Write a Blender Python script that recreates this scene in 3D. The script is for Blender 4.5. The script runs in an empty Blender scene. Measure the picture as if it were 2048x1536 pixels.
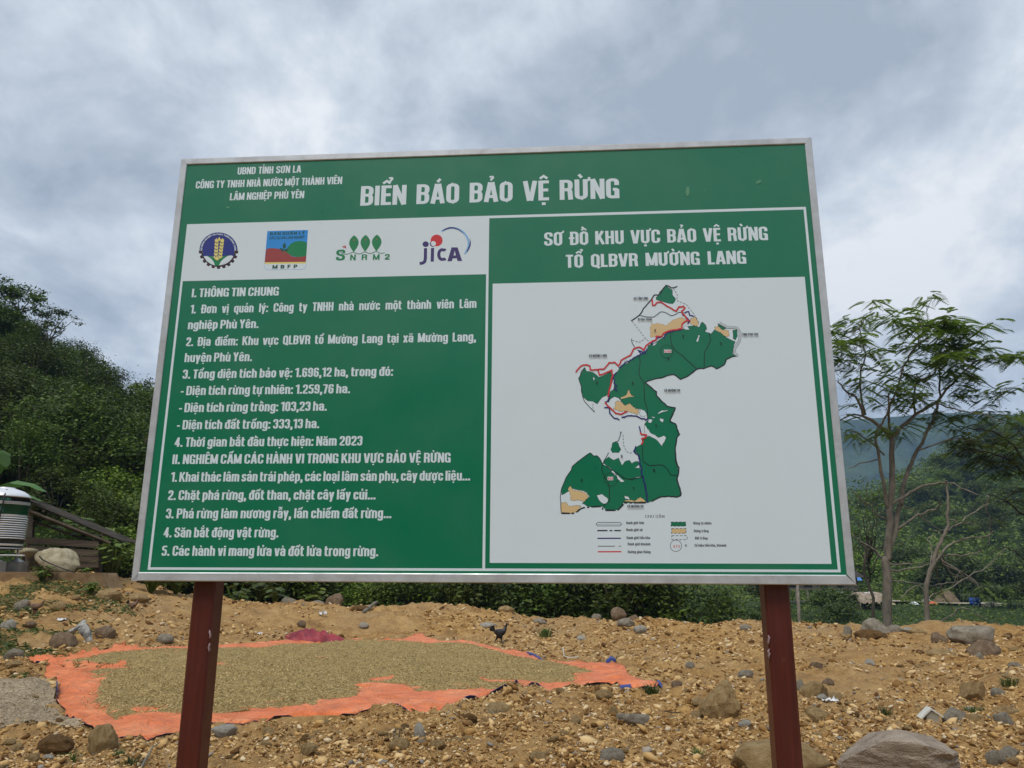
import bpy, bmesh, math, random, unicodedata
import numpy as np
from mathutils import Vector, Matrix, noise as mnoise
from mathutils.geometry import tessellate_polygon, delaunay_2d_cdt

SC = bpy.context.scene
COL = SC.collection
R = math.radians
random.seed(7)
RNG = np.random.default_rng(11)

# ------------------------------------------------------------------ camera
FPX, PCX, PCY = 1538.0, 1024.0, 768.0
PITCH, ROLL = 0.24232555, 0.00398709
CAMZ = 1.6
cp, sp = math.cos(PITCH), math.sin(PITCH)
FWD = np.array([0, cp, sp]); _up = np.array([0, -sp, cp]); _rt = np.array([1.0, 0, 0])
RT = _rt * math.cos(ROLL) + _up * math.sin(ROLL)
UP = _up * math.cos(ROLL) - _rt * math.sin(ROLL)
cd = bpy.data.cameras.new('camera')
cam = bpy.data.objects.new('camera', cd); COL.objects.link(cam)
cd.sensor_width = 36.0; cd.lens = FPX / 2048 * 36.0
cd.clip_start = 0.05; cd.clip_end = 6000
cam.matrix_world = Matrix(((RT[0], UP[0], -FWD[0], 0), (RT[1], UP[1], -FWD[1], 0),
                           (RT[2], UP[2], -FWD[2], CAMZ), (0, 0, 0, 1)))
SC.camera = cam

# ------------------------------------------------------------------ exposure
SC.view_settings.view_transform = 'Standard'
SC.view_settings.look = 'None'
SC.view_settings.exposure = 0.52
SC.view_settings.gamma = 1.0

# ------------------------------------------------------------------ overcast sky and soft sun
SUN_EL, SUN_AZ = R(58), R(205)          # azimuth measured clockwise from +Y
W = bpy.data.worlds.new('World'); SC.world = W; W.use_nodes = True
wn, wl = W.node_tree.nodes, W.node_tree.links
wn.clear()
def wnode(t, **k):
    n = wn.new(t)
    for a, b in k.items(): setattr(n, a, b)
    return n
def wmath(op, a, b=None, clamp=False):
    n = wnode('ShaderNodeMath', operation=op, use_clamp=clamp)
    for i, v in enumerate((a, b)):
        if v is None: continue
        if isinstance(v, (int, float)): n.inputs[i].default_value = v
        else: wl.new(v, n.inputs[i])
    return n.outputs[0]
sky = wnode('ShaderNodeTexSky', sky_type='NISHITA', sun_disc=False)
sky.sun_elevation = SUN_EL; sky.sun_rotation = SUN_AZ
sky.air_density = 1.0; sky.dust_density = 2.0
tc = wnode('ShaderNodeTexCoord')
sep = wnode('ShaderNodeSeparateXYZ'); wl.new(tc.outputs['Generated'], sep.inputs[0])
zz = wmath('ADD', wmath('MAXIMUM', sep.outputs[2], 0.0), 0.42)
cmb = wnode('ShaderNodeCombineXYZ')
wl.new(wmath('DIVIDE', sep.outputs[0], zz), cmb.inputs[0]); wl.new(wmath('DIVIDE', sep.outputs[1], zz), cmb.inputs[1])
def wnoise(scale, detail, rough, dist, off):
    mp = wnode('ShaderNodeMapping'); wl.new(cmb.outputs[0], mp.inputs[0])
    mp.inputs['Location'].default_value = off
    mp.inputs['Rotation'].default_value = (0, 0, 0.5)
    mp.inputs['Scale'].default_value = (1.0, 0.9, 1.0)
    n = wnode('ShaderNodeTexNoise'); wl.new(mp.outputs[0], n.inputs['Vector'])
    n.inputs['Scale'].default_value = scale; n.inputs['Detail'].default_value = detail
    n.inputs['Roughness'].default_value = rough; n.inputs['Distortion'].default_value = dist
    return n.outputs['Fac']
n1 = wnoise(2.3, 10, 0.60, 0.35, (3.1, 1.7, 0.0))
n2 = wnoise(6.5, 9, 0.62, 0.3, (1.4, 7.2, 2.0))
cl = wmath('ADD', wmath('MULTIPLY', n1, 0.66), wmath('MULTIPLY', n2, 0.34))
# thin bright patches and thick grey banks, each a soft region of the sky dome
def px_dir(px, py):
    v = FWD + RT * ((px - PCX) / FPX) + UP * ((PCY - py) / FPX)
    return v / np.linalg.norm(v)
for (px, py, rad, amp) in SKYBLOBS if 'SKYBLOBS' in globals() else [
        (150, 160, 0.28, 0.005), (230, 380, 0.25, 0.01), (1850, 420, 0.32, 0.06), (1650, 60, 0.25, -0.05),
        (1000, 60, 0.30, 0.05), (1230, 130, 0.3, -0.03), (60, 470, 0.25, 0.0), (700, 200, 0.3, -0.01), (320, 250, 0.18, -0.04), (1950, 700, 0.3, -0.03),
        (1400, 200, 0.25, -0.03)]:
    d = px_dir(px, py)
    dt = wnode('ShaderNodeVectorMath', operation='DISTANCE')
    wl.new(tc.outputs['Generated'], dt.inputs[0]); dt.inputs[1].default_value = tuple(d)
    fall = wmath('SUBTRACT', 1.0, wmath('DIVIDE', dt.outputs['Value'], rad * 1.3), clamp=True)
    cl = wmath('ADD', cl, wmath('MULTIPLY', wmath('MULTIPLY', fall, fall), amp * 1.6))
ramp = wnode('ShaderNodeValToRGB'); wl.new(cl, ramp.inputs[0])
CS = 7.7
els = ramp.color_ramp.elements
els[0].position = 0.40; els[0].color = (0.39, 0.450, 0.525, 1)
els[1].position = 0.625; els[1].color = (0.93, 0.95, 0.97, 1)
e = els.new(0.475); e.color = (0.52, 0.58, 0.655, 1)
e = els.new(0.55); e.color = (0.70, 0.76, 0.825, 1)
sc_ = wnode('ShaderNodeVectorMath', operation='SCALE'); wl.new(ramp.outputs[0], sc_.inputs[0]); sc_.inputs['Scale'].default_value = CS
mx = wnode('ShaderNodeMix', data_type='RGBA'); mx.inputs[0].default_value = 0.95
wl.new(sky.outputs[0], mx.inputs['A']); wl.new(sc_.outputs[0], mx.inputs['B'])
bg = wnode('ShaderNodeBackground'); bg.inputs['Strength'].default_value = 0.1
wl.new(mx.outputs['Result'], bg.inputs['Color'])
wo = wnode('ShaderNodeOutputWorld'); wl.new(bg.outputs[0], wo.inputs['Surface'])

sd = bpy.data.lights.new('sun', 'SUN'); sd.energy = 1.5; sd.angle = R(22); sd.color = (1.0, 0.95, 0.87)
so = bpy.data.objects.new('sun', sd); COL.objects.link(so)
sdir = Vector((math.sin(SUN_AZ) * math.cos(SUN_EL), math.cos(SUN_AZ) * math.cos(SUN_EL), math.sin(SUN_EL)))
so.rotation_euler = sdir.to_track_quat('Z', 'Y').to_euler(); so.location = (0, -20, 40)

# ------------------------------------------------------------------ helpers
def ray(px, py):
    d = FWD + RT * ((px - PCX) / FPX) + UP * ((PCY - py) / FPX)
    return d / d[1]
def P(px, py, Y):
    """world point seen at that place of the photograph, Y metres ahead"""
    return np.array([0, 0, CAMZ]) + ray(px, py) * Y
def flatY(py, z=0.0, px=1024):
    return (z - CAMZ) / ray(px, py)[2]

def hash2(ix, iy, s):
    h = (ix.astype(np.int64) * 374761393 + iy.astype(np.int64) * 668265263 + s * 974711) & 0x7fffffff
    h = ((h ^ (h >> 13)) * 1274126177) & 0x7fffffff
    return ((h ^ (h >> 16)) & 0xffff) / 65535.0
def vnoise(x, y, s=0):
    x = np.asarray(x, float); y = np.asarray(y, float)
    ix, iy = np.floor(x), np.floor(y); fx, fy = x - ix, y - iy
    fx = fx * fx * (3 - 2 * fx); fy = fy * fy * (3 - 2 * fy)
    a = hash2(ix, iy, s); b = hash2(ix + 1, iy, s); c = hash2(ix, iy + 1, s); d = hash2(ix + 1, iy + 1, s)
    return (a * (1 - fx) + b * fx) * (1 - fy) + (c * (1 - fx) + d * fx) * fy - 0.5
def fbm(x, y, s=0, o=4, g=0.5):
    t = 0; a = 1.0; f = 1.0
    for k in range(o):
        t = t + a * vnoise(x * f + 17.3 * k, y * f - 9.1 * k, s + k); a *= g; f *= 2.03
    return t
def sstep(a, b, x):
    t = np.clip((x - a) / (b - a), 0, 1); return t * t * (3 - 2 * t)

class MB:
    """collects shapes into one mesh"""
    def __init__(s): s.v = []; s.f = []; s.m = []; s.sm = []
    def add(s, vs, fs, m=0, smooth=False):
        o = len(s.v); s.v += [tuple(float(c) for c in v) for v in vs]
        for f in fs: s.f.append(tuple(i + o for i in f)); s.m.append(m); s.sm.append(smooth)
        return s
    def box(s, x0, x1, y0, y1, z0, z1, m=0):
        v = [(x0, y0, z0), (x1, y0, z0), (x1, y1, z0), (x0, y1, z0), (x0, y0, z1), (x1, y0, z1), (x1, y1, z1), (x0, y1, z1)]
        return s.add(v, [(0, 3, 2, 1), (4, 5, 6, 7), (0, 1, 5, 4), (1, 2, 6, 5), (2, 3, 7, 6), (3, 0, 4, 7)], m)
    def obox(s, c, ax, ay, az, m=0):
        c, ax, ay, az = map(np.array, (c, ax, ay, az))
        v = [c + i * ax + j * ay + k * az for k in (-1, 1) for (i, j) in ((-1, -1), (1, -1), (1, 1), (-1, 1))]
        return s.add(v, [(0, 3, 2, 1), (4, 5, 6, 7), (0, 1, 5, 4), (1, 2, 6, 5), (2, 3, 7, 6), (3, 0, 4, 7)], m)
    def tube(s, pts, rads, n=8, m=0, smooth=True, cap=True, wob=0.0):
        pts = [np.array(p, float) for p in pts]
        if isinstance(rads, (int, float)): rads = [rads] * len(pts)
        vs = []; prev = None
        for i, p in enumerate(pts):
            t = pts[min(i + 1, len(pts) - 1)] - pts[max(i - 1, 0)]
            t = t / (np.linalg.norm(t) + 1e-9)
            if prev is None:
                a = np.array([0, 0, 1.0]) if abs(t[2]) < 0.9 else np.array([1.0, 0, 0])
            else: a = prev
            u = a - t * (a @ t); u /= (np.linalg.norm(u) + 1e-9); w = np.cross(t, u); prev = u
            for k in range(n):
                th = 2 * math.pi * k / n
                rr = rads[i] * (1 + wob * (random.random() - 0.5))
                vs.append(p + rr * (math.cos(th) * u + math.sin(th) * w))
        fs = []
        for i in range(len(pts) - 1):
            for k in range(n):
                fs.append((i * n + k, i * n + (k + 1) % n, (i + 1) * n + (k + 1) % n, (i + 1) * n + k))
        if cap:
            fs.append(tuple(range(n - 1, -1, -1))); b = (len(pts) - 1) * n; fs.append(tuple(range(b, b + n)))
        return s.add(vs, fs, m, smooth)
    def lathe(s, prof, n=32, m=0, c=(0, 0, 0), smooth=True, ms=None):
        vs = []
        for r, z in prof:
            for k in range(n):
                th = 2 * math.pi * k / n
                vs.append((c[0] + r * math.cos(th), c[1] + r * math.sin(th), c[2] + z))
        o = len(s.v); s.v += vs
        for i in range(len(prof) - 1):
            for k in range(n):
                s.f.append(tuple(q + o for q in (i * n + k, i * n + (k + 1) % n, (i + 1) * n + (k + 1) % n, (i + 1) * n + k)))
                s.m.append(ms[i] if ms else m); s.sm.append(smooth)
        return s
    def mesh(s, name):
        me = bpy.data.meshes.new(name); me.from_pydata(s.v, [], s.f); 
        me.polygons.foreach_set('material_index', s.m); me.polygons.foreach_set('use_smooth', s.sm)
        me.update(); return me
    def build(s, name, mats, parent=None, loc=None):
        return obj(name, s.mesh(name), mats, parent, loc)

def npmesh(name, verts, faces, mi=None, smooth=False):
    """bulk mesh: faces is an (n,k) index array"""
    me = bpy.data.meshes.new(name)
    verts = np.asarray(verts, np.float32); faces = np.asarray(faces, np.int32)
    n, k = faces.shape
    me.vertices.add(len(verts)); me.vertices.foreach_set('co', verts.ravel())
    me.loops.add(n * k); me.loops.foreach_set('vertex_index', faces.ravel())
    me.polygons.add(n)
    me.polygons.foreach_set('loop_start', np.arange(0, n * k, k, dtype=np.int32))
    me.polygons.foreach_set('loop_total', np.full(n, k, np.int32))
    if mi is not None: me.polygons.foreach_set('material_index', np.asarray(mi, np.int32))
    if smooth: me.polygons.foreach_set('use_smooth', np.ones(n, bool))
    me.update(calc_edges=True); return me

def obj(name, me, mats, parent=None, loc=None):
    o = bpy.data.objects.new(name, me); COL.objects.link(o)
    if mats is not None and len(me.materials) == 0:
        for m in (mats if isinstance(mats, (list, tuple)) else [mats]): me.materials.append(m)
    if parent is not None: o.parent = parent
    if loc is not None: o.location = tuple(float(c) for c in loc)
    return o
def tag(o, label=None, cat=None, group=None, kind=None):
    if label: o['label'] = label
    if cat: o['category'] = cat
    if group: o['group'] = group
    if kind: o['kind'] = kind
    return o
def thing(name, label, cat, loc=(0, 0, 0), rz=0.0, group=None):
    o = bpy.data.objects.new(name, None); COL.objects.link(o)
    o.empty_display_size = 0.2
    o.location = tuple(float(c) for c in loc); o.rotation_euler = (0, 0, rz)
    return tag(o, label, cat, group)
def dup(root, loc, rz=0.0, scale=1.0, label=None):
    r = root.copy(); COL.objects.link(r); r.location = tuple(float(c) for c in loc); r.rotation_euler = (0, 0, rz)
    r.scale = (scale,) * 3 if isinstance(scale, (int, float)) else scale
    if label: r['label'] = label
    for ch in list(root.children):
        c = ch.copy(); COL.objects.link(c); c.parent = r
        for g in ch.children:
            d = g.copy(); COL.objects.link(d); d.parent = c
    return r

# ------------------------------------------------------------------ materials
def material(name, base=(0.5, 0.5, 0.5), rough=0.6, metal=0.0, spec=0.5, coat=0.0):
    m = bpy.data.materials.new(name); m.use_nodes = True
    b = m.node_tree.nodes['Principled BSDF']
    b.inputs['Base Color'].default_value = (*base, 1); b.inputs['Roughness'].default_value = rough
    b.inputs['Metallic'].default_value = metal; b.inputs['Specular IOR Level'].default_value = spec
    b.inputs['Coat Weight'].default_value = coat
    return m
class NT:
    def __init__(s, m): s.m = m; s.t = m.node_tree; s.b = s.t.nodes['Principled BSDF']
    def n(s, t, **k):
        x = s.t.nodes.new(t)
        for a, b in k.items(): setattr(x, a, b)
        return x
    def l(s, a, b): s.t.links.new(a, b)
    def coord(s, kind='Object'):
        if kind == 'Position': return s.n('ShaderNodeNewGeometry').outputs['Position']
        return s.n('ShaderNodeTexCoord').outputs[kind]
    def noise(s, v, scale, detail=4, rough=0.55, dist=0.0, sc3=None):
        if sc3:
            mp = s.n('ShaderNodeMapping'); mp.inputs['Scale'].default_value = sc3; s.l(v, mp.inputs[0]); v = mp.outputs[0]
        x = s.n('ShaderNodeTexNoise'); s.l(v, x.inputs['Vector'])
        x.inputs['Scale'].default_value = scale; x.inputs['Detail'].default_value = detail
        x.inputs['Roughness'].default_value = rough; x.inputs['Distortion'].default_value = dist
        return x.outputs['Fac']
    def ramp(s, v, stops):
        x = s.n('ShaderNodeValToRGB'); s.l(v, x.inputs[0]); el = x.color_ramp.elements
        while len(el) < len(stops): el.new(0.5)
        for e, (p, c) in zip(el, stops): e.position = p; e.color = (*c, 1) if len(c) == 3 else c
        return x.outputs[0]
    def mix(s, f, a, b, mode='MIX'):
        x = s.n('ShaderNodeMix', data_type='RGBA', blend_type=mode)
        for v, k in ((f, 0), (a, 'A'), (b, 'B')):
            i = x.inputs[k]
            if isinstance(v, (int, float)): i.default_value = v
            elif isinstance(v, tuple): i.default_value = (*v, 1)
            else: s.l(v, i)
        return x.outputs['Result']
    def math(s, op, a, b=None, clamp=False):
        x = s.n('ShaderNodeMath', operation=op, use_clamp=clamp)
        for i, v in enumerate((a, b)):
            if v is None: continue
            if isinstance(v, (int, float)): x.inputs[i].default_value = v
            else: s.l(v, x.inputs[i])
        return x.outputs[0]
    def bump(s, h, strength=0.5, dist=0.02):
        x = s.n('ShaderNodeBump'); x.inputs['Strength'].default_value = strength; x.inputs['Distance'].default_value = dist
        s.l(h, x.inputs['Height']); s.l(x.outputs[0], s.b.inputs['Normal'])
    def base(s, c): s.l(c, s.b.inputs['Base Color'])
    def rough(s, c): s.l(c, s.b.inputs['Roughness'])

def flat(name, base, rough=0.45, spec=0.4): return material(name, base, rough, 0, spec)
def noisy(name, c0, c1, scale=6, rough=0.85, bump=0.0, bd=0.02, sc3=None, metal=0.0, coord='Object', detail=5, spec=0.3):
    m = material(name, c0, rough, metal, spec); t = NT(m); v = t.coord(coord)
    f = t.noise(v, scale, detail, 0.6, 0.2, sc3)
    t.base(t.ramp(f, [(0.3, c0), (0.7, c1)]))
    if bump: t.bump(t.noise(v, scale * 2.5, 6, 0.65, 0, sc3), bump, bd)
    return m
def leafmat(name, dark, mid, light, rough=0.5, trans=0.25, clump=0.7):
    m = material(name, mid, rough, 0, 0.3); t = NT(m)
    g = t.n('ShaderNodeNewGeometry')
    c = t.ramp(g.outputs['Random Per Island'], [(0.0, dark), (0.55, mid), (1.0, light)])
    n = t.noise(g.outputs['Position'], clump, 3, 0.55)
    c = t.mix(t.ramp(n, [(0.35, (0, 0, 0)), (0.7, (1, 1, 1))]), c, t.mix(0.55, c, light))
    oi = t.n('ShaderNodeObjectInfo')
    hs = t.n('ShaderNodeHueSaturation'); t.l(c, hs.inputs['Color'])
    t.l(t.math('ADD', t.math('MULTIPLY', oi.outputs['Random'], 0.035), 0.482), hs.inputs['Hue'])
    t.l(t.math('ADD', t.math('MULTIPLY', oi.outputs['Random'], 1.05), 0.42), hs.inputs['Value'])
    c = hs.outputs[0]
    t.base(c)
    tr = t.n('ShaderNodeBsdfTranslucent'); t.l(c, tr.inputs['Color'])
    ms = t.n('ShaderNodeMixShader'); ms.inputs[0].default_value = trans
    out = [x for x in t.t.nodes if x.type == 'OUTPUT_MATERIAL'][0]
    t.l(t.b.outputs[0], ms.inputs[1]); t.l(tr.outputs[0], ms.inputs[2]); t.l(ms.outputs[0], out.inputs['Surface'])
    return m
# ------------------------------------------------------------------ terrain
AZT = np.arctan((np.array([-900, -200, 0, 300, 500, 700, 950, 1050, 1450, 1800, 2048, 2600, 3200]) - 1024) / 1538.0)
YC = np.array([27, 25.5, 25.5, 24.0, 25.5, 27, 27, 26, 23.5, 21.5, 20.5, 20, 20])
DCT = YC / np.cos(AZT)
CTRL = []
for y in (1900, 1700, 1536, 1480, 1420, 1360, 1320):
    for px in (-300, 200, 600, 1024, 1400, 1800, 2300):
        CTRL.append((*P(px, y, flatY(y))[:2], 0.0))
for px in (450, 700, 1000, 1300, 1700, 2100): CTRL.append((*P(px, 1290, flatY(1290))[:2], 0.0))
for (px, py, Y) in ((300, 1198, 22.5), (400, 1205, 23), (500, 1214, 24.5), (640, 1217, 26), (780, 1223, 26.5), (950, 1218, 26.5), (1060, 1238, 25.5),
                    (1200, 1244, 24.6), (1450, 1252, 23), (1600, 1257, 22.3), (1800, 1262, 21), (1930, 1266, 20.4), (2048, 1258, 20), (2300, 1262, 20),
                    (0, 1262, 16), (-200, 1250, 16), (100, 1262, 16.5), (60, 1230, 18.5), (-200, 1220, 18), (260, 1230, 19.2), (150, 1200, 19.6), (0, 1195, 19.3),
                    (-150, 1190, 19.3), (200, 1190, 20.2), (100, 1170, 20.1), (0, 1168, 20.0), (-200, 1168, 20.0),
                    (0, 1144, 21.2), (100, 1144, 21.2), (180, 1144, 21.2), (-200, 1142, 21), (-500, 1142, 21), (0, 1144, 24), (120, 1144, 24), (-300, 1140, 24),
                    (400, 1240, 21), (400, 1270, 18.2), (250, 1285, 16)):
    p = P(px, py, Y); CTRL.append(tuple(p))
CTRL = np.array(CTRL)
C_AZ = np.arctan2(CTRL[:, 0], CTRL[:, 1]); C_LD = np.log(np.hypot(CTRL[:, 0], CTRL[:, 1]))

_ga, _gl = np.linspace(-0.9, 0.9, 241), np.linspace(np.log(5.0), np.log(33.0), 181)
_A, _L = np.meshgrid(_ga, _gl, indexing='ij'); _num = np.zeros_like(_A); _den = np.full_like(_A, 1e-12)
for i in range(len(CTRL)):
    w = np.exp(-((_A - C_AZ[i]) / 0.085) ** 2 - ((_L - C_LD[i]) / 0.075) ** 2) + 1e-7 * np.exp(-((_A - C_AZ[i]) / 0.4) ** 2 - ((_L - C_LD[i]) / 0.4) ** 2)
    _num += w * CTRL[i, 2]; _den += w
_PZ = _num / _den
def plateau(x, y):
    az = np.arctan2(x, y); u = (np.clip(az, -0.9, 0.9) + 0.9) / 1.8 * 240
    w_ = (np.log(np.clip(np.hypot(x, y), 5.0, 33.0)) - _gl[0]) / (_gl[-1] - _gl[0]) * 180
    i, j = np.minimum(u.astype(int), 239), np.minimum(w_.astype(int), 179); fu, fw_ = u - i, w_ - j
    z = (_PZ[i, j] * (1 - fu) + _PZ[i + 1, j] * fu) * (1 - fw_) + (_PZ[i, j + 1] * (1 - fu) + _PZ[i + 1, j + 1] * fu) * fw_
    return z * (1 - sstep(0.9, 1.3, np.abs(az)))

HAZ = np.arctan((np.array([-900, 0, 300, 500, 800, 1100, 1400, 3000]) - 1024) / 1538.0)
HZ = np.array([24.0, 17.6, 10.3, 6.0, 2.2, -1.0, -3.4, -3.6])
def outer(x, y):
    az = np.arctan2(x, y); d = np.hypot(x, y)
    lefth = np.interp(az, HAZ, HZ)
    dd = np.maximum(d - np.interp(az, AZT, DCT), 0)
    base = np.minimum(np.interp(az, HAZ, np.array([1.6, 1.55, 0.3, -1.2, -1.6, -2.2, -3.6, -3.6])), 1.6)
    left = base + (lefth - base) * sstep(-4, 40, dd)
    left = left - sstep(60, 200, dd) * np.maximum(left + 4, 0) * 0.8
    # the valley floor on the right climbs to a track, then to a hillside
    rt = sstep(-0.02, 0.18, az)
    rise = 2.0 * sstep(55, 82, y) * rt
    hill = (55 * np.exp(-((x - 205) / 85.0) ** 2) + 6 * np.exp(-((x - 120) / 60.0) ** 2)) * sstep(100, 235, y) * (1 - 0.6 * sstep(260, 420, y))
    hill = hill + 3.0 * sstep(98, 130, y) * rt
    return left + rise + hill * (1 + 0.15 * fbm(x / 25, y / 25, 31, 3)) + fbm(x / 9.0, y / 9.0, 5, 3) * 0.8 * sstep(2, 12, dd)

TARP_POLY = None     # filled below (x, y of the tarpaulin's outline): the ground is smoother under it
def inpoly(x, y, poly):
    x = np.asarray(x); y = np.asarray(y); c = np.zeros(x.shape, bool); n = len(poly)
    for i in range(n):
        x1, y1 = poly[i]; x2, y2 = poly[i - 1]
        k = ((y1 > y) != (y2 > y)) & (x < (x2 - x1) * (y - y1) / (y2 - y1 + 1e-12) + x1); c ^= k
    return c
def ground_base(x, y):
    x = np.asarray(x, float); y = np.asarray(y, float)
    az = np.arctan2(x, y); d = np.hypot(x, y)
    dc = np.interp(az, AZT, DCT)
    over = np.where(np.abs(az) < 1.2, d - dc, np.minimum(d - 30, d - dc))
    p = plateau(np.minimum(d, dc) * np.sin(az), np.minimum(d, dc) * np.cos(az))
    t = sstep(0.2, 5.0, over)
    return p * (1 - t) + outer(x, y) * t
def ground_z(x, y):
    """final ground height with its clods and hollows"""
    x = np.asarray(x, float); y = np.asarray(y, float)
    d = np.hypot(x, y); az = np.arctan2(x, y)
    z = ground_base(x, y)
    dirt = 1 - sstep(2, 6, d - np.interp(az, AZT, DCT))
    soft = 1.0
    if TARP_POLY is not None:
        cx, cy = TARP_C
        soft = np.where(inpoly(x, y, TARP_POLY), 0.15, 1.0)
    rough = fbm(x * 0.9, y * 0.9, 2, 3) * 0.16 + fbm(x * 3.5, y * 3.5, 9, 3) * 0.09 + np.maximum(fbm(x * 9, y * 9, 21, 2), 0) * 0.10 + np.maximum(fbm(x * 21, y * 21, 23, 2), 0) * 0.045
    berm = np.exp(-((d - np.interp(az, AZT, DCT) + 0.6) / 1.0) ** 2) * (fbm(x * 0.7, y * 0.7, 40, 4)) * 0.42
    return z + rough * soft * dirt + berm

def G(px, py, it=6):
    """ground point seen at that place of the photograph"""
    r = ray(px, py); Y = flatY(max(py, 1215))
    ys = np.exp(np.linspace(np.log(5.5), np.log(40), 500))
    pts = np.array([0, 0, CAMZ]) + r * ys[:, None]
    dz = pts[:, 2] - ground_base(pts[:, 0], pts[:, 1])
    k = np.argmax(dz < 0)
    if dz[k] >= 0: k = len(ys) - 1
    k = max(k, 1); a, b = dz[k - 1], dz[k]; t = a / (a - b + 1e-9); t = min(max(t, 0), 1)
    Y = ys[k - 1] * (1 - t) + ys[k] * t
    p = np.array([0, 0, CAMZ]) + r * Y
    return p
def onground(x, y, dz=0.0): return (x, y, float(ground_z(np.array([x]), np.array([y]))[0]) + dz)

TARP_PX = [(45,1318),(62,1315),(90,1314),(116,1312),(129,1311),(147,1312),(165,1313),(185,1310),(206,1306),(240,1299),(258,1298),(278,1302),(317,1301),(380,1296),(441,1291),(490,1288),(541,1285),(605,1284),(681,1281),(716,1277),(743,1284),(766,1285),(790,1284),(822,1275),(839,1268),(857,1278),(880,1286),(927,1283),(957,1288),(982,1294),(1017,1304),(1055,1310),(1076,1323),(1114,1327),(1178,1330),(1216,1332),(1249,1342),(1275,1363),(1319,1368),(1295,1374),(1263,1374),(1234,1367),(1208,1366),(1164,1371),(1120,1383),(1076,1389),(1032,1392),(997,1398),(959,1407),(930,1413),(900,1420),(869,1429),(834,1430),(793,1426),(752,1421),(711,1427),(634,1430),(549,1433),(488,1445),(426,1449),(353,1466),(294,1479),(268,1476),(232,1479),(205,1466),(170,1458),(160,1449),(147,1436),(134,1434),(129,1421),(111,1411),(113,1393),(112,1375),(113,1357),(95,1359),(88,1351),(93,1341),(77,1338),(62,1333),(52,1324)]
RICE_PX = [(165,1318),(225,1309),(258,1306),(320,1302),(380,1300),(441,1298),(490,1298),(526,1297),(552,1292),(634,1289),(690,1284),(743,1285),(766,1286),(790,1286),(830,1288),(869,1290),(913,1290),(953,1295),(997,1307),(1040,1319),(1082,1326),(1114,1329),(1128,1333),(1164,1339),(1188,1347),(1152,1349),(1161,1360),(1134,1368),(1110,1367),(1087,1368),(1052,1374),(1035,1380),(1017,1386),(985,1387),(959,1390),(920,1391),(883,1392),(856,1390),(834,1389),(820,1383),(810,1374),(780,1370),(752,1369),(716,1374),(722,1384),(711,1398),(690,1399),(664,1401),(629,1412),(576,1421),(517,1423),(473,1427),(429,1434),(356,1436),(304,1431),(280,1434),(258,1440),(232,1448),(211,1431),(180,1418),(188,1398),(191,1387),(199,1375),(191,1362),(165,1349),(193,1344),(250,1341),(284,1340),(224,1333),(155,1331),(124,1329),(140,1323)]
tp = [tuple(G(*q)[:2]) for q in TARP_PX]; TARP_C = np.mean(np.array(tp), axis=0); TARP_POLY = tp
rice_xy = [tuple(G(*q)[:2]) for q in RICE_PX]

# ---- ground sheet: fine where the photograph looks, coarse elsewhere, out to the foot of the mountains
azs = np.concatenate([np.linspace(-math.pi, -0.82, 50, endpoint=False), np.linspace(-0.82, 0.82, 620, endpoint=False), np.linspace(0.82, math.pi, 50, endpoint=False)])
ds = np.concatenate([[0.3, 1, 2, 3, 4, 5], np.exp(np.linspace(np.log(6.0), np.log(34), 400, endpoint=False)), np.exp(np.linspace(np.log(34), np.log(300), 90, endpoint=False)), np.exp(np.linspace(np.log(300), np.log(1500), 14))])
AZ, DD = np.meshgrid(azs, ds)
gx, gy = DD * np.sin(AZ), DD * np.cos(AZ)
gz = ground_z(gx.ravel(), gy.ravel()).reshape(gx.shape)
na, nd = len(azs), len(ds)
idx = np.arange(na * nd).reshape(nd, na)
q = np.stack([idx[:-1, :], np.roll(idx, -1, 1)[:-1, :], np.roll(idx, -1, 1)[1:, :], idx[1:, :]], -1).reshape(-1, 4)
q = q[:, ::-1]
V = np.stack([gx, gy, gz], -1).reshape(-1, 3)
cv = np.array([[0, 0, float(gz[0].mean())]])
V = np.concatenate([V, cv])
me = npmesh('ground', V, q, smooth=True)
# vegetation cover as a point attribute: 0 bare dirt, 1 green
dcr = np.interp(np.arctan2(V[:, 0], V[:, 1]), AZT, DCT); dv = np.hypot(V[:, 0], V[:, 1])
green = sstep(0.6, 2.4, dv - dcr + fbm(V[:, 0] * 0.8, V[:, 1] * 0.8, 77, 3) * 1.2)
leftg = sstep(0.05, 0.45, fbm(V[:, 0] * 1.1, V[:, 1] * 1.1, 51, 4) + 0.35 * sstep(-0.50, -0.62, np.arctan2(V[:, 0], V[:, 1])) * sstep(10, 17, dv))
leftg = leftg * sstep(-0.38, -0.54, np.arctan2(V[:, 0], V[:, 1])) * sstep(11, 15, dv)
green = np.maximum(green, leftg * 0.75)
at = me.attributes.new('green', 'FLOAT', 'POINT'); at.data.foreach_set('value', green.astype(np.float32))
mg = material('soil', (0.3, 0.18, 0.07), 0.95, 0, 0.15); t = NT(mg); v = t.coord('Position')
big = t.noise(v, 0.35, 4, 0.6); mid = t.noise(v, 2.2, 6, 0.62); fine = t.noise(v, 16, 6, 0.7); grit = t.noise(v, 60, 3, 0.6)
mixf = t.math('ADD', t.math('MULTIPLY', mid, 0.55), t.math('MULTIPLY', fine, 0.45))
soil = t.ramp(mixf, [(0.30, (0.095, 0.046, 0.014)), (0.43, (0.32, 0.172, 0.058)), (0.55, (0.53, 0.32, 0.118)), (0.70, (0.70, 0.50, 0.25))])
soil = t.mix(t.ramp(big, [(0.4, (0, 0, 0)), (0.66, (0.7, 0.7, 0.7))]), soil, (0.45, 0.30, 0.15))
soil = t.mix(t.ramp(grit, [(0.66, (0, 0, 0)), (0.72, (1, 1, 1))]), soil, (0.62, 0.47, 0.27))
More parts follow.
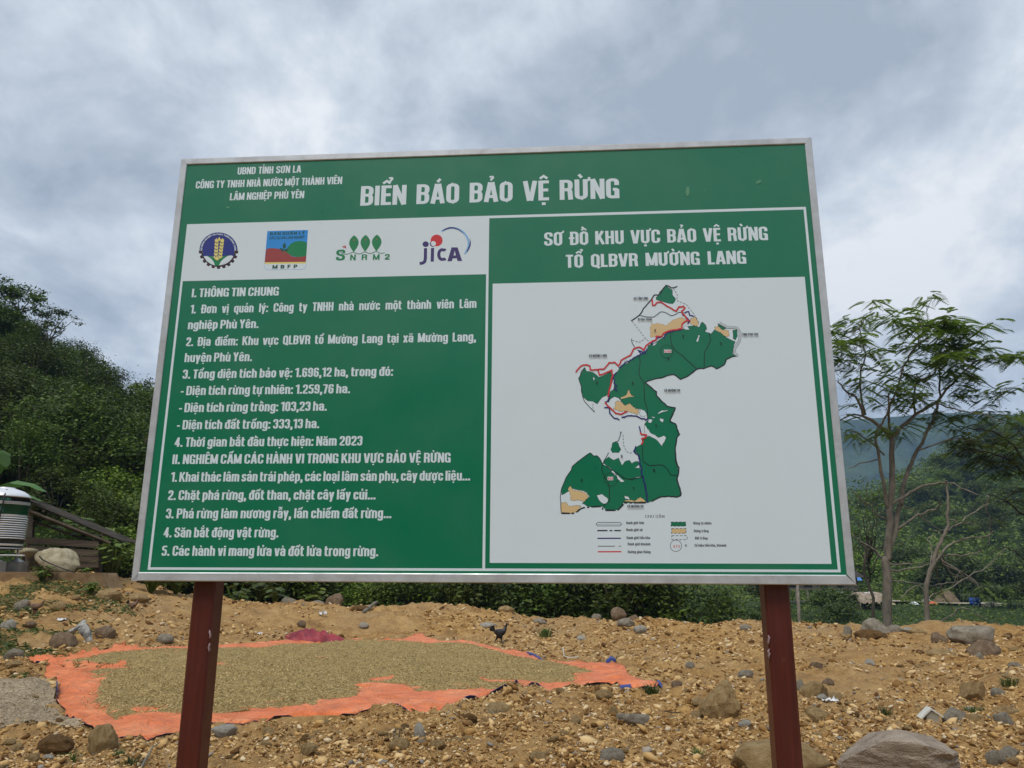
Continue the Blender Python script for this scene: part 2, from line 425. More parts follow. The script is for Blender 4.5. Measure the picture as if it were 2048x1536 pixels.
veg = t.ramp(fine, [(0.3, (0.012, 0.026, 0.007)), (0.55, (0.03, 0.062, 0.014)), (0.75, (0.07, 0.10, 0.025))])
at_ = t.n('ShaderNodeAttribute'); at_.attribute_name = 'green'
gm = t.math('ADD', at_.outputs['Fac'], t.math('MULTIPLY', t.math('SUBTRACT', mid, 0.5), 0.7), clamp=True)
gm = t.math('MULTIPLY', gm, at_.outputs['Fac'], clamp=True)
t.base(t.mix(gm, soil, veg))
hb = t.math('ADD', t.math('MULTIPLY', fine, 0.7), t.math('MULTIPLY', grit, 0.3))
t.bump(hb, 1.0, 0.08)
gr = obj('ground', me, mg); tag(gr, kind='structure')

# ---- far blue mountains closing the valley all round
n = 240; prof = []
th = np.linspace(-math.pi, math.pi, n, endpoint=False)
mz = 262 + 26 * fbm(th * 3.0, th * 0, 61, 4) + 14 * np.sin(th * 2 + 1) + 10 * fbm(th * 30, th * 0, 63, 3)
sk_px = [(1300, 850), (1684, 842), (1734, 834), (1839, 827), (1887, 824), (1950, 826), (2048, 829), (2200, 824), (2500, 815)]
sk_t = [math.atan((a - 1024) / 1538) for a, b in sk_px]; sk_h = [(P(a, b, 1290 * math.cos(math.atan((a - 1024) / 1538)))[2] + 6) * 1240 / 1290 - 1 for a, b in sk_px]
front = np.interp(th, sk_t, sk_h)
k = sstep(0.9, 0.5, np.abs(th - 0.45)); mz = mz * (1 - k) + (front + 5 * fbm(th * 40, th * 0, 65, 4)) * k
rows = [(0.0, 1050), (0.25, 1110), (0.55, 1180), (0.82, 1245), (1.0, 1290), (0.9, 1340), (0.5, 1400)]
vs = []
for j, (h, d) in enumerate(rows):
    jit = fbm(th * 12 + j * 3.3, th * 0 + j, 67 + j, 3)
    dd = d + 55 * jit * (1 - h)
    hh = -6 + (mz * 1290 / 1240) * h * (1 + (0.25 * jit if h < 0.95 else 0))
    vs.append(np.stack([dd * np.sin(th), dd * np.cos(th), hh], -1))
V = np.concatenate(vs); idx = np.arange(len(rows) * n).reshape(len(rows), n)
q = np.stack([idx[:-1], np.roll(idx, -1, 1)[:-1], np.roll(idx, -1, 1)[1:], idx[1:]], -1).reshape(-1, 4)[:, ::-1]
mm = noisy('forested_mountain', (0.010, 0.024, 0.012), (0.075, 0.115, 0.045), 0.03, 0.9, 0.8, 6.0, coord='Position')
mo = obj('mountains', npmesh('mountains', V, q, smooth=True), mm); tag(mo, kind='structure')
# ------------------------------------------------------------------ the sign board
YAW, BX, BY, BZ, BH, BW = -0.07094645, -0.08091101, 2.17946132, 1.57668653, 1.32948846, 2.0
cyw, syw = math.cos(YAW), math.sin(YAW)
def B(px, py, yo=0.0):
    """pixel of the photograph -> (x, z) on the board's face; x from its middle, z from its lower edge"""
    r = ray(px, py); d = np.array([r[0] * cyw + r[1] * syw, -r[0] * syw + r[1] * cyw, r[2]])
    o = np.array([-BX, -BY, CAMZ - BZ]); o = np.array([o[0] * cyw + o[1] * syw, -o[0] * syw + o[1] * cyw, o[2]])
    k = (yo - o[1]) / d[1]; p = o + d * k
    return (p[0], p[2])
sign = thing('sign_board', 'large green and white forest notice board with a coloured map on two dark red posts', 'sign', (BX, BY, 0), YAW)
PY = 0.004                      # printed sheet lies 4 mm behind the frame's face
ST = 0.00004
class Print:
    """flat printed shapes on the board, each a hair above the one before"""
    def __init__(s, base=1): s.v = []; s.f = []; s.m = []; s.k = base
    def y(s, k=None):
        if k is None: s.k += 1; k = s.k
        return BZOFF - k * ST
    def poly(s, pts, m=0, holes=(), k=None):
        y = s.y(k); loops = [[Vector((p[0], p[1], 0)) for p in pts]] + [[Vector((p[0], p[1], 0)) for p in h] for h in holes]
        tr = tessellate_polygon(loops); o = len(s.v); fl = [p for lp in loops for p in lp]
        s.v += [(p.x, y, p.y) for p in fl]
        for t3 in tr:
            a, b, c = (fl[i] for i in t3)
            ar = (b.x - a.x) * (c.y - a.y) - (b.y - a.y) * (c.x - a.x)
            if abs(ar) < 1e-14: continue
            t3 = t3 if ar > 0 else t3[::-1]
            s.f.append(tuple(i + o for i in t3)); s.m.append(m)
    def line(s, pts, w, m=0, k=None, closed=False, ws=None):
        """a stroke of width w along pts"""
        pts = [np.array(p, float) for p in pts]
        if closed: pts = pts + [pts[0]]
        keep = [pts[0]]
        for p in pts[1:]:
            if np.linalg.norm(p - keep[-1]) > 1e-7: keep.append(p)
        pts = keep
        if len(pts) < 2: return
        y = s.y(k); o = len(s.v); n = len(pts)
        for i, p in enumerate(pts):
            a = pts[i - 1] if i > 0 else (pts[-2] if closed else None)
            b = pts[i + 1] if i < n - 1 else (pts[1] if closed else None)
            d1 = (p - a) / np.linalg.norm(p - a) if a is not None else None
            d2 = (b - p) / np.linalg.norm(b - p) if b is not None else None
            if d1 is None: d1 = d2
            if d2 is None: d2 = d1
            t_ = d1 + d2; l = np.linalg.norm(t_); t_ = t_ / l if l > 1e-6 else d1
            nn = np.array([-t_[1], t_[0]]); sc = 1 / max(0.45, abs(nn @ np.array([-d1[1], d1[0]])))
            ww = (ws[i] if ws is not None and i < len(ws) else w) / 2 * sc
            s.v += [(p[0] + nn[0] * ww, y, p[1] + nn[1] * ww), (p[0] - nn[0] * ww, y, p[1] - nn[1] * ww)]
        for i in range(n - 1):
            s.f.append((o + 2 * i, o + 2 * i + 1, o + 2 * i + 3, o + 2 * i + 2)); s.m.append(m)
    def dash(s, pts, w, m, on, off):
        pts = [np.array(p, float) for p in pts]; seg = []; acc = 0; pen = True; cur = [pts[0]]; k = s.k + 1; s.k += 1
        for a, b in zip(pts, pts[1:]):
            L = np.linalg.norm(b - a); pos = 0
            while pos < L:
                need = (on if pen else off) - acc
                if pos + need <= L:
                    pos += need; acc = 0; p = a + (b - a) * pos / L
                    if pen: cur.append(p); s.line(cur, w, m, k)
                    pen = not pen; cur = [p]
                else:
                    acc += L - pos; pos = L; cur.append(b)
        if pen and len(cur) > 1: s.line(cur, w, m, k)
    def build(s, name, mats, parent):
        me = bpy.data.meshes.new(name); me.from_pydata(s.v, [], s.f); me.polygons.foreach_set('material_index', s.m); me.update()
        return obj(name, me, mats, parent)
BZOFF = PY

# ---- lettering: a narrow heavy face drawn as strokes (cap height 1)
def rpath(pts, r, closed=False, seg=5):
    pts = [np.array(p, float) for p in pts]; out = []; n = len(pts)
    for i, p in enumerate(pts):
        if not closed and i in (0, n - 1): out.append(p); continue
        a, b = pts[i - 1], pts[(i + 1) % n]
        la, lb = np.linalg.norm(a - p), np.linalg.norm(b - p); rr = min(r, la * 0.5, lb * 0.5)
        p0 = p + (a - p) / la * rr; p1 = p + (b - p) / lb * rr
        for k in range(seg + 1):
            t_ = k / seg; out.append((1 - t_) ** 2 * p0 + 2 * t_ * (1 - t_) * p + t_ ** 2 * p1)
    return out
XH = 0.77
def glyphs(s, th):
    L, b = s / 2, th / 2; T = 1 - b; X = XH - b; w = 0.52; Rr = w - L; q = 0.17
    g = {}
    def P_(p, r=q, closed=False): return (rpath(p, r, closed), closed)
    def S_(*p): return ([np.array(a, float) for a in p], False)
    vst = lambda x, h=1.0, z=0.0: S_((x, z), (x, h))
    g['A'] = (.56, [S_((L * .85, 0), (.28 - .035, 1)), S_((.56 - L * .85, 0), (.28 + .035, 1)), S_((.14, .27), (.42, .27))])
    g['B'] = (w, [vst(L), P_([(L, T), (Rr, T), (Rr, .53), (L, .53)]), P_([(L, .53), (Rr, .53), (Rr, b), (L, b)])])
    g['C'] = (w, [P_([(Rr, .63), (Rr, T), (L, T), (L, b), (Rr, b), (Rr, .37)])])
    g['D'] = (w, [vst(L), P_([(L, T), (Rr, T), (Rr, b), (L, b)], .22)])
    g['Đ'] = (w, g['D'][1] + [S_((-.07, .52), (.27, .52))])
    g['E'] = (.42, [vst(L), S_((L, T), (.42, T)), S_((L, .52), (.39, .52)), S_((L, b), (.42, b))])
    g['F'] = (.41, [vst(L), S_((L, T), (.41, T)), S_((L, .50), (.38, .50))])
    g['G'] = (w, [P_([(Rr, .66), (Rr, T), (L, T), (L, b), (Rr, b), (Rr, .45), (.27, .45)], .15), vst(Rr, .45)])
    g['H'] = (w, [vst(L), vst(Rr), S_((L, .52), (Rr, .52))])
    g['I'] = (s, [vst(L)])
    g['J'] = (.40, [P_([(.40 - L, 1), (.40 - L, b), (0, b)])])
    g['K'] = (.55, [vst(L), S_((L + .03, .36), (.50 - L * .5, 1)), S_((.24, .58), (.55 - L * .6, 0))])
    g['L'] = (.40, [vst(L), S_((L, b), (.40, b))])
    g['M'] = (.68, [vst(L * .85), vst(.68 - L * .85), S_((L * .9, 1), (.34, .06)), S_((.68 - L * .9, 1), (.34, .06))])
    g['N'] = (.54, [vst(L * .9), vst(.54 - L * .9), S_((L * .9, 1), (.54 - L * .9, 0))])
    g['O'] = (w, [P_([(L, b), (Rr, b), (Rr, T), (L, T)], .2, True)])
    g['P'] = (w, [vst(L), P_([(L, T), (Rr, T), (Rr, .44), (L, .44)])])
    g['Q'] = (w, g['O'][1] + [S_((.30, .16), (.50, -.08))])
    g['R'] = (.53, [vst(L), P_([(L, T), (Rr, T), (Rr, .5), (L, .5)]), P_([(.26, .5), (Rr - .02, .48), (Rr + .01, 0)], .1)])
    g['S'] = (w, [P_([(Rr, .68), (Rr, T), (L, T), (L, .56), (Rr, .44), (Rr, b), (L, b), (L, .32)], .16)])
    g['T'] = (.44, [vst(.22), S_((0, T), (.44, T))])
    g['U'] = (w, [P_([(L, 1), (L, b), (Rr, b), (Rr, 1)], .2)])
    g['V'] = (.54, [S_((L * .8, 1), (.27 - .03, 0)), S_((.54 - L * .8, 1), (.27 + .03, 0))])
    g['X'] = (.54, [S_((L * .8, 1), (.54 - L * .8, 0)), S_((.54 - L * .8, 1), (L * .8, 0))])
    g['Y'] = (.52, [S_((L * .8, 1), (.26, .42)), S_((.52 - L * .8, 1), (.26, .42)), vst(.26, .45)])
    g['a'] = (.48, [P_([(L, .53), (L, X), (.48 - L, X), (.48 - L, 0)], .15), P_([(.48 - L, .44), (L, .42), (L, b), (.48 - L, b + .02)], .13)])
    v = .48 - L
    g['b'] = (.48, [vst(L), P_([(L, X), (v, X), (v, b), (L, b)])])
    g['c'] = (.46, [P_([(.46 - L, .49), (.46 - L, X), (L, X), (L, b), (.46 - L, b), (.46 - L, .29)], .16)])
    g['d'] = (.48, [vst(v), P_([(v, X), (L, X), (L, b), (v, b)])])
    g['đ'] = (.48, g['d'][1] + [S_((.18, .885), (.56, .885))])
    g['e'] = (.47, [P_([(.47 - L, .24), (.47 - L, b), (L, b), (L, X), (.47 - L, X), (.47 - L, .36), (L, .36)], .15)])
    g['g'] = (.48, [P_([(v, X), (L, X), (L, .10), (v, .10)]), P_([(v, XH), (v, -.17), (L, -.17), (L, -.04)], .14)])
    g['h'] = (.48, [vst(L), P_([(L, X), (v, X), (v, 0)])])
    g['i'] = (s, [vst(L, XH), vst(L, 1.0, .86)])
    g['ı'] = (s, [vst(L, XH)])
    g['k'] = (.49, [vst(L), S_((L + .03, .28), (.45 - L * .5, XH)), S_((.22, .45), (.49 - L * .6, 0))])
    g['l'] = (s, [vst(L)])
    g['m'] = (.74, [vst(L, XH), P_([(L, X), (.37, X), (.37, 0)]), P_([(.37, X), (.74 - L, X), (.74 - L, 0)])])
    g['n'] = (.48, [vst(L, XH), P_([(L, X), (v, X), (v, 0)])])
    g['o'] = (.48, [P_([(L, b), (v, b), (v, X), (L, X)], .17, True)])
    g['p'] = (.48, [vst(L, XH, -.22), P_([(L, X), (v, X), (v, b), (L, b)])])
    g['q'] = (.48, [vst(v, XH, -.22), P_([(v, X), (L, X), (L, b), (v, b)])])
    g['r'] = (.33, [vst(L, XH), P_([(L, X - .06), (.17, X), (.33, X)], .1)])
    g['s'] = (.45, [P_([(.45 - L, .54), (.45 - L, X), (L, X), (L, .43), (.45 - L, .34), (.45 - L, b), (L, b), (L, .24)], .13)])
    g['t'] = (.33, [P_([(.03 + L, .97), (.03 + L, b), (.33, b)], .1), S_((0, X), (.32, X))])
    g['u'] = (.48, [P_([(L, XH), (L, b), (v, b)]), vst(v, XH)])
    g['v'] = (.46, [S_((L * .8, XH), (.23 - .02, 0)), S_((.46 - L * .8, XH), (.23 + .02, 0))])
    g['x'] = (.46, [S_((L * .8, XH), (.46 - L * .8, 0)), S_((.46 - L * .8, XH), (L * .8, 0))])
    g['y'] = (.46, [S_((L * .8, XH), (.23, .02)), S_((.46 - L * .8, XH), (.16, -.22))])
    g['0'] = (.48, [P_([(L, b), (v, b), (v, T), (L, T)], .18, True)])
    g['1'] = (.34, [vst(.34 - L), S_((0, .80), (.22, .93))])
    g['2'] = (.48, [P_([(L, .68), (L, T), (v, T), (v, .56), (L + .01, .2), (L, b), (.48, b)], .14)])
    g['3'] = (.48, [P_([(L, .70), (L, T), (v, T), (v, .53), (.2, .53)], .15), P_([(.2, .53), (v, .53), (v, b), (L, b), (L, .30)], .15)])
    g['4'] = (.50, [vst(.33), P_([(.34, 1), (.07, .28), (.50, .28)], .02)])
    g['5'] = (.48, [P_([(.46, T), (L, T), (L, .58), (v, .58), (v, b), (L, b), (L, .27)], .14)])
    g['6'] = (.48, [P_([(v, .72), (v, T), (L, T), (L, b), (v, b), (v, .56), (L, .56)], .16)])
    g['7'] = (.44, [P_([(0, T), (.36, T), (.18, 0)], .06)])
    g['8'] = (.48, [P_([(L, .53), (v, .53), (v, T), (L, T)], .15, True), P_([(L, b), (v, b), (v, .53), (L, .53)], .15, True)])
    g['9'] = (.48, [P_([(L, .28), (L, b), (v, b), (v, T), (L, T), (L, .44), (v, .44)], .16)])
    g['.'] = (s, [vst(L, .19)])
    g[','] = (s, [vst(L, .19), S_((L + .04, .05), (L - .05, -.16))])
    g[':'] = (s, [vst(L, .19), vst(L, .70, .51)])
    g['-'] = (.27, [S_((0, .38), (.27, .38))])
    return g
MARKS = '\u0300\u0301\u0302\u0303\u0306\u0309\u031b\u0323'
def lettering(pr, text, x0, z0, x1, cap, m=0, s=0.19, th=0.145, gap=0.065, space=0.20, mid=None, spread=None, xf=None):
    """draw text between x0 and x1 on the line z0; widths are fitted to the line's length. xf maps (x,z) on"""
    g = glyphs(s, th); items = []; x = 0.0
    for ch in text:
        if ch == ' ': x += space; continue
        d = unicodedata.normalize('NFD', ch); basech = d[0]; mk = d[1:]
        if basech not in g: basech = basech.upper() if basech.upper() in g else '-'
        up = basech.isupper() or basech in 'đ' and False
        if basech == 'i' and any(c in '\u0300\u0301\u0303\u0309' for c in mk): basech = 'ı'
        wd, st = g[basech]; st = list(st)
        top = 1.0 if (up or basech in 'bdhkl') else XH
        cx = wd / 2; lt = th * 0.78; y = top + 0.10; sh = 0.0; extra = []
        if '\u031b' in mk:
            extra.append((rpath([(wd - s * .55, top - .07), (wd + .05, top - .05), (wd + .07, top + .10)], .05), False, lt * .9)); 
        if '\u0302' in mk:
            extra.append((np.array([(cx - .15, y), (cx, y + .13), (cx + .15, y)]), False, lt)); y += .10; sh = .15
        if '\u0306' in mk:
            extra.append((rpath([(cx - .14, y + .13), (cx - .10, y), (cx + .10, y), (cx + .14, y + .13)], .1), False, lt)); y += .10; sh = .0; 
            if len(mk) > 1 and '\u0323' not in mk: y += .08
        if '\u0301' in mk: extra.append((np.array([(cx + sh - .03, y - .01), (cx + sh + .09, y + .15)]), False, lt * 1.1))
        if '\u0300' in mk: extra.append((np.array([(cx + .03 - sh * .2, y - .01), (cx - .09 - sh * .2, y + .15)]), False, lt * 1.1))
        if '\u0309' in mk: extra.append((rpath([(cx + sh - .07, y + .17), (cx + sh + .07, y + .19), (cx + sh + .07, y + .09), (cx + sh, y + .07), (cx + sh, y - .02)], .06), False, lt * .75))
        if '\u0303' in mk:
            yy = y + (.06 if '\u0302' in mk else 0)
            extra.append((rpath([(cx - .16, yy), (cx - .12, yy + .11), (cx + .10, yy + .02), (cx + .16, yy + .12)], .08), False, lt * .8))
        if '\u0323' in mk: extra.append((np.array([(cx, -.10), (cx, -.23)]), False, s * .8))
        items.append((x, st, extra)); x += wd + gap + (0.05 if '\u031b' in mk else 0)
    total = x - gap; sx = (x1 - x0) / total
    f = xf or (lambda a, c: (a, c))
    k0 = pr.k
    def put(pts, closed, wv, wh, k):
        pts = [np.array(p, float) for p in pts]; o = len(pr.v); n = len(pts); y = pr.y(k)
        A = [np.array([p[0] * sx / cap, p[1]]) for p in pts]
        for i in range(n):
            a = A[i - 1] if (i > 0 or closed) else None; b = A[(i + 1) % n] if (i < n - 1 or closed) else None
            d1 = A[i] - a if a is not None else None; d2 = b - A[i] if b is not None else None
            d1 = d1 / (np.linalg.norm(d1) + 1e-9) if d1 is not None else None; d2 = d2 / (np.linalg.norm(d2) + 1e-9) if d2 is not None else None
            if d1 is None: d1 = d2
            if d2 is None: d2 = d1
            t_ = d1 + d2; t_ = t_ / (np.linalg.norm(t_) + 1e-9); nn = np.array([-t_[1], t_[0]])
            cs = max(.6, abs(nn @ np.array([-d1[1], d1[0]])))
            hx, hz = wv / 2 * nn[0] / cs, wh / 2 * nn[1] / cs
            for sg in (1, -1):
                X_, Z_ = pts[i][0] + sg * hx, pts[i][1] + sg * hz
                q_ = f(x0 + (ox + X_) * sx, z0 + Z_ * cap); pr.v.append((q_[0], y, q_[1]))
        for i in range(n if closed else n - 1):
            j = (i + 1) % n
            pr.f.append((o + 2 * i, o + 2 * i + 1, o + 2 * j + 1, o + 2 * j)); pr.m.append(m)
    for ox, st, extra in items:
        k = k0 + 1
        for pts, closed in st: put(pts, closed, s, th, k); k += 0.35
        for pts, closed, wdt in extra: put(pts, closed, wdt, wdt, k); k += 0.35
    pr.k = k0 + 3
def textpx(pr, text, l, r_, cap_px, m=0, **kw):
    """l, r_ = pixel of the first letter's foot and of the last letter's foot"""
    (xa, za), (xb, zb) = B(*l, PY), B(*r_, PY)
    c = B(l[0], l[1] - cap_px, PY)[1] - za
    lettering(pr, text, xa, (za + zb) / 2, xb, c, m, **kw)

def printmat(name, c):
    m = material(name, c, 0.32, 0, 0.5, 0.25); t = NT(m); v = t.coord('Object')
    m.node_tree.nodes['Principled BSDF'].inputs['Coat Roughness'].default_value = 0.12
    t.rough(t.ramp(t.noise(v, 5, 5, 0.6), [(0.3, (0.26,) * 3), (0.7, (0.42,) * 3)]))
    t.bump(t.noise(v, 1.6, 2, .4), .10, .05)
    d = t.noise(v, 2.2, 6, 0.65, 0.4)
    t.base(t.mix(t.ramp(d, [(0.45, (0, 0, 0)), (0.85, (0.06, 0.06, 0.06))]), c, (0.45, 0.44, 0.38)))
    return m
M_G = printmat('green_print', (0.0, 0.175, 0.085)); M_W = printmat('white_print', (0.70, 0.81, 0.88))
M_BEI = printmat('tan_print', (0.70, 0.52, 0.27)); M_BLK = printmat('black_print', (0.012, 0.012, 0.02)); M_RED = printmat('red_print', (0.62, 0.025, 0.03))
M_NAVY = printmat('navy_print', (0.018, 0.014, 0.17)); M_BLUE = printmat('sky_blue_print', (0.02, 0.27, 0.75)); M_DKR = printmat('brown_red_print', (0.33, 0.045, 0.04))
M_YEL = printmat('yellow_print', (0.80, 0.70, 0.22)); M_LGR = printmat('leaf_green_print', (0.0, 0.22, 0.07)); M_EMB = printmat('emblem_blue_print', (0.012, 0.022, 0.24))
M_GEAR = printmat('gear_print', (0.035, 0.008, 0.014)); M_PUR = printmat('violet_print', (0.045, 0.025, 0.16)); M_LBL = printmat('pale_blue_print', (0.22, 0.47, 0.85)); M_DGT = printmat('dark_green_print', (0.004, 0.085, 0.05))

# ---- panel: a folded metal sheet
panel = MB().box(-BW / 2 + .012, BW / 2 - .012, PY, PY + .024, .012, BH - .012).build('panel', M_G, sign, (0, 0, BZ))
al = material('aluminium_frame', (0.62, 0.62, 0.60), 0.42, 0.35, 0.5); t = NT(al); v = t.coord('Object')
f_ = t.noise(v, 9, 6, 0.7, 0.5); g_ = t.noise(v, 60, 3, 0.6, 0, (0.2, 1, 1))
t.base(t.ramp(f_, [(0.3, (0.42, 0.43, 0.44)), (0.55, (0.56, 0.59, 0.62)), (0.75, (0.64, 0.68, 0.72))])); t.rough(t.ramp(g_, [(0.3, (0.32,) * 3), (0.7, (0.55,) * 3)])); t.bump(g_, 0.12, 0.002)
fw = 0.0215
def rail(p0, p1, i1, i0):
    """mitred frame bar: outer edge p0-p1, inner edge i0-i1, with a rolled face"""
    m_ = MB(); q = []
    for (x, z, y) in ((*p0, 0.001), (*p1, 0.001), (*i1, 0.0), (*i0, 0.0)): q.append((x, y, z))
    L = lambda a, b, t_: tuple(np.array(a) * (1 - t_) + np.array(b) * t_)
    a0, a1, b0, b1 = L(p0, i0, .10), L(p1, i1, .10), L(p0, i0, .90), L(p1, i1, .90)
    vs = [(p0[0], .003, p0[1]), (p1[0], .003, p1[1]), (a1[0], 0, a1[1]), (a0[0], 0, a0[1]), (b1[0], 0, b1[1]), (b0[0], 0, b0[1]), (i1[0], .0015, i1[1]), (i0[0], .0015, i0[1]),
          (p0[0], .034, p0[1]), (p1[0], .034, p1[1]), (i1[0], .034, i1[1]), (i0[0], .034, i0[1])]
    return m_.add(vs, [(0, 1, 2, 3), (3, 2, 4, 5), (5, 4, 6, 7), (0, 8, 9, 1), (7, 6, 10, 11), (8, 11, 10, 9), (0, 3, 5, 7, 11, 8), (1, 9, 10, 6, 4, 2)])
x0, x1, z0, z1 = -BW / 2, BW / 2, 0, BH; e_ = 0.0006
rail((x0, z1), (x1, z1), (x1 - fw, z1 - fw), (x0 + fw, z1 - fw)).build('frame_rail', al, sign, (0, 0, BZ))
rail((x0 + e_, z0), (x1 + .002, z0 - .002), (x1 - fw - .004, z0 + fw + .003), (x0 + fw, z0 + fw + .003)).build('frame_rail', al, sign, (0, 0, BZ))
rail((x0, z0 + e_), (x0, z1 - e_), (x0 + fw, z1 - fw - e_), (x0 + fw, z0 + e_)).build('frame_rail', al, sign, (0, 0, BZ))
rail((x1, z0 + e_), (x1, z1 - e_), (x1 - fw, z1 - fw - e_), (x1 - fw, z0 + fw + .004)).build('frame_rail', al, sign, (0, 0, BZ))

# ---- posts: painted square steel tube
pm = material('oxide_red_paint', (0.060, 0.010, 0.008), 0.38, 0, 0.5); t = NT(pm); v = t.coord('Object')
a_ = t.noise(v, 30, 4, 0.6, 0, (3, 3, 0.12)); b_ = t.noise(v, 14, 6, 0.7); c_ = t.noise(v, 9, 7, 0.75, 0.6)
cc = t.ramp(a_, [(0.25, (0.060, 0.009, 0.007)), (0.75, (0.105, 0.018, 0.012))])
cc = t.mix(t.ramp(c_, [(0.66, (0, 0, 0)), (0.70, (0.55, 0.55, 0.55))]), cc, (0.20, 0.075, 0.045))
cc = t.mix(t.ramp(b_, [(0.735, (0, 0, 0)), (0.755, (1, 1, 1))]), cc, (0.33, 0.26, 0.27))
t.base(cc); t.rough(t.ramp(b_, [(0.3, (0.30,) * 3), (0.7, (0.5,) * 3)])); t.bump(a_, 0.10, 0.002)
WELD = flat('weld_bead_metal', (0.30, 0.20, 0.21), 0.35, 0.5)
def post(px_l, px_r, py, yo, dep, topz):
    xa = B(px_l, py, yo)[0]; xb = B(px_r, py, yo)[0]; r = .006
    base = [(xa + r, yo), (xb - r, yo), (xb, yo + r), (xb, yo + dep - r), (xb - r, yo + dep), (xa + r, yo + dep), (xa, yo + dep - r), (xa, yo + r)]
    m_ = MB(); vs = [(x, y, z) for z in (-.55, topz) for x, y in base]
    fs = [(i, (i + 1) % 8, 8 + (i + 1) % 8, 8 + i) for i in range(8)] + [tuple(range(7, -1, -1)), tuple(range(8, 16))]
    po = m_.add(vs, fs).build('post', pm, sign)
    # a weld seam and dried paint runs down the corner nearest the reader
    ex = xb if px_l < 1000 else xa
    for zc in (1.42, 1.385, 0.98, 0.80, 0.47, 0.35, 0.22):
        pts = [(ex + random.uniform(-.003, .003), yo - .001 + random.uniform(-.001, .001), zc + k * .006) for k in range(5)]
        MB().tube(pts, [.0015, .0035, .003, .0032, .001], 6).build('weld_bead', WELD, po)
post(386.5, 430.5, 1165, .036, .066, BZ + BH - .05)
post(1529, 1579, 1175, .036, .066, BZ + BH - .05)

# ---- white rules and fields
def quadB(*px): return [B(*p, PY) for p in px]
xL = B(293.5, 1138, PY)[0]; xR = B(1680, 1141, PY)[0]; zB_ = B(970, 1139, PY)[1]; xT0 = B(375.4, 449, PY)
xl, zt = B(376, 449.5, PY); xl = (xl + B(293, 1140, PY)[0]) / 2; xr = (B(1611.5, 412.5, PY)[0] + B(1681.5, 1143.5, PY)[0]) / 2
zt = (zt + B(1611.5, 412.5, PY)[1]) / 2; zb = (B(293, 1140.5, PY)[1] + B(1681, 1143.5, PY)[1]) / 2
lw = 0.0085
rules = Print(1)
def rect(pr, xa, za, xb, zb2, m=0, k=None): pr.poly([(xa, za), (xb, za), (xb, zb2), (xa, zb2)], m, (), k)
xd0 = (B(973, 548, PY)[0] + B(964, 1134, PY)[0]) / 2; xd1 = xd0 + .0075
rect(rules, xl, zb, xr, zb + lw * .8, 0, 2); rect(rules, xl, zt - lw, xr, zt, 0, 2)
rect(rules, xl, zb + lw * .8, xl + lw * .85, zt - lw, 0, 2); rect(rules, xr - lw * .85, zb + lw * .8, xr, zt - lw, 0, 2)
rect(rules, xd0, zb + lw * .8, xd1, zt - lw, 0, 2)
rules.build('border_line', M_W, panel)
zl = (B(366.7, 562.6, PY)[1] + B(973, 548, PY)[1]) / 2
lp = Print(1); rect(lp, xl + lw * .85, zl, xd0, zt - lw, 0, 2)
logo_field = lp.build('logo_field', M_W, panel)
(mx0, mz1), (mx1, _), (mx2, mz0), (mx3, _2) = quadB((986.7, 568), (1609.4, 552.8), (978, 1125), (1663, 1128.5))
mf = Print(1); rect(mf, (mx0 + mx2) / 2, (mz0 + _2) / 2, (mx1 + mx3) / 2, (mz1 + _) / 2, 0, 2)
map_field = mf.build('map_field', M_W, panel)

# ---- words
head = Print(1)
c1 = lambda x, y: (x / 3.103 + 340, y / 3.103 + 270)
textpx(head, 'UBND TỈNH SƠN LA', c1(418, 246), c1(812, 232), 14.2, space=.30)
head.build('heading_lettering', M_W, panel); head = Print(1)
textpx(head, 'CÔNG TY TNHH NHÀ NƯỚC MỘT THÀNH VIÊN', c1(158, 333), c1(1067, 303), 14.4, space=.26)
head.build('heading_lettering', M_W, panel); head = Print(1)
textpx(head, 'LÂM NGHIỆP PHÙ YÊN', c1(370, 407), c1(831, 390), 14.4, space=.26)
head.build('heading_lettering', M_W, panel)
ttl = Print(1); textpx(ttl, 'BIỂN BÁO BẢO VỆ RỪNG', (720.3, 411.8), (1239, 396), 39, space=.36); ttl.build('title_lettering', M_W, panel)
mt_ = Print(1); c2 = lambda x, y: (x / 2.6947 + 960, y / 2.6947 + 270)
textpx(mt_, 'SƠ ĐỒ KHU VỰC BẢO VỆ RỪNG', c2(346, 599), c2(1553, 564), 26.5, space=.36)
mt_.build('map_title_lettering', M_W, panel); mt_ = Print(1)
textpx(mt_, 'TỔ QLBVR MƯỜNG LANG', c2(463, 718), c2(1436, 691), 26, space=.40)
mt_.build('map_title_lettering', M_W, panel)
c3 = lambda x, y: (x / 2.7676 + 250, y / 2.7686 + 550); c4 = lambda x, y: (x / 2.7676 + 250, y / 2.7676 + 850)
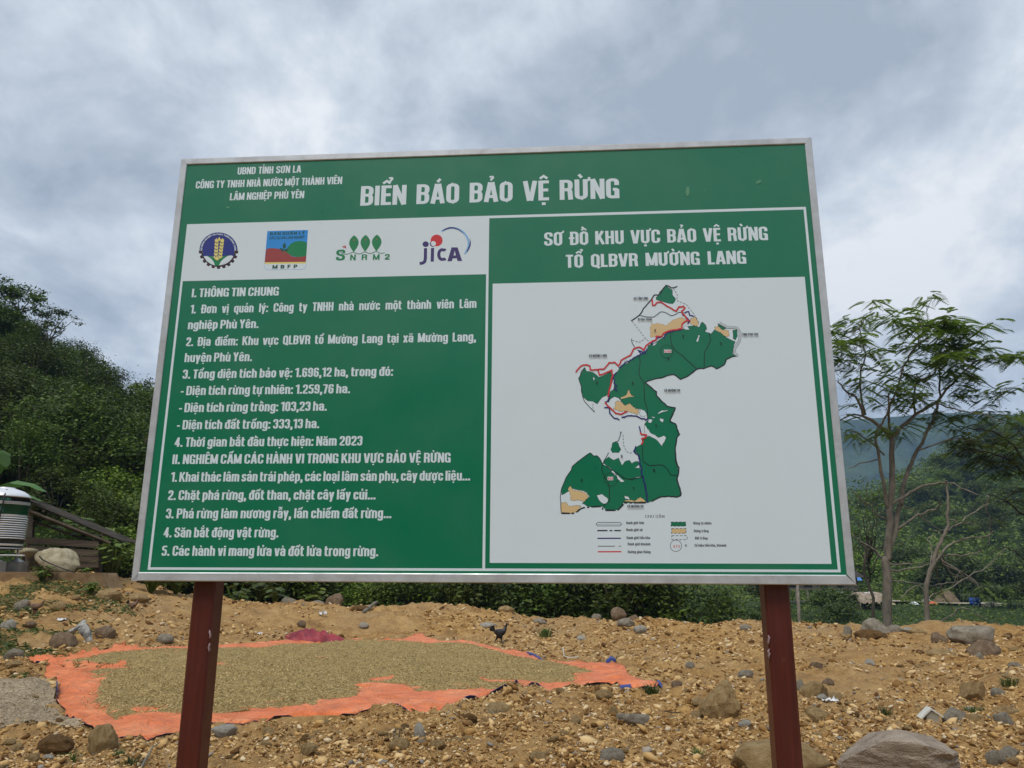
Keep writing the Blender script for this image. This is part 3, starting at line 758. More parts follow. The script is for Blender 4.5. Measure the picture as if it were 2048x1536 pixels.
for txt, l, r_, sp_ in (
    ('I. THÔNG TIN CHUNG', c3(368, 124), c3(850, 112), .16),
    ('1. Đơn vị quản lý: Công ty TNHH nhà nước một thành viên Lâm', c3(361, 212), c3(1945, 183), .42),
    ('nghiệp Phù Yên.', c3(347, 302), c3(738, 292), .16),
    ('2. Địa điểm: Khu vực QLBVR tổ Mường Lang tại xã Mường Lang,', c3(337, 393), c3(1942, 368), .32),
    ('huyện Phù Yên.', c3(328, 484), c3(702, 475), .16),
    ('3. Tổng diện tích bảo vệ: 1.696,12 ha, trong đó:', c3(317, 577), c3(1483, 555), .17),
    ('- Diện tích rừng tự nhiên: 1.259,76 ha.', c3(307, 668), c3(1245, 652), .15),
    ('- Diện tích rừng trồng: 103,23 ha.', c3(297, 762), c3(1116, 749), .15),
    ('- Diện tích đất trống: 333,13 ha.', c3(286, 857), c3(1074, 846), .15),
    ('4. Thời gian bắt đầu thực hiện: Năm 2023', c4(273, 124), c4(1313, 110), .17),
    ('II. NGHIÊM CẤM CÁC HÀNH VI TRONG KHU VỰC BẢO VỆ RỪNG', c4(260, 220), c4(1802, 203), .17),
    ('1. Khai thác lâm sản trái phép, các loại lâm sản phụ, cây dược liệu...', c4(252, 319), c4(1910, 302), .13),
    ('2. Chặt phá rừng, đốt than, chặt cây lấy củi...', c4(236, 418), c4(1386, 409), .16),
    ('3. Phá rừng làm nương rẫy, lấn chiếm đất rừng...', c4(224, 521), c4(1474, 511), .18),
    ('4. Săn bắt động vật rừng.', c4(212, 624), c4(848, 620), .17),
    ('5. Các hành vi mang lửa và đốt lửa trong rừng.', c4(201, 727), c4(1401, 723), .17)):
    cap = 17.0 + 3.0 * (l[1] - 590) / 520
    body = Print(1); textpx(body, txt, l, r_, cap, space=sp_ * 1.25)
    body.build('notice_lettering', M_W, panel)

# ---- emblems in the white strip
def mapper(sx, ox, oy): return lambda x, y: B(x / sx + ox, y / sx + oy, PY)
e1 = mapper(7.877, 380, 440)
def mpoly(pr, f, pts, m, **k): pr.poly([f(*p) for p in pts], m, **k)
def leafpts(x, y, l, w_, ang, n=8):
    out = []; ca, sa = math.cos(ang), math.sin(ang)
    for s_ in (1, -1):
        for i in range(n + 1):
            t_ = i / n if s_ == 1 else 1 - i / n
            if s_ == -1 and i in (0, n): continue
            a, b = l * t_, s_ * w_ * math.sin(math.pi * t_ ** 0.85)
            out.append((x + a * ca - b * sa, y + a * sa + b * ca))
    return out
em = Print(3)
mats_e = [M_EMB, M_GEAR, M_W, M_LGR, M_YEL]
ccx, ccy, rx, ry = 450, 478, 300, 282
circ = lambda r, a0, a1, n=48: [(ccx + rx * r * math.cos(a0 + (a1 - a0) * i / n), ccy - ry * r * math.sin(a0 + (a1 - a0) * i / n)) for i in range(n + 1)]
gear = []
for i in range(11):
    a = -math.pi - .05 + (math.pi + .1) * (i + .15) / 11; b = (math.pi + .1) / 11
    for (da, r) in ((0, .93), (.12 * b, 1.04), (.58 * b, 1.04), (.70 * b, .93)): gear.append((ccx + rx * r * math.cos(a + da), ccy - ry * r * math.sin(a + da)))
mpoly(em, e1, gear + [(ccx + rx * .86, ccy)] + circ(.84, 0, -math.pi, 30), 1)
mpoly(em, e1, circ(1.0, 0, math.pi) + [(ccx - rx * .84, ccy)] + [(ccx - rx * .8, ccy + 90), (ccx, ccy + 100), (ccx + rx * .8, ccy + 90)] + [(ccx + rx * .84, ccy)], 0)
mpoly(em, e1, circ(.80, -.38, -math.pi + .38, 30), 2)
mpoly(em, e1, [(270, 565), (330, 565), (395, 600), (430, 640), (480, 600), (540, 565), (640, 550), (560, 600), (500, 650), (455, 720), (390, 720), (375, 660), (330, 605)], 3)
mpoly(em, e1, [(205, 478), (700, 478), (690, 545), (640, 550), (540, 568), (440, 600), (330, 568), (225, 568), (208, 530)], 0)
mpoly(em, e1, [(215, 572), (270, 575), (340, 625), (385, 690), (392, 716), (330, 695), (265, 650)], 2); mpoly(em, e1, [(455, 716), (470, 675), (520, 620), (590, 570), (655, 555), (640, 590), (590, 650), (520, 700)], 2)
mpoly(em, e1, [(270, 566), (335, 570), (400, 600), (430, 640), (480, 600), (550, 570), (600, 562), (545, 600), (490, 650), (455, 718), (395, 718), (385, 670), (335, 610)], 3)
for (sx0, sy0, sx1, sy1) in ((408, 610, 425, 330), (478, 600, 512, 330)):
    for i in range(6):
        t_ = i / 5.4; x = sx0 + (sx1 - sx0) * t_; y = sy0 + (sy1 - sy0) * t_
        for sd in (-1, 1): mpoly(em, e1, leafpts(x + sd * 3, y + 8, 62, 15, -math.pi / 2 + sd * .42), 4)
mpoly(em, e1, leafpts(464, 335, 68, 15, -math.pi / 2), 4); mpoly(em, e1, leafpts(424, 340, 55, 13, -math.pi / 2), 4); mpoly(em, e1, leafpts(512, 340, 55, 13, -math.pi / 2), 4)
mpoly(em, e1, [(415, 590), (465, 600), (440, 645), (405, 625)], 4)
tx = 'BỘ NÔNG NGHIỆP VÀ PHÁT TRIỂN NÔNG THÔN'
def arcf(a_, c_):
    an = math.pi * 1.01 - a_ * math.pi * 1.02; r = .845 + c_
    return e1(ccx + rx * r * math.cos(an), ccy - ry * r * math.sin(an))
lettering(em, tx, 0, 0, 1, 0.085, 2, xf=arcf, s=.16, th=.14)
em.build('round_emblem', mats_e, logo_field)

lg = Print(3); mats_l = [M_BLUE, M_DKR, M_LGR, M_YEL, M_W, M_DGT, M_LBL]
def rr(pts): return pts
mpoly(lg, e1, [(1172, 665), (1830, 655), (1826, 740), (1800, 772), (1770, 782), (1230, 788), (1190, 778), (1168, 745)], 6)
mpoly(lg, e1, [(1176, 690), (1824, 684), (1821, 738), (1797, 767), (1768, 777), (1232, 783), (1194, 774), (1173, 743)], 4)
mpoly(lg, e1, [(1176, 668), (1828, 660), (1826, 686), (1176, 694)], 3)
mpoly(lg, e1, [(1220, 175), (1860, 157), (1826, 660), (1176, 667)], 0)
red = [(1198, 468)] + [(x, 455 + 70 * (1 - math.cos((x - 1310) / 330 * 2.2)) * (1 if x > 1310 else .1) - 10) for x in range(1230, 1560, 22)] + [(1600, 572), (1660, 583), (1740, 585), (1830, 560), (1826, 660), (1176, 667)]
mpoly(lg, e1, red, 1)
mpoly(lg, e1, [(1500, 490), (1540, 430), (1590, 375), (1650, 342), (1720, 330), (1790, 335), (1845, 360), (1832, 562), (1770, 580), (1700, 585), (1620, 572), (1550, 535)], 2)
mpoly(lg, e1, leafpts(1485, 460, 108, 26, -math.pi / 2 + .05), 5); mpoly(lg, e1, leafpts(1488, 490, 90, 22, -math.pi + .5), 5); mpoly(lg, e1, leafpts(1490, 492, 75, 20, -.55), 5)
lg.line([e1(1490, 450), e1(1487, 550)], .0016, 2)
def lt(pr, f, text, l, r_, cap, m, **k):
    a, b = f(*l), f(*r_); c = f(l[0], l[1] - cap)[1] - a[1]; lettering(pr, text, a[0], (a[1] + b[1]) / 2, b[0], c, m, **k)
lt(lg, e1, 'BAN QUẢN LÝ', (1258, 240), (1808, 224), 44, 5, s=.17, th=.17, gap=.14)
lt(lg, e1, 'CÁC DỰ ÁN LÂM NGHIỆP', (1250, 306), (1805, 288), 40, 5, s=.13, th=.12, gap=.10)
lt(lg, e1, 'MBFP', (1300, 767), (1690, 760), 56, 5, s=.17, th=.19, gap=.45)
lg.build('square_logo', mats_l, logo_field)

e3 = mapper(6.606, 650, 440)
ln = Print(3); mats_n = [M_LGR, M_RED]
for x, tp_, bt in ((386, 202, 425), (537, 196, 420), (687, 192, 415)):
    pts = [(x, tp_)]; 
    for sgn in (1, -1):
        rng = [i / 12 for i in range(1, 12)]; rng = rng if sgn == 1 else rng[::-1]
        for t_ in rng: pts.append((x - 8 * t_ + sgn * 63 * math.sin(math.pi * t_ ** .85), tp_ + (bt - tp_) * t_))
        if sgn == 1: pts.append((x - 8, bt))
    mpoly(ln, e3, pts, 0)
    ln.line([e3(x - 12, tp_ + 68), e3(x + 6, tp_ + 60)], .0022, 1)
wave = [(205, 425), (235, 450), (290, 455), (340, 438), (378, 420), (420, 448), (470, 450), (528, 415), (570, 442), (625, 440), (678, 410), (715, 438), (760, 442), (790, 432)]
ln.line(rpath([e3(*p) for p in wave], .01), .0021, 0)
lt(ln, e3, 'S', (143, 536), (262, 533), 142, 0, s=.16, th=.17); lt(ln, e3, 'N', (333, 534), (403, 532), 76, 0, s=.15, th=.15)
lt(ln, e3, 'R', (484, 528), (556, 526), 72, 0, s=.15, th=.16); lt(ln, e3, 'M', (634, 528), (718, 526), 74, 0, s=.15, th=.15); lt(ln, e3, '2', (790, 524), (853, 522), 72, 0, s=.15, th=.17)
for an in (2.9, -.5, .9): mpoly(ln, e3, leafpts(258, 357, 28, 8, -an), 1)
ln.build('leaf_logo', mats_n, logo_field)

lj = Print(3); mats_j = [M_PUR, M_RED, M_W, M_LBL, M_NAVY]
cj = lambda x, y, rx_, ry_, n=32: [(x + rx_ * math.cos(2 * math.pi * i / n), y - ry_ * math.sin(2 * math.pi * i / n)) for i in range(n)]
mpoly(lj, e3, cj(1330, 320, 41, 38), 0)
mpoly(lj, e3, cj(1425, 316, 40, 38), 0); mpoly(lj, e3, cj(1475, 270, 79, 77), 1); mpoly(lj, e3, cj(1432, 312, 33, 33), 2)
lj.line([e3(1328, 372), e3(1326, 510), e3(1318, 548), e3(1296, 568), e3(1250, 576)], .0098, 0); lj.line([e3(1421, 370), e3(1417, 550)], .0098, 0)
cpts = [e3(1545 + 42 * math.cos(a) * 1.0 + (22 if math.cos(a) > .2 else 0), 457 - 64 * math.sin(a)) for a in np.linspace(.95, 2 * math.pi - .95, 18)]
lj.line(cpts, .0095, 0)
mpoly(lj, e3, [(1618, 545), (1672, 362), (1752, 362), (1812, 541), (1752, 542), (1740, 505), (1686, 508), (1676, 543)], 0, holes=[[e3(1698, 470), e3(1714, 405), e3(1730, 468)]])
arc = [(1540, 150), (1590, 122), (1650, 106), (1710, 104), (1770, 122), (1820, 155), (1862, 200), (1890, 250), (1900, 310), (1890, 370), (1868, 420), (1845, 448)]
lj.line(rpath([e3(*p) for p in arc], .01), .0055, 3, ws=None)
na_ = len(arc); arc2 = [(1560, 140), (1600, 118), (1650, 103), (1700, 104), (1760, 124), (1815, 165), (1838, 185)]
lj.line([e3(*p) for p in arc2], .004, 4, ws=[.0035, .0048, .005, .0045, .0032, .0018, .0004])
arc3 = [(1912, 240), (1920, 290), (1917, 330), (1900, 375), (1875, 420)]
lj.line([e3(*p) for p in arc3], .004, 4, ws=[.0005, .0028, .004, .0042, .0034])
lj.build('lettered_logo', mats_j, logo_field)

# ---- the map
f5 = lambda x, y: B(x / 4.654 + 1100, y / 4.654 + 560, PY)
f6 = lambda x, y: f5(x, y + 1117)
def jag(pts, amp, f, step=26, closed=False):
    out = []; n = len(pts)
    for i in range(n if closed else n - 1):
        a, b = np.array(pts[i], float), np.array(pts[(i + 1) % n], float); L = np.linalg.norm(b - a); k = max(1, int(L / step))
        for j in range(k):
            p = a + (b - a) * j / k
            if j: p = p + RNG.normal(0, amp, 2)
            out.append(f(*p))
    if not closed: out.append(f(*pts[-1]))
    return out
mp_ = Print(3); mats_m = [M_G, M_BEI, M_W, M_BLK, M_RED, M_NAVY]
c6 = lambda L: [(x, y + 1117) for x, y in L]
GREENS = [
 [(1080,50),(1110,75),(1140,95),(1140,140),(1170,175),(1160,205),(1140,222),(1060,205),(1025,195),(990,185),(985,165),(1010,140),(1020,110),(1050,85)],
 [(655,800),(700,780),(760,745),(830,700),(880,680),(905,640),(915,610),(980,585),(1050,540),(1090,495),(1150,470),(1230,455),(1260,460),(1290,430),(1340,425),(1390,440),(1405,400),(1420,390),(1450,420),(1460,455),(1440,480),(1470,490),(1500,500),(1530,465),(1600,500),(1650,540),(1690,560),(1725,575),(1705,640),(1700,690),(1740,705),(1690,715),(1640,740),(1620,790),(1550,828),(1500,800),(1430,825),(1370,830),(1330,868),(1275,900),(1215,925),(1150,880),(1090,895),(1000,915),(885,955),(990,1040),(990,1075),(1040,1130),(1090,1175),(1165,1190),(1150,1250),(1120,1310),(1170,1340),(1205,1433),(1175,1480),(1165,1580),(1175,1650),(1190,1740),(1200,1800),(1180,1830),(1220,1980),(1215,2005),(1180,2020),(1080,2012),(1000,2030),(920,2070),(905,2072),(890,1980),(870,1850),(850,1790),(850,1740),(820,1640),(815,1612),(790,1600),(785,1580),(812,1550),(850,1530),(862,1470),(890,1460),(930,1455),(1000,1490),(900,1400),(880,1340),(915,1300),(905,1260),(880,1240),(865,1210),(800,1195),(745,1150),(700,1170),(665,1130),(640,1100),(600,1085),(560,1110),(545,1140),(530,1130),(550,1080),(560,1040),(590,1020),(600,960),(590,900),(620,860),(650,820)],
 [(325,815),(340,850),(400,860),(455,905),(500,890),(560,850),(585,870),(585,930),(560,1000),(540,1070),(490,1090),(440,1155),(400,1130),(350,1125),(310,1090),(290,1040),(290,990),(265,915),(295,860)],
 c6([(375,490),(410,525),(435,515),(465,545),(490,600),(525,615),(590,660),(650,700),(710,735),(870,715),(880,780),(900,880),(905,955),(685,955),(640,1025),(515,1020),(490,990),(380,995),(320,970),(300,965),(345,920),(370,900),(340,860),(280,840),(200,820),(170,850),(110,885),(105,830),(150,720),(200,650),(205,620),(290,550)]),
 c6([(530,612),(500,590),(510,560),(545,530),(590,560),(640,540),(670,610),(700,570),(740,560),(760,590),(820,570),(845,640),(855,690),(868,714),(700,734),(600,665)]),
 c6([(605,390),(635,400),(660,460),(640,490),(580,490),(565,460),(580,400)]),
 [(1560,405),(1600,430),(1640,450),(1610,465),(1570,440)], [(1700,470),(1740,460),(1745,520),(1725,560),(1705,545)]]
for gi, p in enumerate(GREENS):
    q_ = jag(p, 3.0, f5, 30, True); mp_.poly(q_, 0, (), 4); mp_.line(q_, .0009, 3, 5, True)
WH = [c6([(880,230),(940,310),(1010,350),(1060,330),(1082,350),(1045,432),(990,370),(930,338),(880,330)]), c6([(435,885),(480,875),(540,920),(540,945),(495,965),(455,930)]), [(1380,510),(1398,520),(1385,560),(1372,580),(1360,570)], c6([(580,650),(600,670),(650,720),(695,760),(655,765),(615,705),(570,670)]),
 c6([(1000,125),(1040,95),(1105,95),(1060,110),(1010,130)]), c6([(1020,170),(1060,180),(1050,210),(1025,195)]), [(1240,450),(1265,420),(1285,440),(1300,465),(1260,462)], [(690,760),(720,745),(735,770),(700,780)], [(950,610),(1000,575),(985,600)], c6([(915,180),(955,185),(940,215),(915,210)]), c6([(940,150),(985,160),(960,170)]), c6([(790,630),(830,600),(835,635)]), [(400,900),(418,915),(410,940)], [(840,1200),(880,1215),(905,1260),(850,1275),(830,1240)], c6([(690,890),(730,900),(745,930),(700,920)])]
for p in WH: q_ = jag(p, 3, f5, 18, True); mp_.poly(q_, 2, (), 7); mp_.line(q_, .0008, 3, 8, True)
BE = [[(945,395),(960,415),(1000,400),(1080,425),(1150,370),(1230,345),(1260,370),(1240,400),(1230,440),(1150,465),(1090,480),(1050,520),(1000,520),(935,535),(930,450)], [(1310,360),(1360,345),(1385,400),(1370,430),(1330,420),(1300,400)], [(1530,440),(1560,430),(1600,465),(1660,470),(1670,520),(1640,530),(1600,500),(1535,460)],
 [(735,1015),(760,1075),(790,1085),(700,1100),(660,1110),(655,1095),(715,1065)], [(625,1125),(660,1130),(700,1170),(745,1150),(790,1195),(830,1210),(815,1255),(780,1240),(720,1220),(650,1225),(590,1200),(610,1170),(605,1140)],
 c6([(190,795),(210,835),(270,845),(330,865),(360,895),(320,945),(260,930),(190,930),(190,880),(165,830)]), c6([(105,960),(150,950),(170,985),(250,980),(290,985),(250,1040),(215,1050),(105,1050)]), c6([(680,945),(740,930),(790,940),(840,905),(880,930),(890,950)])]
for p in BE: q_ = jag(p, 3, f5, 24, True); mp_.poly(q_, 1, (), 9); mp_.dash(q_ + q_[:1], .0009, 3, .006, .003); mp_.k = 10
u = 1 / 4.654 * 1.0 / 1538 * 2.2        # one map pixel in metres, about
mp_.k = 11
THICK = [[(885,955),(930,990),(990,1040),(990,1075),(1040,1130),(1090,1175),(1165,1190),(1165,1197),(1115,1317),(1165,1337),(1205,1437),(1180,1467),(1165,1587),(1175,1707),(1200,1747),(1195,1807),(1180,1857),(1220,1987),(1215,2007),(1180,2022),(1100,2012),(1010,2027),(945,2062)],
 [(885,955),(1000,915),(1150,880),(1215,925),(1275,900),(1370,830),(1430,825),(1500,800),(1550,828),(1620,790),(1640,740),(1690,715),(1740,705)],
 [(755,380),(830,330),(870,265),(910,220),(945,180),(970,140),(1010,140),(1050,85),(1080,50),(1130,75),(1160,70),(1185,60)]]
for p in THICK: mp_.line(jag(p, 3, f5, 26), .0036, 3)
for a, b in (((105,1055),(185,1055)), ((200,1055),(225,1055)), ((245,1045),(290,1010)), ((290,1010),(325,1000)), ((345,1000),(365,998)), ((385,995),(475,990)), ((490,1000),(490,1022)), ((515,1027),(610,1027)), ((630,1027),(685,970)), ((690,957),(720,957)), ((740,957),(765,957)), ((780,957),(890,957))):
    mp_.line([f6(*a), f6(*b)], .0038, 3, 16)
mp_.k = 17
THIN = [[(835,330),(900,345),(970,345),(1030,295),(1070,300),(1130,335),(1170,320),(1200,300),(1245,305)], [(1120,480),(1130,600),(1160,650),(1240,710),(1370,830)], [(1480,490),(1495,560),(1470,620),(1440,670),(1435,810)], [(830,700),(840,760),(825,880),(875,960),(880,1120),(910,1220),(905,1290)], [(755,545),(765,590),(790,625)],
 c6([(860,430),(865,570),(920,610),(1050,605),(1090,640),(1125,700),(1180,700)]), c6([(525,615),(610,670),(690,730),(760,740),(870,715)]), c6([(545,490),(500,570),(480,640),(500,700),(550,790),(555,935),(490,990)]), c6([(490,600),(465,545),(435,515),(410,525),(375,490),(290,550),(205,620),(200,650),(150,720),(105,830),(95,905),(105,1050)]), c6([(655,295),(655,330),(635,385),(605,390)]), [(325,815),(290,850),(280,900),(265,915),(290,990),(300,1070),(320,1130),(415,1230)]]
for p in THIN: mp_.line(rpath(jag(p, 1.5, f5, 40), .004), .0019, 3, 18)
for p in ([(765,385),(890,545),(930,580)], [(1150,80),(1185,140),(1180,190),(1270,230),(1340,320),(1385,400)], [(765,560),(830,580),(890,545)], c6([(660,295),(680,330),(685,420),(710,480),(750,495),(775,480)]), [(415,1230),(395,1180),(405,1140)]):
    mp_.dash([f5(*a) for a in p], .0013, 3, .006, .004); mp_.k = 19
prov = [(1575,400),(1650,440),(1740,445),(1770,490),(1765,560),(1715,640),(1720,690),(1750,705)]
mp_.line(rpath([f5(*a) for a in prov], .004), .0072, 3, 20); mp_.line(rpath([f5(*a) for a in prov], .004), .0052, 2, 21); mp_.line(rpath([f5(*a) for a in prov], .004), .0008, 3, 22)
mp_.k = 23
for p in ([(640,820),(700,770),(830,700),(885,670),(900,640)], [(1050,540),(1090,490),(1150,470),(1225,460)], [(1250,310),(1290,295),(1300,330),(1340,340)], [(1230,310),(1300,380),(1280,410)], [(620,860),(590,890),(595,960),(620,985),(600,1020),(630,1035)], [(555,1075),(545,1120),(510,1140)], [(505,1190),(550,1190),(555,1240),(590,1280),(645,1305)], [(665,1280),(760,1262),(830,1280),(890,1305),(910,1290)], [(940,600),(1000,540),(1050,520)], [(860,640),(885,680),(820,655),(845,690)],
 c6([(830,245),(845,300)]), c6([(800,430),(780,475),(820,510),(835,590),(855,640),(850,680),(870,720),(885,800),(905,955)])):
    mp_.line(jag(p, 4, f5, 16), .0036, 5)
for p in ([(240,860),(290,800),(340,790),(370,800),(375,835),(420,835),(500,830),(550,770),(600,765),(635,800),(660,750),(700,725),(750,700),(780,640),(830,625),(870,655),(895,610),(940,580),(985,560),(990,525),(1040,525),(1080,485),(1150,465),(1225,455),(1230,410),(1260,385),(1290,380),(1260,340),(1230,310),(1225,290),(1255,260),(1240,245),(1200,250),(1175,290),(1130,265),(1070,230),(1030,205),(995,210),(975,235),(955,235),(950,180)],
 [(445,840),(460,885),(530,860),(575,840),(585,890),(565,970),(545,1050),(540,1090)], [(510,1140),(560,1190),(610,1240),(660,1250),(720,1225)], c6([(840,300),(850,320),(895,325),(890,350),(855,360),(865,390),(850,415)])):
    mp_.line(jag(p, 3, f5, 20), .0042, 4)
ring = lambda f, x, y, r, n=30: [f(x + r * math.cos(2 * math.pi * i / n), y + r * math.sin(2 * math.pi * i / n)) for i in range(n)]
mp_.line(ring(f5, 1085, 665, 60), .0009, 3, None, True); mp_.line(ring(f6, 565, 738, 62), .0009, 3, None, True)
mp_.poly([f5(1060, 650), f5(1128, 650), f5(1128, 680), f5(1060, 680)], 2); mp_.poly([f6(536, 715), f6(588, 715), f6(588, 748), f6(536, 748)], 2)
ser = dict(s=.20, th=.13, gap=.09, space=.22)
lt(mp_, f5, '474A', (1063, 678), (1125, 678), 24, 4, **ser); lt(mp_, f6, '473', (540, 744), (584, 744), 24, 4, **ser)
for tx, x, y in (('2', 1240, 540), ('1', 1590, 607), ('3', 1100, 748), ('4', 770, 975), ('1', 435, 972), ('5', 988, 1368), ('8', 968, 1784), ('7', 778, 1952), ('4', 295, 1877), ('6', 668, 1655), ('2', 978, 487)):
    lt(mp_, f5, tx, (x - 8, y), (x + 8, y), 26, 3, **ser)
for tx, l, r_ in (('XÃ TÂN LANG', (778, 187), (912, 183)), ('N Văn Thịnh', (820, 380), (948, 377)), ('XÃ MƯỜNG LANG', (362, 719), (530, 716)), ('TỈNH PHÚ THỌ', (1787, 521), (1935, 518)), ('XÃ MƯỜNG DO', (1062, 1042), (1210, 1040)), ('XÃ MƯỜNG DO', (718, 2119), (870, 2117))):
    lt(mp_, f5, tx, l, r_, 22, 3, **ser)
mp_.build('forest_map', mats_m, map_field)
class Legend:
    def __init__(s): s.k = 3
    def _go(s, n, fn):
        p = Print(3); fn(p); p.build(n, mats_m, map_field)
    def line(s, *a, **k): s._go('legend_symbol', lambda p: p.line(*a, **k))
lgd = Legend()
LT = lambda *a, **k: lgd._go('legend_lettering', lambda p: lt(p, *a, **k))
LT(f6, 'CHÚ DẪN', (888, 1098), (1065, 1096), 27, 3, s=.12, th=.07, gap=.16, space=.3)
pill = [(444, 1140), (652, 1140), (668, 1156), (652, 1172), (444, 1172), (428, 1156)]
lgd.line([f6(*p) for p in pill], .0016, 3, None, True); lgd.line([f6(442, 1157), f6(654, 1157)], .0008, 3)
for a, b in ((440, 535), (555, 580), (598, 660)): lgd.line([f6(a, 1216), f6(b, 1215)], .0034, 3, 8)
lgd.line([f6(442, 1288), f6(660, 1287)], .0034, 5); lgd.line([f6(446, 1361), f6(604, 1360)], .0015, 3, 12); lgd.line([f6(640, 1361), f6(662, 1360)], .0015, 3, 12); lgd.k = 13
lgd.line([f6(444, 1413), f6(664, 1412)], .0034, 4)
for tx, l, r_ in (('Ranh giới tỉnh', (710, 1157), (875, 1156)), ('Ranh giới xã', (710, 1222), (862, 1221)), ('Ranh giới tiểu khu', (714, 1296), (932, 1295)), ('Ranh giới khoảnh', (724, 1355), (935, 1353)), ('Đường giao thông', (725, 1428), (937, 1426)), ('Rừng tự nhiên', (1335, 1160), (1503, 1159)), ('Rừng trồng', (1340, 1233), (1477, 1231)), ('Đất trống', (1350, 1300), (1467, 1298)), ('Số hiệu tiểu khu, khoảnh', (1345, 1367), (1642, 1365))):
    LT(f6, tx, l, r_, 26, 3, s=.19, th=.13, gap=.07, space=.24)
lgd.k = 18
for (xa, ya, xb, yb, m_) in ((1127, 1136, 1263, 1174, 0), (1132, 1197, 1266, 1240, 1), (1134, 1263, 1276, 1300, 2)):
    q_ = [f6(xa, ya), f6(xb, ya), f6(xb, yb), f6(xa, yb)]; lgd._go('legend_symbol', lambda p: (p.poly(q_, m_), p.dash(q_ + q_[:1], .0016, 3, .007, .004)))
lgd.line(ring(f6, 1172, 1357, 53), .0013, 3, None, True)
LT(f6, '473', (1145, 1376), (1208, 1375), 26, 4, s=.12, th=.08, gap=.09); LT(f6, '6', (1257, 1367), (1275, 1367), 24, 3, s=.14, th=.09)
# pale scuffs and dirt specks on the sheet
SCUFF = flat('scuff_mark', (0.10, 0.30, 0.17), 0.6)
for (x, y, l_, w_, a_) in ((1375, 383, .034, .006, 1.45), (1517, 364, .020, .0045, .5), (1409, 381, .004, .002, 0), (456, 415, .012, .003, .2)):
    sc_s = Print(26)
    xx, zz_ = B(x, y, PY); sc_s.poly([(xx + l_ / 2 * math.cos(t_) * math.cos(a_) - w_ * math.sin(t_) * math.sin(a_), zz_ + l_ / 2 * math.cos(t_) * math.sin(a_) + w_ * math.sin(t_) * math.cos(a_)) for t_ in np.linspace(0, 6.283, 14, endpoint=False)])
    sc_s.build('scuff_mark', SCUFF, panel)
# ------------------------------------------------------------------ vegetation
def leaves(centers, size, up=0.5, aspect=0.5, rng=RNG, out=None, oc=None):
    """one small folded blade per centre"""
    c = np.asarray(centers, float); n = len(c)
    a = rng.normal(size=(n, 3)); a[:, 2] *= 0.45; a /= np.linalg.norm(a, axis=1)[:, None] + 1e-9
    nn = rng.normal(size=(n, 3)); nn[:, 2] = np.abs(nn[:, 2]) + up
    if oc is not None:
        o = c - oc; o /= np.linalg.norm(o, axis=1)[:, None] + 1e-9; nn += o * 0.8
    b = np.cross(nn, a); b /= np.linalg.norm(b, axis=1)[:, None] + 1e-9
    s = (size * rng.uniform(0.6, 1.3, n))[:, None]
    v = np.stack([c - a * s * 0.5, c + b * s * aspect * 0.5 + a * s * .05, c + a * s * 0.55 - np.array([0, 0, 1]) * s * 0.12, c - b * s * aspect * 0.5 + a * s * .05], 1).reshape(-1, 3)
    return v, np.arange(n * 4).reshape(n, 4)
def crown_points(rx, ry, rz, nclump, per, cr, rng, hollow=0.45, flatz=0.6):
    """clumps spread through an uneven ellipsoid, most near its outside"""
    out = []
    for k in range(nclump):
        d = rng.normal(size=3); d /= np.linalg.norm(d); d[2] = abs(d[2]) * 1.1 - 0.25
        r = hollow + (1 - hollow) * rng.random() ** 0.6; r *= rng.uniform(0.8, 1.15)
        p = np.array([d[0] * rx, d[1] * ry, d[2] * rz]) * r
        q = rng.normal(size=(per, 3)) * cr * rng.uniform(0.6, 1.3) * np.array([1, 1, flatz]); out.append(p + q)
    return np.concatenate(out)
LM_DARK = leafmat('dark_foliage', (0.0143, 0.0273, 0.0039), (0.0520, 0.0832, 0.0117), (0.1196, 0.1625, 0.0221))
LM_MID = leafmat('mid_green_foliage', (0.0275, 0.0525, 0.0050), (0.0975, 0.1525, 0.0163), (0.2063, 0.2625, 0.0338))
LM_YEL = leafmat('yellow_green_foliage', (0.0360, 0.0660, 0.0096), (0.0900, 0.1380, 0.0216), (0.1560, 0.2040, 0.0420))
LM_RIGHT = leafmat('pinnate_foliage', (0.0473, 0.0878, 0.0135), (0.1283, 0.2025, 0.0270), (0.2295, 0.3038, 0.0486), 0.5, 0.35, 0.5)
LM_FAR = leafmat('hill_foliage', (0.0324, 0.0594, 0.0054), (0.1053, 0.1593, 0.0162), (0.2025, 0.2700, 0.0324), clump=0.12)
BARK = noisy('bark', (0.05, 0.038, 0.028), (0.14, 0.115, 0.09), 5, 0.9, 0.5, 0.03, (1, 1, 0.25))
BARKP = noisy('pale_bark', (0.11, 0.095, 0.075), (0.26, 0.225, 0.18), 5, 0.9, 0.5, 0.02, (1, 1, 0.5))
DEADW = noisy('dead_branch_wood', (0.12, 0.105, 0.085), (0.30, 0.27, 0.22), 8, 0.9)

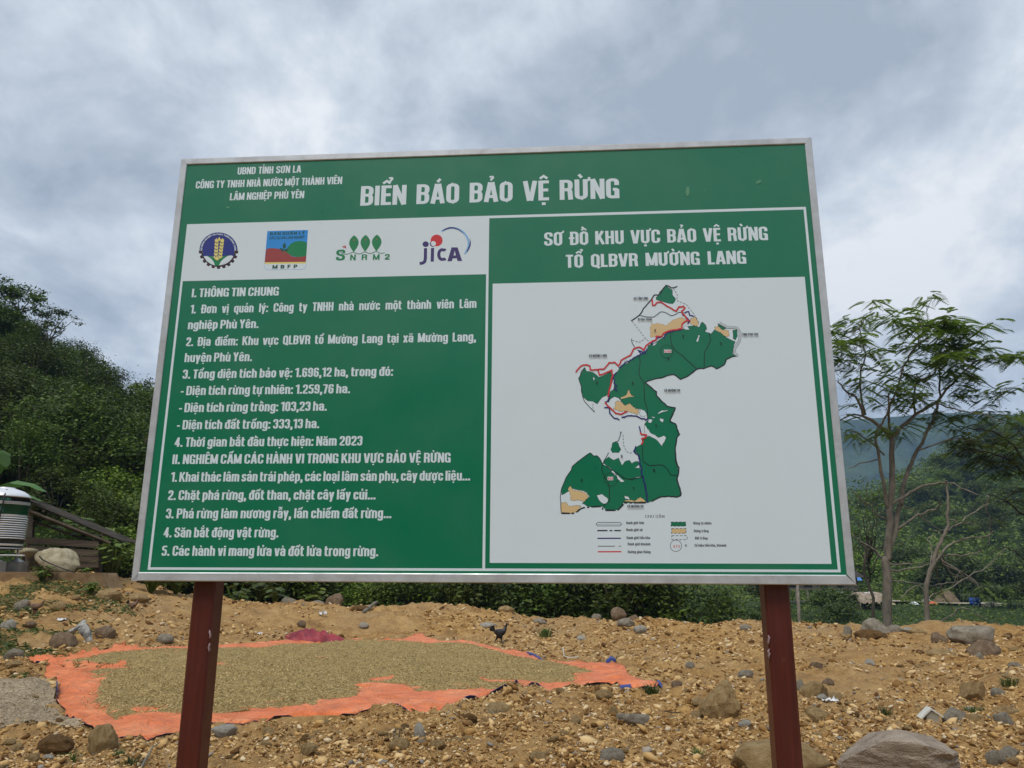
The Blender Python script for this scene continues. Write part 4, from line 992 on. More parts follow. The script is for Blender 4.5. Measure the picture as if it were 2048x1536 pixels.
def bush_proto(name, label, cat, group, lm, rx, ry, rz, zc, nclump, per, cr, leaf, seed, stems=5, aspect=0.5):
    rng = np.random.default_rng(seed); random.seed(seed)
    r = thing(name, label, cat, (0, 0, -50), 0, group)
    pts = crown_points(rx, ry, rz, nclump, per, cr, rng) + np.array([0, 0, zc])
    pts = pts[pts[:, 2] > 0.02]
    v, f = leaves(pts, leaf, 0.5, aspect, rng, oc=np.array([0, 0, zc * .6]))
    obj('crown', npmesh(name + '_crown', v, f), lm, r)
    m_ = MB()
    for k in range(stems):
        a = 2 * math.pi * k / max(stems, 1) + rng.random(); e_ = rng.uniform(.35, .75)
        top = np.array([math.cos(a) * rx * e_, math.sin(a) * ry * e_, zc + rz * rng.uniform(.1, .6)]) if stems > 1 else np.array([.1, .1, zc + rz * .5])
        mid = top * np.array([.35, .35, .5]) + rng.normal(size=3) * .05 * zc
        w_ = 0.02 * zc + 0.02
        m_.tube([(math.cos(a) * w_, math.sin(a) * w_, -.3), mid, top], [w_ * (2.2 if stems == 1 else 1), w_ * (1.5 if stems == 1 else .7), w_ * .25], 6)
    m_.build('trunk', BARK, r)
    return r
def gz1(x, y): return float(ground_z(np.array([x]), np.array([y]))[0])

# ---- tree-covered hill on the left: undergrowth as one mass, the trees on it one by one
HG = 'trees and shrubs covering the hillside on the left'
HL = 'dense leafy tree of the dark wood covering the hillside on the left'
protos = [bush_proto('hillside_tree', HL, 'tree', HG, lm, rx, ry, rz, zc, nc, per, cr, lf, sd, st) for (lm, rx, ry, rz, zc, nc, per, cr, lf, sd, st) in (
    (LM_DARK, 1.7, 1.7, 1.5, 1.9, 75, 62, .30, .135, 1, 4), (LM_MID, 1.5, 1.6, 1.2, 1.5, 66, 62, .28, .14, 2, 4), (LM_DARK, 1.3, 1.3, 2.0, 2.4, 75, 60, .28, .135, 3, 3),
    (LM_MID, 1.9, 1.7, 1.0, 1.2, 75, 58, .28, .13, 4, 5), (LM_DARK, 2.1, 2.0, 1.6, 2.2, 95, 64, .32, .145, 5, 4), (LM_YEL, 1.2, 1.2, .9, 1.1, 50, 56, .25, .12, 6, 4))]
rng = np.random.default_rng(21); first = [True] * len(protos); cnt = 0
occ = {}
for Y in np.arange(27.5, 66, 2.0):
    for px in np.arange(-330, 470, 52 * 40 / Y):
        pxx = px + rng.uniform(-14, 14); yy = Y + rng.uniform(-.8, .8)
        if pxx > 300 + (yy - 27) * 0.5 and yy > 40: continue
        if pxx > 440: continue
        x = (pxx - 1024) / 1538 * yy
        i = rng.choice(6, p=[.24, .2, .18, .14, .19, .05]); s_ = rng.choice([.55, .7, .85, 1.05, 1.3]) * rng.uniform(.85, 1.1) * (.8 if yy > 50 else 1) * (0.75 if yy < 31 else 1.0)
        if pxx < 190 and yy < 30: continue
        z = gz1(x, yy)
        if first[i]: o = protos[i]; o.location = (x, yy, z - .1); o.rotation_euler = (0, 0, rng.uniform(0, 6.28)); o.scale = (s_,) * 3; first[i] = False
        else: dup(protos[i], (x, yy, z - .1), rng.uniform(0, 6.28), s_)
        cnt += 1
xs = rng.uniform(-52, -9, 130000); ys = rng.uniform(24, 72, 130000); azz = np.arctan2(xs, ys); k = (azz > -.78) & (azz < -.33) & (np.hypot(xs, ys) > np.interp(azz, AZT, DCT) + 2.2)
k &= ~((xs < -11) & (ys < 28.5)) | (ys > 27.5)
xs, ys = xs[k], ys[k]; zs = ground_z(xs, ys) + rng.random(len(xs)) ** 2 * 1.0 + np.maximum(fbm(xs * .6, ys * .6, 88, 3), 0) * 1.2
v, f = leaves(np.stack([xs, ys, zs], -1), 0.17, .8, .55, rng)
tag(obj('hillside_undergrowth', npmesh('hillside_undergrowth', v, f), LM_DARK), 'low dark green scrub covering the slope under the hillside trees', 'undergrowth', kind='stuff')

# ---- sparse trees standing up from the ridge
def limb_path(a, b, sag, n=6, jit=.06, rng=RNG):
    a, b = np.array(a, float), np.array(b, float); L = np.linalg.norm(b - a); o = []
    for i in range(n + 1):
        t_ = i / n; p = a + (b - a) * t_ + np.array([0, 0, sag * math.sin(math.pi * t_)]) * L
        if 0 < i < n: p = p + rng.normal(size=3) * jit * L / n
        o.append(p)
    return o
def sparse_tree(label, base_px, Y, clumps, fork, lm, leaf, per, cr, group=None, name='ridge_tree', sd=3, rad=.14):
    rng = np.random.default_rng(sd); b = P(*base_px, Y); x, y = b[0], b[1]; z0_ = gz1(x, y) - .2
    r = thing(name, label, 'tree', (x, y, z0_), 0, group); O = np.array([x, y, z0_])
    fk = P(*fork, Y) - O; m_ = MB(); m_.tube(limb_path((0, 0, -.2), fk, 0, 6, .1, rng), list(np.linspace(rad, rad * .6, 7)), 8)
    pts = []
    for (px, py, s_) in clumps:
        c = P(px, py, Y + rng.uniform(-1.2, 1.2)) - O
        m_.tube(limb_path(fk * rng.uniform(.75, 1.0), c, -.05, 6, .25, rng), list(np.linspace(rad * .45, rad * .1, 7)), 5)
        for j in range(max(2, int(4 * s_))):
            q_ = c + rng.normal(size=3) * cr * s_ * np.array([1.2, 1.2, .45]); n_ = int(per * s_)
            pts.append(q_ + rng.normal(size=(n_, 3)) * cr * .42 * s_ * np.array([1.2, 1.2, .5]))
            m_.tube([c - np.array([0, 0, .1]), (c + q_) / 2, q_], [rad * .1, rad * .08, rad * .04], 4)
    m_.build('trunk', BARK, r)
    v, f = leaves(np.concatenate(pts), leaf, .4, .45, rng); obj('crown', npmesh(name + '_crown', v, f), lm, r)
    return r
sparse_tree('tall thin tree with spreading flat crown rising from the ridge at the left edge', (34, 660), 50,
    [(5, 572, 1), (25, 580, 1.1), (45, 580, 1.1), (62, 590, 1), (15, 610, .9), (2, 625, 1), (60, 612, .9), (78, 600, .8), (35, 590, 1.0), (8, 590, 1)], (36, 618), LM_DARK, .22, 70, .55, sd=4)
sparse_tree('airy tree with thin forked limbs on the ridge, right of the tall flat-crowned one', (76, 720), 50,
    [(80, 625, .8), (100, 618, .8), (118, 632, .9), (135, 632, .7), (145, 642, .6), (95, 650, .9), (112, 655, .7), (125, 665, .5), (110, 690, .5), (128, 693, .5), (65, 660, .9), (85, 640, .9), (60, 682, 1), (78, 672, .8)], (86, 690), LM_DARK, .2, 48, .5, sd=5)
sparse_tree('wispy sapling poking above the ridge halfway down the slope', (150, 740), 52, [(150, 722, .6), (162, 730, .5), (142, 732, .5), (168, 742, .4)], (151, 735), LM_DARK, .2, 26, .4, sd=6, rad=.07)
sparse_tree('low feathery tree breaking the skyline above the slope', (205, 765), 50, [(180, 745, .6), (198, 742, .6), (215, 745, .7), (225, 755, .6), (228, 762, .5), (190, 752, .6)], (206, 757), LM_DARK, .2, 34, .45, sd=7, rad=.08)
sparse_tree('round-topped small tree on the skyline beside the board frame', (285, 815), 48, [(268, 780, .9), (264, 775, .6), (288, 782, .9), (296, 790, .9), (280, 792, .9), (300, 800, .8)], (284, 797), LM_MID, .2, 60, .4, sd=8, rad=.08)

# ---- dense belt of shrubs below the crest, seen under the board
BG = 'shrubs in the dark green belt behind the bare dirt'
BL = 'leafy shrub of the dark green belt behind the far edge of the bare dirt'
bp = [bush_proto('belt_shrub', BL, 'shrub', BG, lm, rx, rx * .9, rz, zc, nc, per, cr, lf, sd, 5, .55) for (lm, rx, rz, zc, nc, per, cr, lf, sd) in (
    (LM_DARK, 1.5, 1.7, 1.7, 60, 46, .30, .16, 31), (LM_MID, 1.3, 1.4, 1.4, 52, 44, .28, .17, 32), (LM_DARK, 1.7, 2.0, 2.0, 74, 46, .33, .18, 33), (LM_MID, 1.1, 1.2, 1.2, 44, 40, .25, .14, 34))]
first = [True] * 4; rng = np.random.default_rng(8)
for row, dy in enumerate((2.6, 5.2)):
    for px in np.arange(300 if row else 255, 1345, 44 if row else 38):
        pxx = px + rng.uniform(-12, 12); az = math.atan((pxx - 1024) / 1538); d = np.interp(az, AZT, DCT) + dy + rng.uniform(-.5, .9)
        x, y = d * math.sin(az), d * math.cos(az); i = rng.choice(4, p=[.3, .22, .32, .16]); s_ = rng.uniform(.8, 1.25) * (1.15 if row else .9)
        if 660 < pxx < 745 and not row: s_ *= .45
        if pxx < 500: s_ *= .75
        z = gz1(x, y) - .15
        if first[i]: o = bp[i]; o.location = (x, y, z); o.scale = (s_,) * 3; first[i] = False
        else: dup(bp[i], (x, y, z), rng.uniform(0, 6.28), s_)
# a taller narrow clump with a gap on either side
az = math.atan((1440 - 1024) / 1538)
o = bush_proto('climber_clad_tree', 'narrow dark tree hung with creepers standing alone left of the right-hand post', 'tree', None, LM_DARK, 1.0, .9, 2.6, 2.0, 70, 46, .26, .15, 41, 1)
o.location = (*(P(1440, 1250, 27)[:2]), gz1(*P(1440, 1250, 27)[:2]) - .2)
# big-leaved plants with lighter green leaves along the edge
def broad_plant(label, px, py, Y, n, size, h, lm, sd, name='broadleaf_plant', cat='plant'):
    rng = np.random.default_rng(sd); p = P(px, py, Y); z = gz1(p[0], p[1]); r = thing(name, label, cat, (p[0], p[1], z))
    m_ = MB(); lf = MB()
    for k in range(n):
        a = rng.uniform(0, 6.28); rr = rng.uniform(.1, .55) * h; top = np.array([math.cos(a) * rr, math.sin(a) * rr, h * rng.uniform(.45, 1)])
        m_.tube([(0, 0, -.05), top * .5 + np.array([0, 0, .1 * h]), top], [.012, .009, .005], 5)
        o_ = np.array([math.cos(a), math.sin(a), -.35]); s_ = size * rng.uniform(.7, 1.2); sd_ = np.array([-math.sin(a), math.cos(a), 0])
        vs = [top - o_ * s_ * .15, top + sd_ * s_ * .42 - np.array([0, 0, .05 * s_]), top + sd_ * s_ * .3 + o_ * s_ * .5, top + o_ * s_ * .95, top - sd_ * s_ * .3 + o_ * s_ * .5, top - sd_ * s_ * .42 - np.array([0, 0, .05 * s_]), top + o_ * s_ * .3 + np.array([0, 0, .04 * s_])]
        lf.add(vs, [(6, 0, 1), (6, 1, 2), (6, 2, 3), (6, 3, 4), (6, 4, 5), (6, 5, 0)])
    m_.build('stem', LM_MID, r); lf.build('foliage', lm, r); return r
broad_plant('bright big-leaved plant in front of the shrub belt near the black chicken', 990, 1215, 28.2, 16, .36, .85, LM_YEL, 3)
broad_plant('light green broad-leaved weed by the two round boulders at the far edge', 548, 1216, 24.6, 16, .3, .5, LM_YEL, 4)
broad_plant('pale leafy plant behind the round boulders on the far edge', 640, 1203, 27.5, 16, .34, .9, LM_MID, 5)
broad_plant('tall light green leafy plant at the foot of the left-hand post', 520, 1195, 26.3, 30, .36, 1.3, LM_MID, 6)
broad_plant('fresh green weed between the left-hand post and the shrub belt', 470, 1205, 25.2, 24, .30, .9, LM_MID, 12)

# ---- far hillside on the right
rng = np.random.default_rng(5)
def scatter_far(n, f0, ymin, ymax, size, lift, lm, name, label, azmin=.18, azmax=.74):
    az = rng.uniform(azmin, azmax, n * 2); Y = np.exp(rng.uniform(np.log(ymin), np.log(ymax), n * 2)); x = np.tan(az) * Y
    k = f0(x, Y); x, Y = x[k][:n], Y[k][:n]
    z = ground_z(x, Y) + lift * (rng.random(len(x)) ** 1.5) * (0.4 + np.maximum(fbm(x / 3.2, Y / 3.2, 91, 3) + .25, 0) * 2.2)
    v, f = leaves(np.stack([x, Y, z], -1), size * np.clip(Y / 90, .45, 2.2), .8, .6, rng)
    return tag(obj(name, npmesh(name, v, f), lm), label, 'vegetation', kind='stuff')
track = lambda x, y: (np.abs(y - (86 + .02 * x)) > 2.4) & ~((y > 74) & (y < 97) & (fbm(x / 6, y / 6, 14, 2) > .22))
scatter_far(80000, lambda x, y: track(x, y) & (y > 98), 98, 330, .42, 2.4, LM_FAR, 'hillside_scrub', 'green scrub covering the hillside beyond the huts on the right')
scatter_far(40000, lambda x, y: track(x, y) & (np.hypot(x, y) > np.interp(np.arctan2(x, y), AZT, DCT) + 2.5), 24, 97, .30, 1.3, LM_MID, 'valley_scrub', 'low green scrub on the valley slope below the track', .10)
FG = 'trees dotted over the far hillside on the right'
fp = [bush_proto('far_tree', 'rounded green tree on the far hillside on the right', 'tree', FG, lm, 2.6, 2.6, rz, zc, 60, 60, .55, .36, sd, 3) for lm, rz, zc, sd in ((LM_FAR, 2.4, 3.2, 51), (LM_DARK, 2.0, 2.6, 52), (LM_YEL, 2.2, 2.8, 53))]
first = [True] * 3
for k in range(70):
    az = rng.uniform(.36, .62); Y = rng.uniform(98, 235); x = math.tan(az) * Y; i = rng.choice(3, p=[.5, .38, .12]); s_ = rng.uniform(.6, 1.3)
    if first[i]: o = fp[i]; o.location = (x, Y, gz1(x, Y)); o.scale = (s_,) * 3; first[i] = False
    else: dup(fp[i], (x, Y, gz1(x, Y)), rng.uniform(0, 6.28), s_)
for (px, Y, s_) in ((1655, 62, .9), (1640, 70, 1.1), (1625, 58, .7), (1950, 80, .9), (1985, 79, .8), (2030, 78, 1.0), (1930, 100, 1.0), (1480, 60, .8), (1520, 75, 1.2), (1395, 70, .9)):
    x = (px - 1024) / 1538 * Y; o = dup(fp[1], (x, Y, gz1(x, Y)), Y, s_ * .6, 'dark rounded shrub on the valley floor beside the huts and track'); o['group'] = 'shrubs by the huts'

# ---- the feathery trees at the right
zr = lambda x, y: (1640 + x / 2.2598, 600 + y / 2.2588)
def pinnate(pts_out, c, n, length, rng, nl=12):
    """sprays of small leaflets, two by two along drooping stalks"""
    for k in range(n):
        a = rng.uniform(0, 2 * math.pi); el = rng.uniform(-.22, .28); d = np.array([math.cos(a) * math.cos(el), math.sin(a) * math.cos(el), math.sin(el)])
        sd_ = np.array([-math.sin(a), math.cos(a), 0]); L = length * rng.uniform(.6, 1.2); o_ = c + rng.normal(size=3) * np.array([.16, .16, .07])
        for j in range(nl):
            t_ = (j + 1.5) / (nl + 1); p = o_ + d * L * t_ - np.array([0, 0, .55 * L * t_ * t_]); w_ = L * .34 * math.sin(math.pi * (t_ * .8 + .15))
            for sg in (1, -1):
                q_ = p + sd_ * sg * w_ + d * L * .08 - np.array([0, 0, .18 * w_]) ; h = d * L * .05
                pts_out.append((p - h, q_ * .5 + p * .5 - h * 1.3, q_, p * .5 + q_ * .5 + h * 1.3))
def right_tree(label, name, Y, base, stems, clumps, sd, bark, lm, crown_n=9, length=.62, dead=(), group=None):
    rng = np.random.default_rng(sd); b = P(*zr(*base), Y); x, y = b[0], b[1]; z0_ = gz1(x, y) - .3; O = np.array([x, y, z0_])
    r = thing(name, label, 'tree', O, 0, group); m_ = MB(); dm = MB(); nodes = []
    k_ = Y / 1538 / 2.26
    for si, (pts, ra, rb, dy) in enumerate(stems):
        q_ = []; n = len(pts)
        for i, (px, py) in enumerate(pts):
            dd = dy * (i / max(n - 1, 1)) ** 1.3
            q_.append(P(*zr(px, py), Y + dd) - O)
        if si == 0: q_[0] = np.array([q_[0][0], q_[0][1], -.2])
        s_ = []
        for i in range(n - 1):
            for j in range(4):
                t_ = j / 4; p0 = q_[max(i - 1, 0)]; p1 = q_[i]; p2 = q_[i + 1]; p3 = q_[min(i + 2, n - 1)]
                s_.append(.5 * ((2 * p1) + (-p0 + p2) * t_ + (2 * p0 - 5 * p1 + 4 * p2 - p3) * t_ ** 2 + (-p0 + 3 * p1 - 3 * p2 + p3) * t_ ** 3) + (rng.normal(size=3) * .02 if j or i else 0))
        s_.append(q_[-1]); rr_ = np.linspace(ra * k_, rb * k_, len(s_))
        (dm if si in dead else m_).tube(s_, list(rr_), 9, wob=.12)
        if si not in dead: nodes += [(p, rr_[i]) for i, p in enumerate(s_) if i > len(s_) * .35 or si > 1]
    m_.build('trunk', bark, r)
    if dm.v: dm.build('dead_branch', DEADW, r)
    tw = MB(); lv = []
    npn = np.array([n_[0] for n_ in nodes])
    for (px, py, s_) in clumps:
        c = P(*zr(px, py), Y) - O
        j = np.argmin(np.linalg.norm((npn - c)[:, [0, 2]], axis=1) + .6 * np.maximum(npn[:, 2] - c[2], 0)); a = npn[j]
        c = c + np.array([0, (a[1] - c[1]) * .8 + rng.uniform(-1.1, 1.1), -.22])
        pth = limb_path(a, c, -.06, 5, .25, rng); tw.tube(pth, list(np.linspace(min(nodes[j][1] * .6, .03), .007, 6)), 5)
        for t_ in range(int(1.0 + 1.9 * s_)):
            cc_ = c + rng.normal(size=3) * np.array([.34, .34, .13]) * s_
            tw.tube([pth[3], (pth[3] + cc_) / 2 + np.array([0, 0, .05]), cc_], [.008, .006, .004], 4)
            pinnate(lv, cc_, max(2, int(crown_n * .7)), length * (.75 + .25 * s_), rng)
    tw.build('twigs', bark, r)
    v = np.array(lv).reshape(-1, 3); obj('crown', npmesh(name + '_crown', v, np.arange(len(v)).reshape(-1, 4)), lm, r)
    return r
stems1 = [([(295, 1490), (297, 1250), (305, 1160), (318, 1000), (328, 800), (325, 620)], 21, 11, 0),
 ([(310, 1175), (345, 1000), (390, 800), (440, 680), (520, 520), (540, 400), (535, 200)], 13, 3, .8),
 ([(305, 940), (290, 850), (265, 700), (255, 600), (300, 520), (310, 420)], 9, 3, -.8),
 ([(325, 630), (270, 570), (200, 520), (170, 450), (120, 410), (80, 370)], 9, 3, -.6), ([(325, 630), (370, 570), (430, 520), (520, 465), (590, 390), (640, 330), (700, 280), (780, 260)], 9, 2.5, .7),
 ([(318, 610), (310, 490), (345, 420), (390, 270), (440, 200), (470, 130)], 6, 2.5, -.9), ([(205, 520), (180, 400), (190, 300), (205, 240), (180, 130), (200, 70)], 5, 2, -1.0),
 ([(430, 510), (430, 380), (520, 330), (520, 230), (560, 110)], 5, 2, 1.0), ([(200, 520), (140, 520), (90, 545), (60, 560)], 4, 2, .4), ([(520, 465), (640, 500), (740, 520), (830, 560)], 3.5, 1.5, -.5), ([(640, 330), (720, 360), (800, 400), (850, 400)], 3, 1.5, .5),
 ([(290, 700), (200, 620), (130, 590)], 4, 2, -.4), ([(440, 680), (560, 640), (660, 630), (730, 640)], 4, 1.5, .6), ([(265, 720), (180, 740), (130, 760)], 3, 1.5, -.8),
 ([(310, 930), (390, 880), (460, 845), (570, 825), (640, 850), (720, 880)], 7, 2, -1.2), ([(300, 995), (225, 930), (150, 865)], 4, 2, -.6), ([(350, 1035), (430, 980), (490, 955), (540, 930), (540, 895)], 6, 2, -.8), ([(300, 1225), (430, 1212), (520, 1180)], 5, 2, -.6), ([(300, 1195), (400, 1195), (465, 1185)], 4, 2, -1.0),
 ([(285, 1170), (200, 1100), (150, 1060)], 5, 2.5, -.4), ([(370, 920), (460, 980), (560, 1050)], 3, 2, .2), ([(300, 1262), (400, 1275), (470, 1285), (560, 1285), (640, 1262)], 3, 1.5, -.8)]
cl1 = [(110,90,.9),(150,70,.8),(210,60,1),(250,75,.8),(290,75,1),(340,55,.9),(380,55,1),(420,60,.7),(330,110,1),(280,170,.9),(110,150,.9),(70,180,1.2),(60,130,1.2),(75,150,1),(100,230,1.2),(130,210,1.1),(70,240,1.2),(90,300,1.1),(100,380,1),(70,330,1),(200,230,.9),(260,290,.9),(390,210,1.1),(420,180,1.1),(450,130,1.2),(480,90,1.2),(520,70,1.2),(570,90,1.3),(620,110,1.2),(560,60,1),(600,70,1.1),(500,150,1.3),(540,140,1.2),(560,170,1.3),(600,170,1.2),(620,190,1.2),(680,160,1.1),(650,140,1.1),(740,160,1),(700,110,.8),(770,190,.9),(800,210,1),(860,200,1),(890,205,.7),(650,240,1.1),(700,235,1),(770,260,1),(830,235,.8),(450,265,1.1),(480,265,1.1),(520,270,1.1),(550,280,1.1),(330,310,1),(370,300,.9),(590,335,1.1),(620,340,1.1),(660,350,1.1),(700,370,1.1),(730,385,1),(340,420,1.1),(380,400,1.1),(420,405,1),(300,430,1.1),(250,400,1),(310,460,1),(560,460,1.1),(600,465,1),(640,470,1),(690,480,.8),(370,560,1),(340,545,.8),(390,550,.8),(840,390,.9),(870,380,.8),(870,440,.9),(820,430,.8),(140,600,.9),(110,480,.9),(100,440,1),(740,500,.8),(830,480,.8),(880,500,.8),(430,320,.8),(230,350,.8),(150,560,.8),(210,590,.7)]
right_tree('tall feathery-leaved tree with forked grey trunk at the right, behind the crest of the dirt', 'feathery_tree', 25.5, (295, 1490), stems1, cl1, 3, BARKP, LM_RIGHT, 8, .62, dead=set(range(14, 22)))
stems2 = [([(465, 1490), (480, 1350), (500, 1220), (535, 1110), (570, 1040), (575, 940), (578, 840), (560, 810)], 12, 3, 0), ([(510, 1215), (560, 1130), (650, 1080), (740, 1070), (780, 1045)], 6, 2.2, -.6), ([(560, 1158), (640, 1150), (720, 1138), (726, 1115)], 4, 2, -.3), ([(570, 1045), (640, 1000), (720, 945), (760, 920)], 4, 2, .3), ([(480, 1350), (560, 1310), (640, 1270), (760, 1200), (840, 1120)], 3.5, 1.5, -1), ([(470, 1470), (540, 1455), (600, 1420), (640, 1390), (720, 1430), (780, 1460)], 4, 1.6, -.6), ([(600, 1400), (560, 1340), (540, 1280)], 2.5, 1.5, -.4), ([(480, 1350), (440, 1290), (360, 1350)], 3, 1.6, -.3),
 ([(500, 1220), (505, 1140), (490, 1080), (510, 1060)], 3.5, 1.5, .2), ([(755, 880), (755, 950), (770, 1010), (760, 1120)], 2.5, 1.5, .6)]
cl2 = [(560, 1270, .5), (600, 1280, .6), (640, 1262, .7), (690, 1262, .7), (720, 1270, .6), (650, 985, .6), (540, 1010, .5)]
right_tree('slim half-bare tree with pale dead branches right of the tall feathery tree', 'bare_branched_tree', 24.8, (465, 1490), stems2, cl2, 4, BARKP, LM_YEL, 6, .5, dead=set(range(1, 10)))
stems3 = [([(1010, 1500), (1000, 1250), (985, 1000), (960, 800), (930, 640)], 16, 6, 0), ([(975, 900), (900, 760), (800, 700), (720, 680), (640, 690)], 6, 2, -.8), ([(960, 800), (880, 660), (800, 600), (700, 580), (620, 570)], 6, 2, .5), ([(985, 1000), (900, 960), (830, 900), (760, 880)], 5, 2, -.5), ([(930, 640), (900, 590), (860, 560)], 5, 2, 0), ([(1000, 1250), (900, 1150), (830, 1120), (760, 1150)], 4, 1.5, -.5)]
cl3 = [(600,580,.9),(640,575,1),(680,570,.9),(700,600,1.1),(740,580,1.1),(780,575,1.1),(820,565,1.1),(860,570,1.2),(900,590,1.2),(915,620,1.2),(660,620,1),(700,645,1.1),(740,630,1),(760,690,1.2),(720,690,1.1),(690,700,1),(820,660,1.2),(860,640,1.2),(880,700,1.2),(905,680,1.2),(850,750,1.2),(800,740,1.1),(770,720,1),(740,740,1),(890,760,1.2),(915,740,1.2),(830,800,1),(890,830,1),(915,920,1),(880,935,.9),(850,870,.9),(800,890,.7),(620,640,.8),(590,600,.8)]
right_tree('yellow-green feathery tree leaning in from the right edge', 'leaning_feathery_tree', 27.5, (1010, 1500), stems3, cl3, 6, BARK, leafmat('yellowing_pinnate_foliage', (0.0455, 0.0780, 0.0104), (0.1170, 0.1625, 0.0182), (0.2600, 0.2795, 0.0325), 0.5, .5), 6, .55)
# yellowish low scrub trees seen through the gaps
sparse_tree('thin yellowish tree behind the board edge on the right', (1735, 1250), 33, [(1720, 990, .9), (1745, 1000, .9), (1730, 1030, .9), (1700, 1000, .9), (1760, 975, .7), (1715, 1065, .8), (1750, 1070, .7), (1735, 960, .7), (1780, 1065, .7), (1820, 1070, .7)], (1735, 1080), LM_YEL, .16, 40, .55, name='yellowish_tree', sd=12, rad=.09)
# ------------------------------------------------------------------ tarpaulin with the drying grain
def region_mesh(px_list, step, edge_sub=3):
    xy = [G(*q_)[:2] for q_ in px_list]; bd = []
    for i in range(len(xy)):
        a, b = xy[i], xy[(i + 1) % len(xy)]
        for k in range(edge_sub): bd.append(a + (b - a) * k / edge_sub + (RNG.normal(0, .006, 2) if k else 0))
    bd = np.array(bd); mn, mx_ = bd.min(0), bd.max(0)
    X, Y = np.meshgrid(np.arange(mn[0], mx_[0], step), np.arange(mn[1], mx_[1], step)); X = X.ravel() + RNG.normal(0, step * .2, X.size); Y = Y.ravel() + RNG.normal(0, step * .2, Y.size)
    k = inpoly(X, Y, bd); X, Y = X[k], Y[k]
    dist = np.full(len(X), 9.0)
    for i in range(len(bd)):
        a, b = bd[i], bd[(i + 1) % len(bd)]; ab = b - a; t_ = np.clip(((X - a[0]) * ab[0] + (Y - a[1]) * ab[1]) / (ab @ ab + 1e-12), 0, 1)
        dist = np.minimum(dist, np.hypot(X - a[0] - t_ * ab[0], Y - a[1] - t_ * ab[1]))
    k = dist > step * .3; X, Y, dist = X[k], Y[k], dist[k]
    pts = [Vector(p) for p in bd] + [Vector((a, b)) for a, b in zip(X, Y)]; n = len(bd)
    vo, eo, fo, *_ = delaunay_2d_cdt(pts, [(i, (i + 1) % n) for i in range(n)], [], 1, 1e-5)
    V = np.array([(v.x, v.y) for v in vo]); D = np.zeros(len(V))
    for i in range(0, len(V), 4000):
        s_ = V[i:i + 4000]; dd = np.full(len(s_), 9.0)
        for j in range(n):
            a, b = bd[j], bd[(j + 1) % n]; ab = b - a; t_ = np.clip(((s_ - a) @ ab) / (ab @ ab + 1e-12), 0, 1); q_ = s_ - a - t_[:, None] * ab; dd = np.minimum(dd, np.hypot(q_[:, 0], q_[:, 1]))
        D[i:i + 4000] = dd
    fo = [f for f in fo if inpoly(np.array([V[list(f)].mean(0)[0]]), np.array([V[list(f)].mean(0)[1]]), bd)[0]]
    F = [f if (V[f[1]][0] - V[f[0]][0]) * (V[f[2]][1] - V[f[0]][1]) - (V[f[1]][1] - V[f[0]][1]) * (V[f[2]][0] - V[f[0]][0]) > 0 else f[::-1] for f in map(list, fo) if len(f) == 3]
    return V, D, np.array(F)
def closed_sheet(name, V, F, zt, zb, mats):
    """sheet with a top and an underside; material 1 below"""
    n = len(V); vs = np.concatenate([np.c_[V, zt], np.c_[V, zb]]); from collections import Counter
    E_ = Counter(); 
    for f in F:
        for i in range(3): E_[tuple(sorted((f[i], f[(i + 1) % 3])))] += 1
    rim = []
    for f in F:
        for i in range(3):
            a, b = f[i], f[(i + 1) % 3]
            if E_[tuple(sorted((a, b)))] == 1: rim.append((b, a, a + n)); rim.append((b, a + n, b + n))
    f_ = np.concatenate([F, F[:, ::-1] + n, np.array(rim)]); mi = np.concatenate([np.zeros(len(F)), np.ones(len(F)), np.ones(len(rim))])
    me = npmesh(name, vs, f_, mi, True); return obj(name, me, mats)
OR = material('orange_tarpaulin', (0.80, 0.17, 0.065), 0.42, 0, 0.4); t = NT(OR); v = t.coord('Position')
wr = t.noise(v, 2.6, 6, 0.62, 1.6); weave = t.noise(v, 40, 2, .5); dst = t.noise(v, 1.7, 5, .65)
c = t.ramp(dst, [(.3, (0.78, 0.175, 0.045)), (.52, (0.87, 0.235, 0.075)), (.78, (0.88, 0.34, 0.14))]); t.base(c); t.bump(t.math('ADD', wr, t.math('MULTIPLY', weave, .06)), 1.0, .16)
BLUE = material('blue_tarpaulin_back', (0.025, 0.045, 0.22), 0.45)
V, D, F = region_mesh(TARP_PX, .085, 3)
x, y = V[:, 0], V[:, 1]
rim = np.exp(-(D / .12) ** 2)
flatz = ground_z(x, y) * .35 + (ground_base(x, y) + fbm(x * .9, y * .9, 2, 3) * .05) * .65
zt = flatz + .03 + rim * np.maximum(fbm(x * 1.2, y * 1.2, 71, 2) - .02, 0) * .14 + np.abs(fbm(x * 2.2 + y, y * 1.6 - x * .5, 72, 3)) * .07 * np.exp(-(D / .9) ** 2) + (.12 - np.minimum(np.abs(fbm(x * 1.3 - y * .7, y * 3.2, 76, 2)), .12)) * .28
zt = np.maximum(zt, ground_z(x, y) + .012)
zt = zt * (1 - rim * .85) + (ground_z(x, y) + .015 + np.maximum(fbm(x * 1.2, y * 1.2, 71, 2) - .05, 0) * .12) * rim * .85
tarp = closed_sheet('tarpaulin', V, F, zt, zt - .004, [OR, BLUE])
tag(tarp, 'large orange tarpaulin with blue underside spread on the dirt under drying grain', 'tarpaulin')
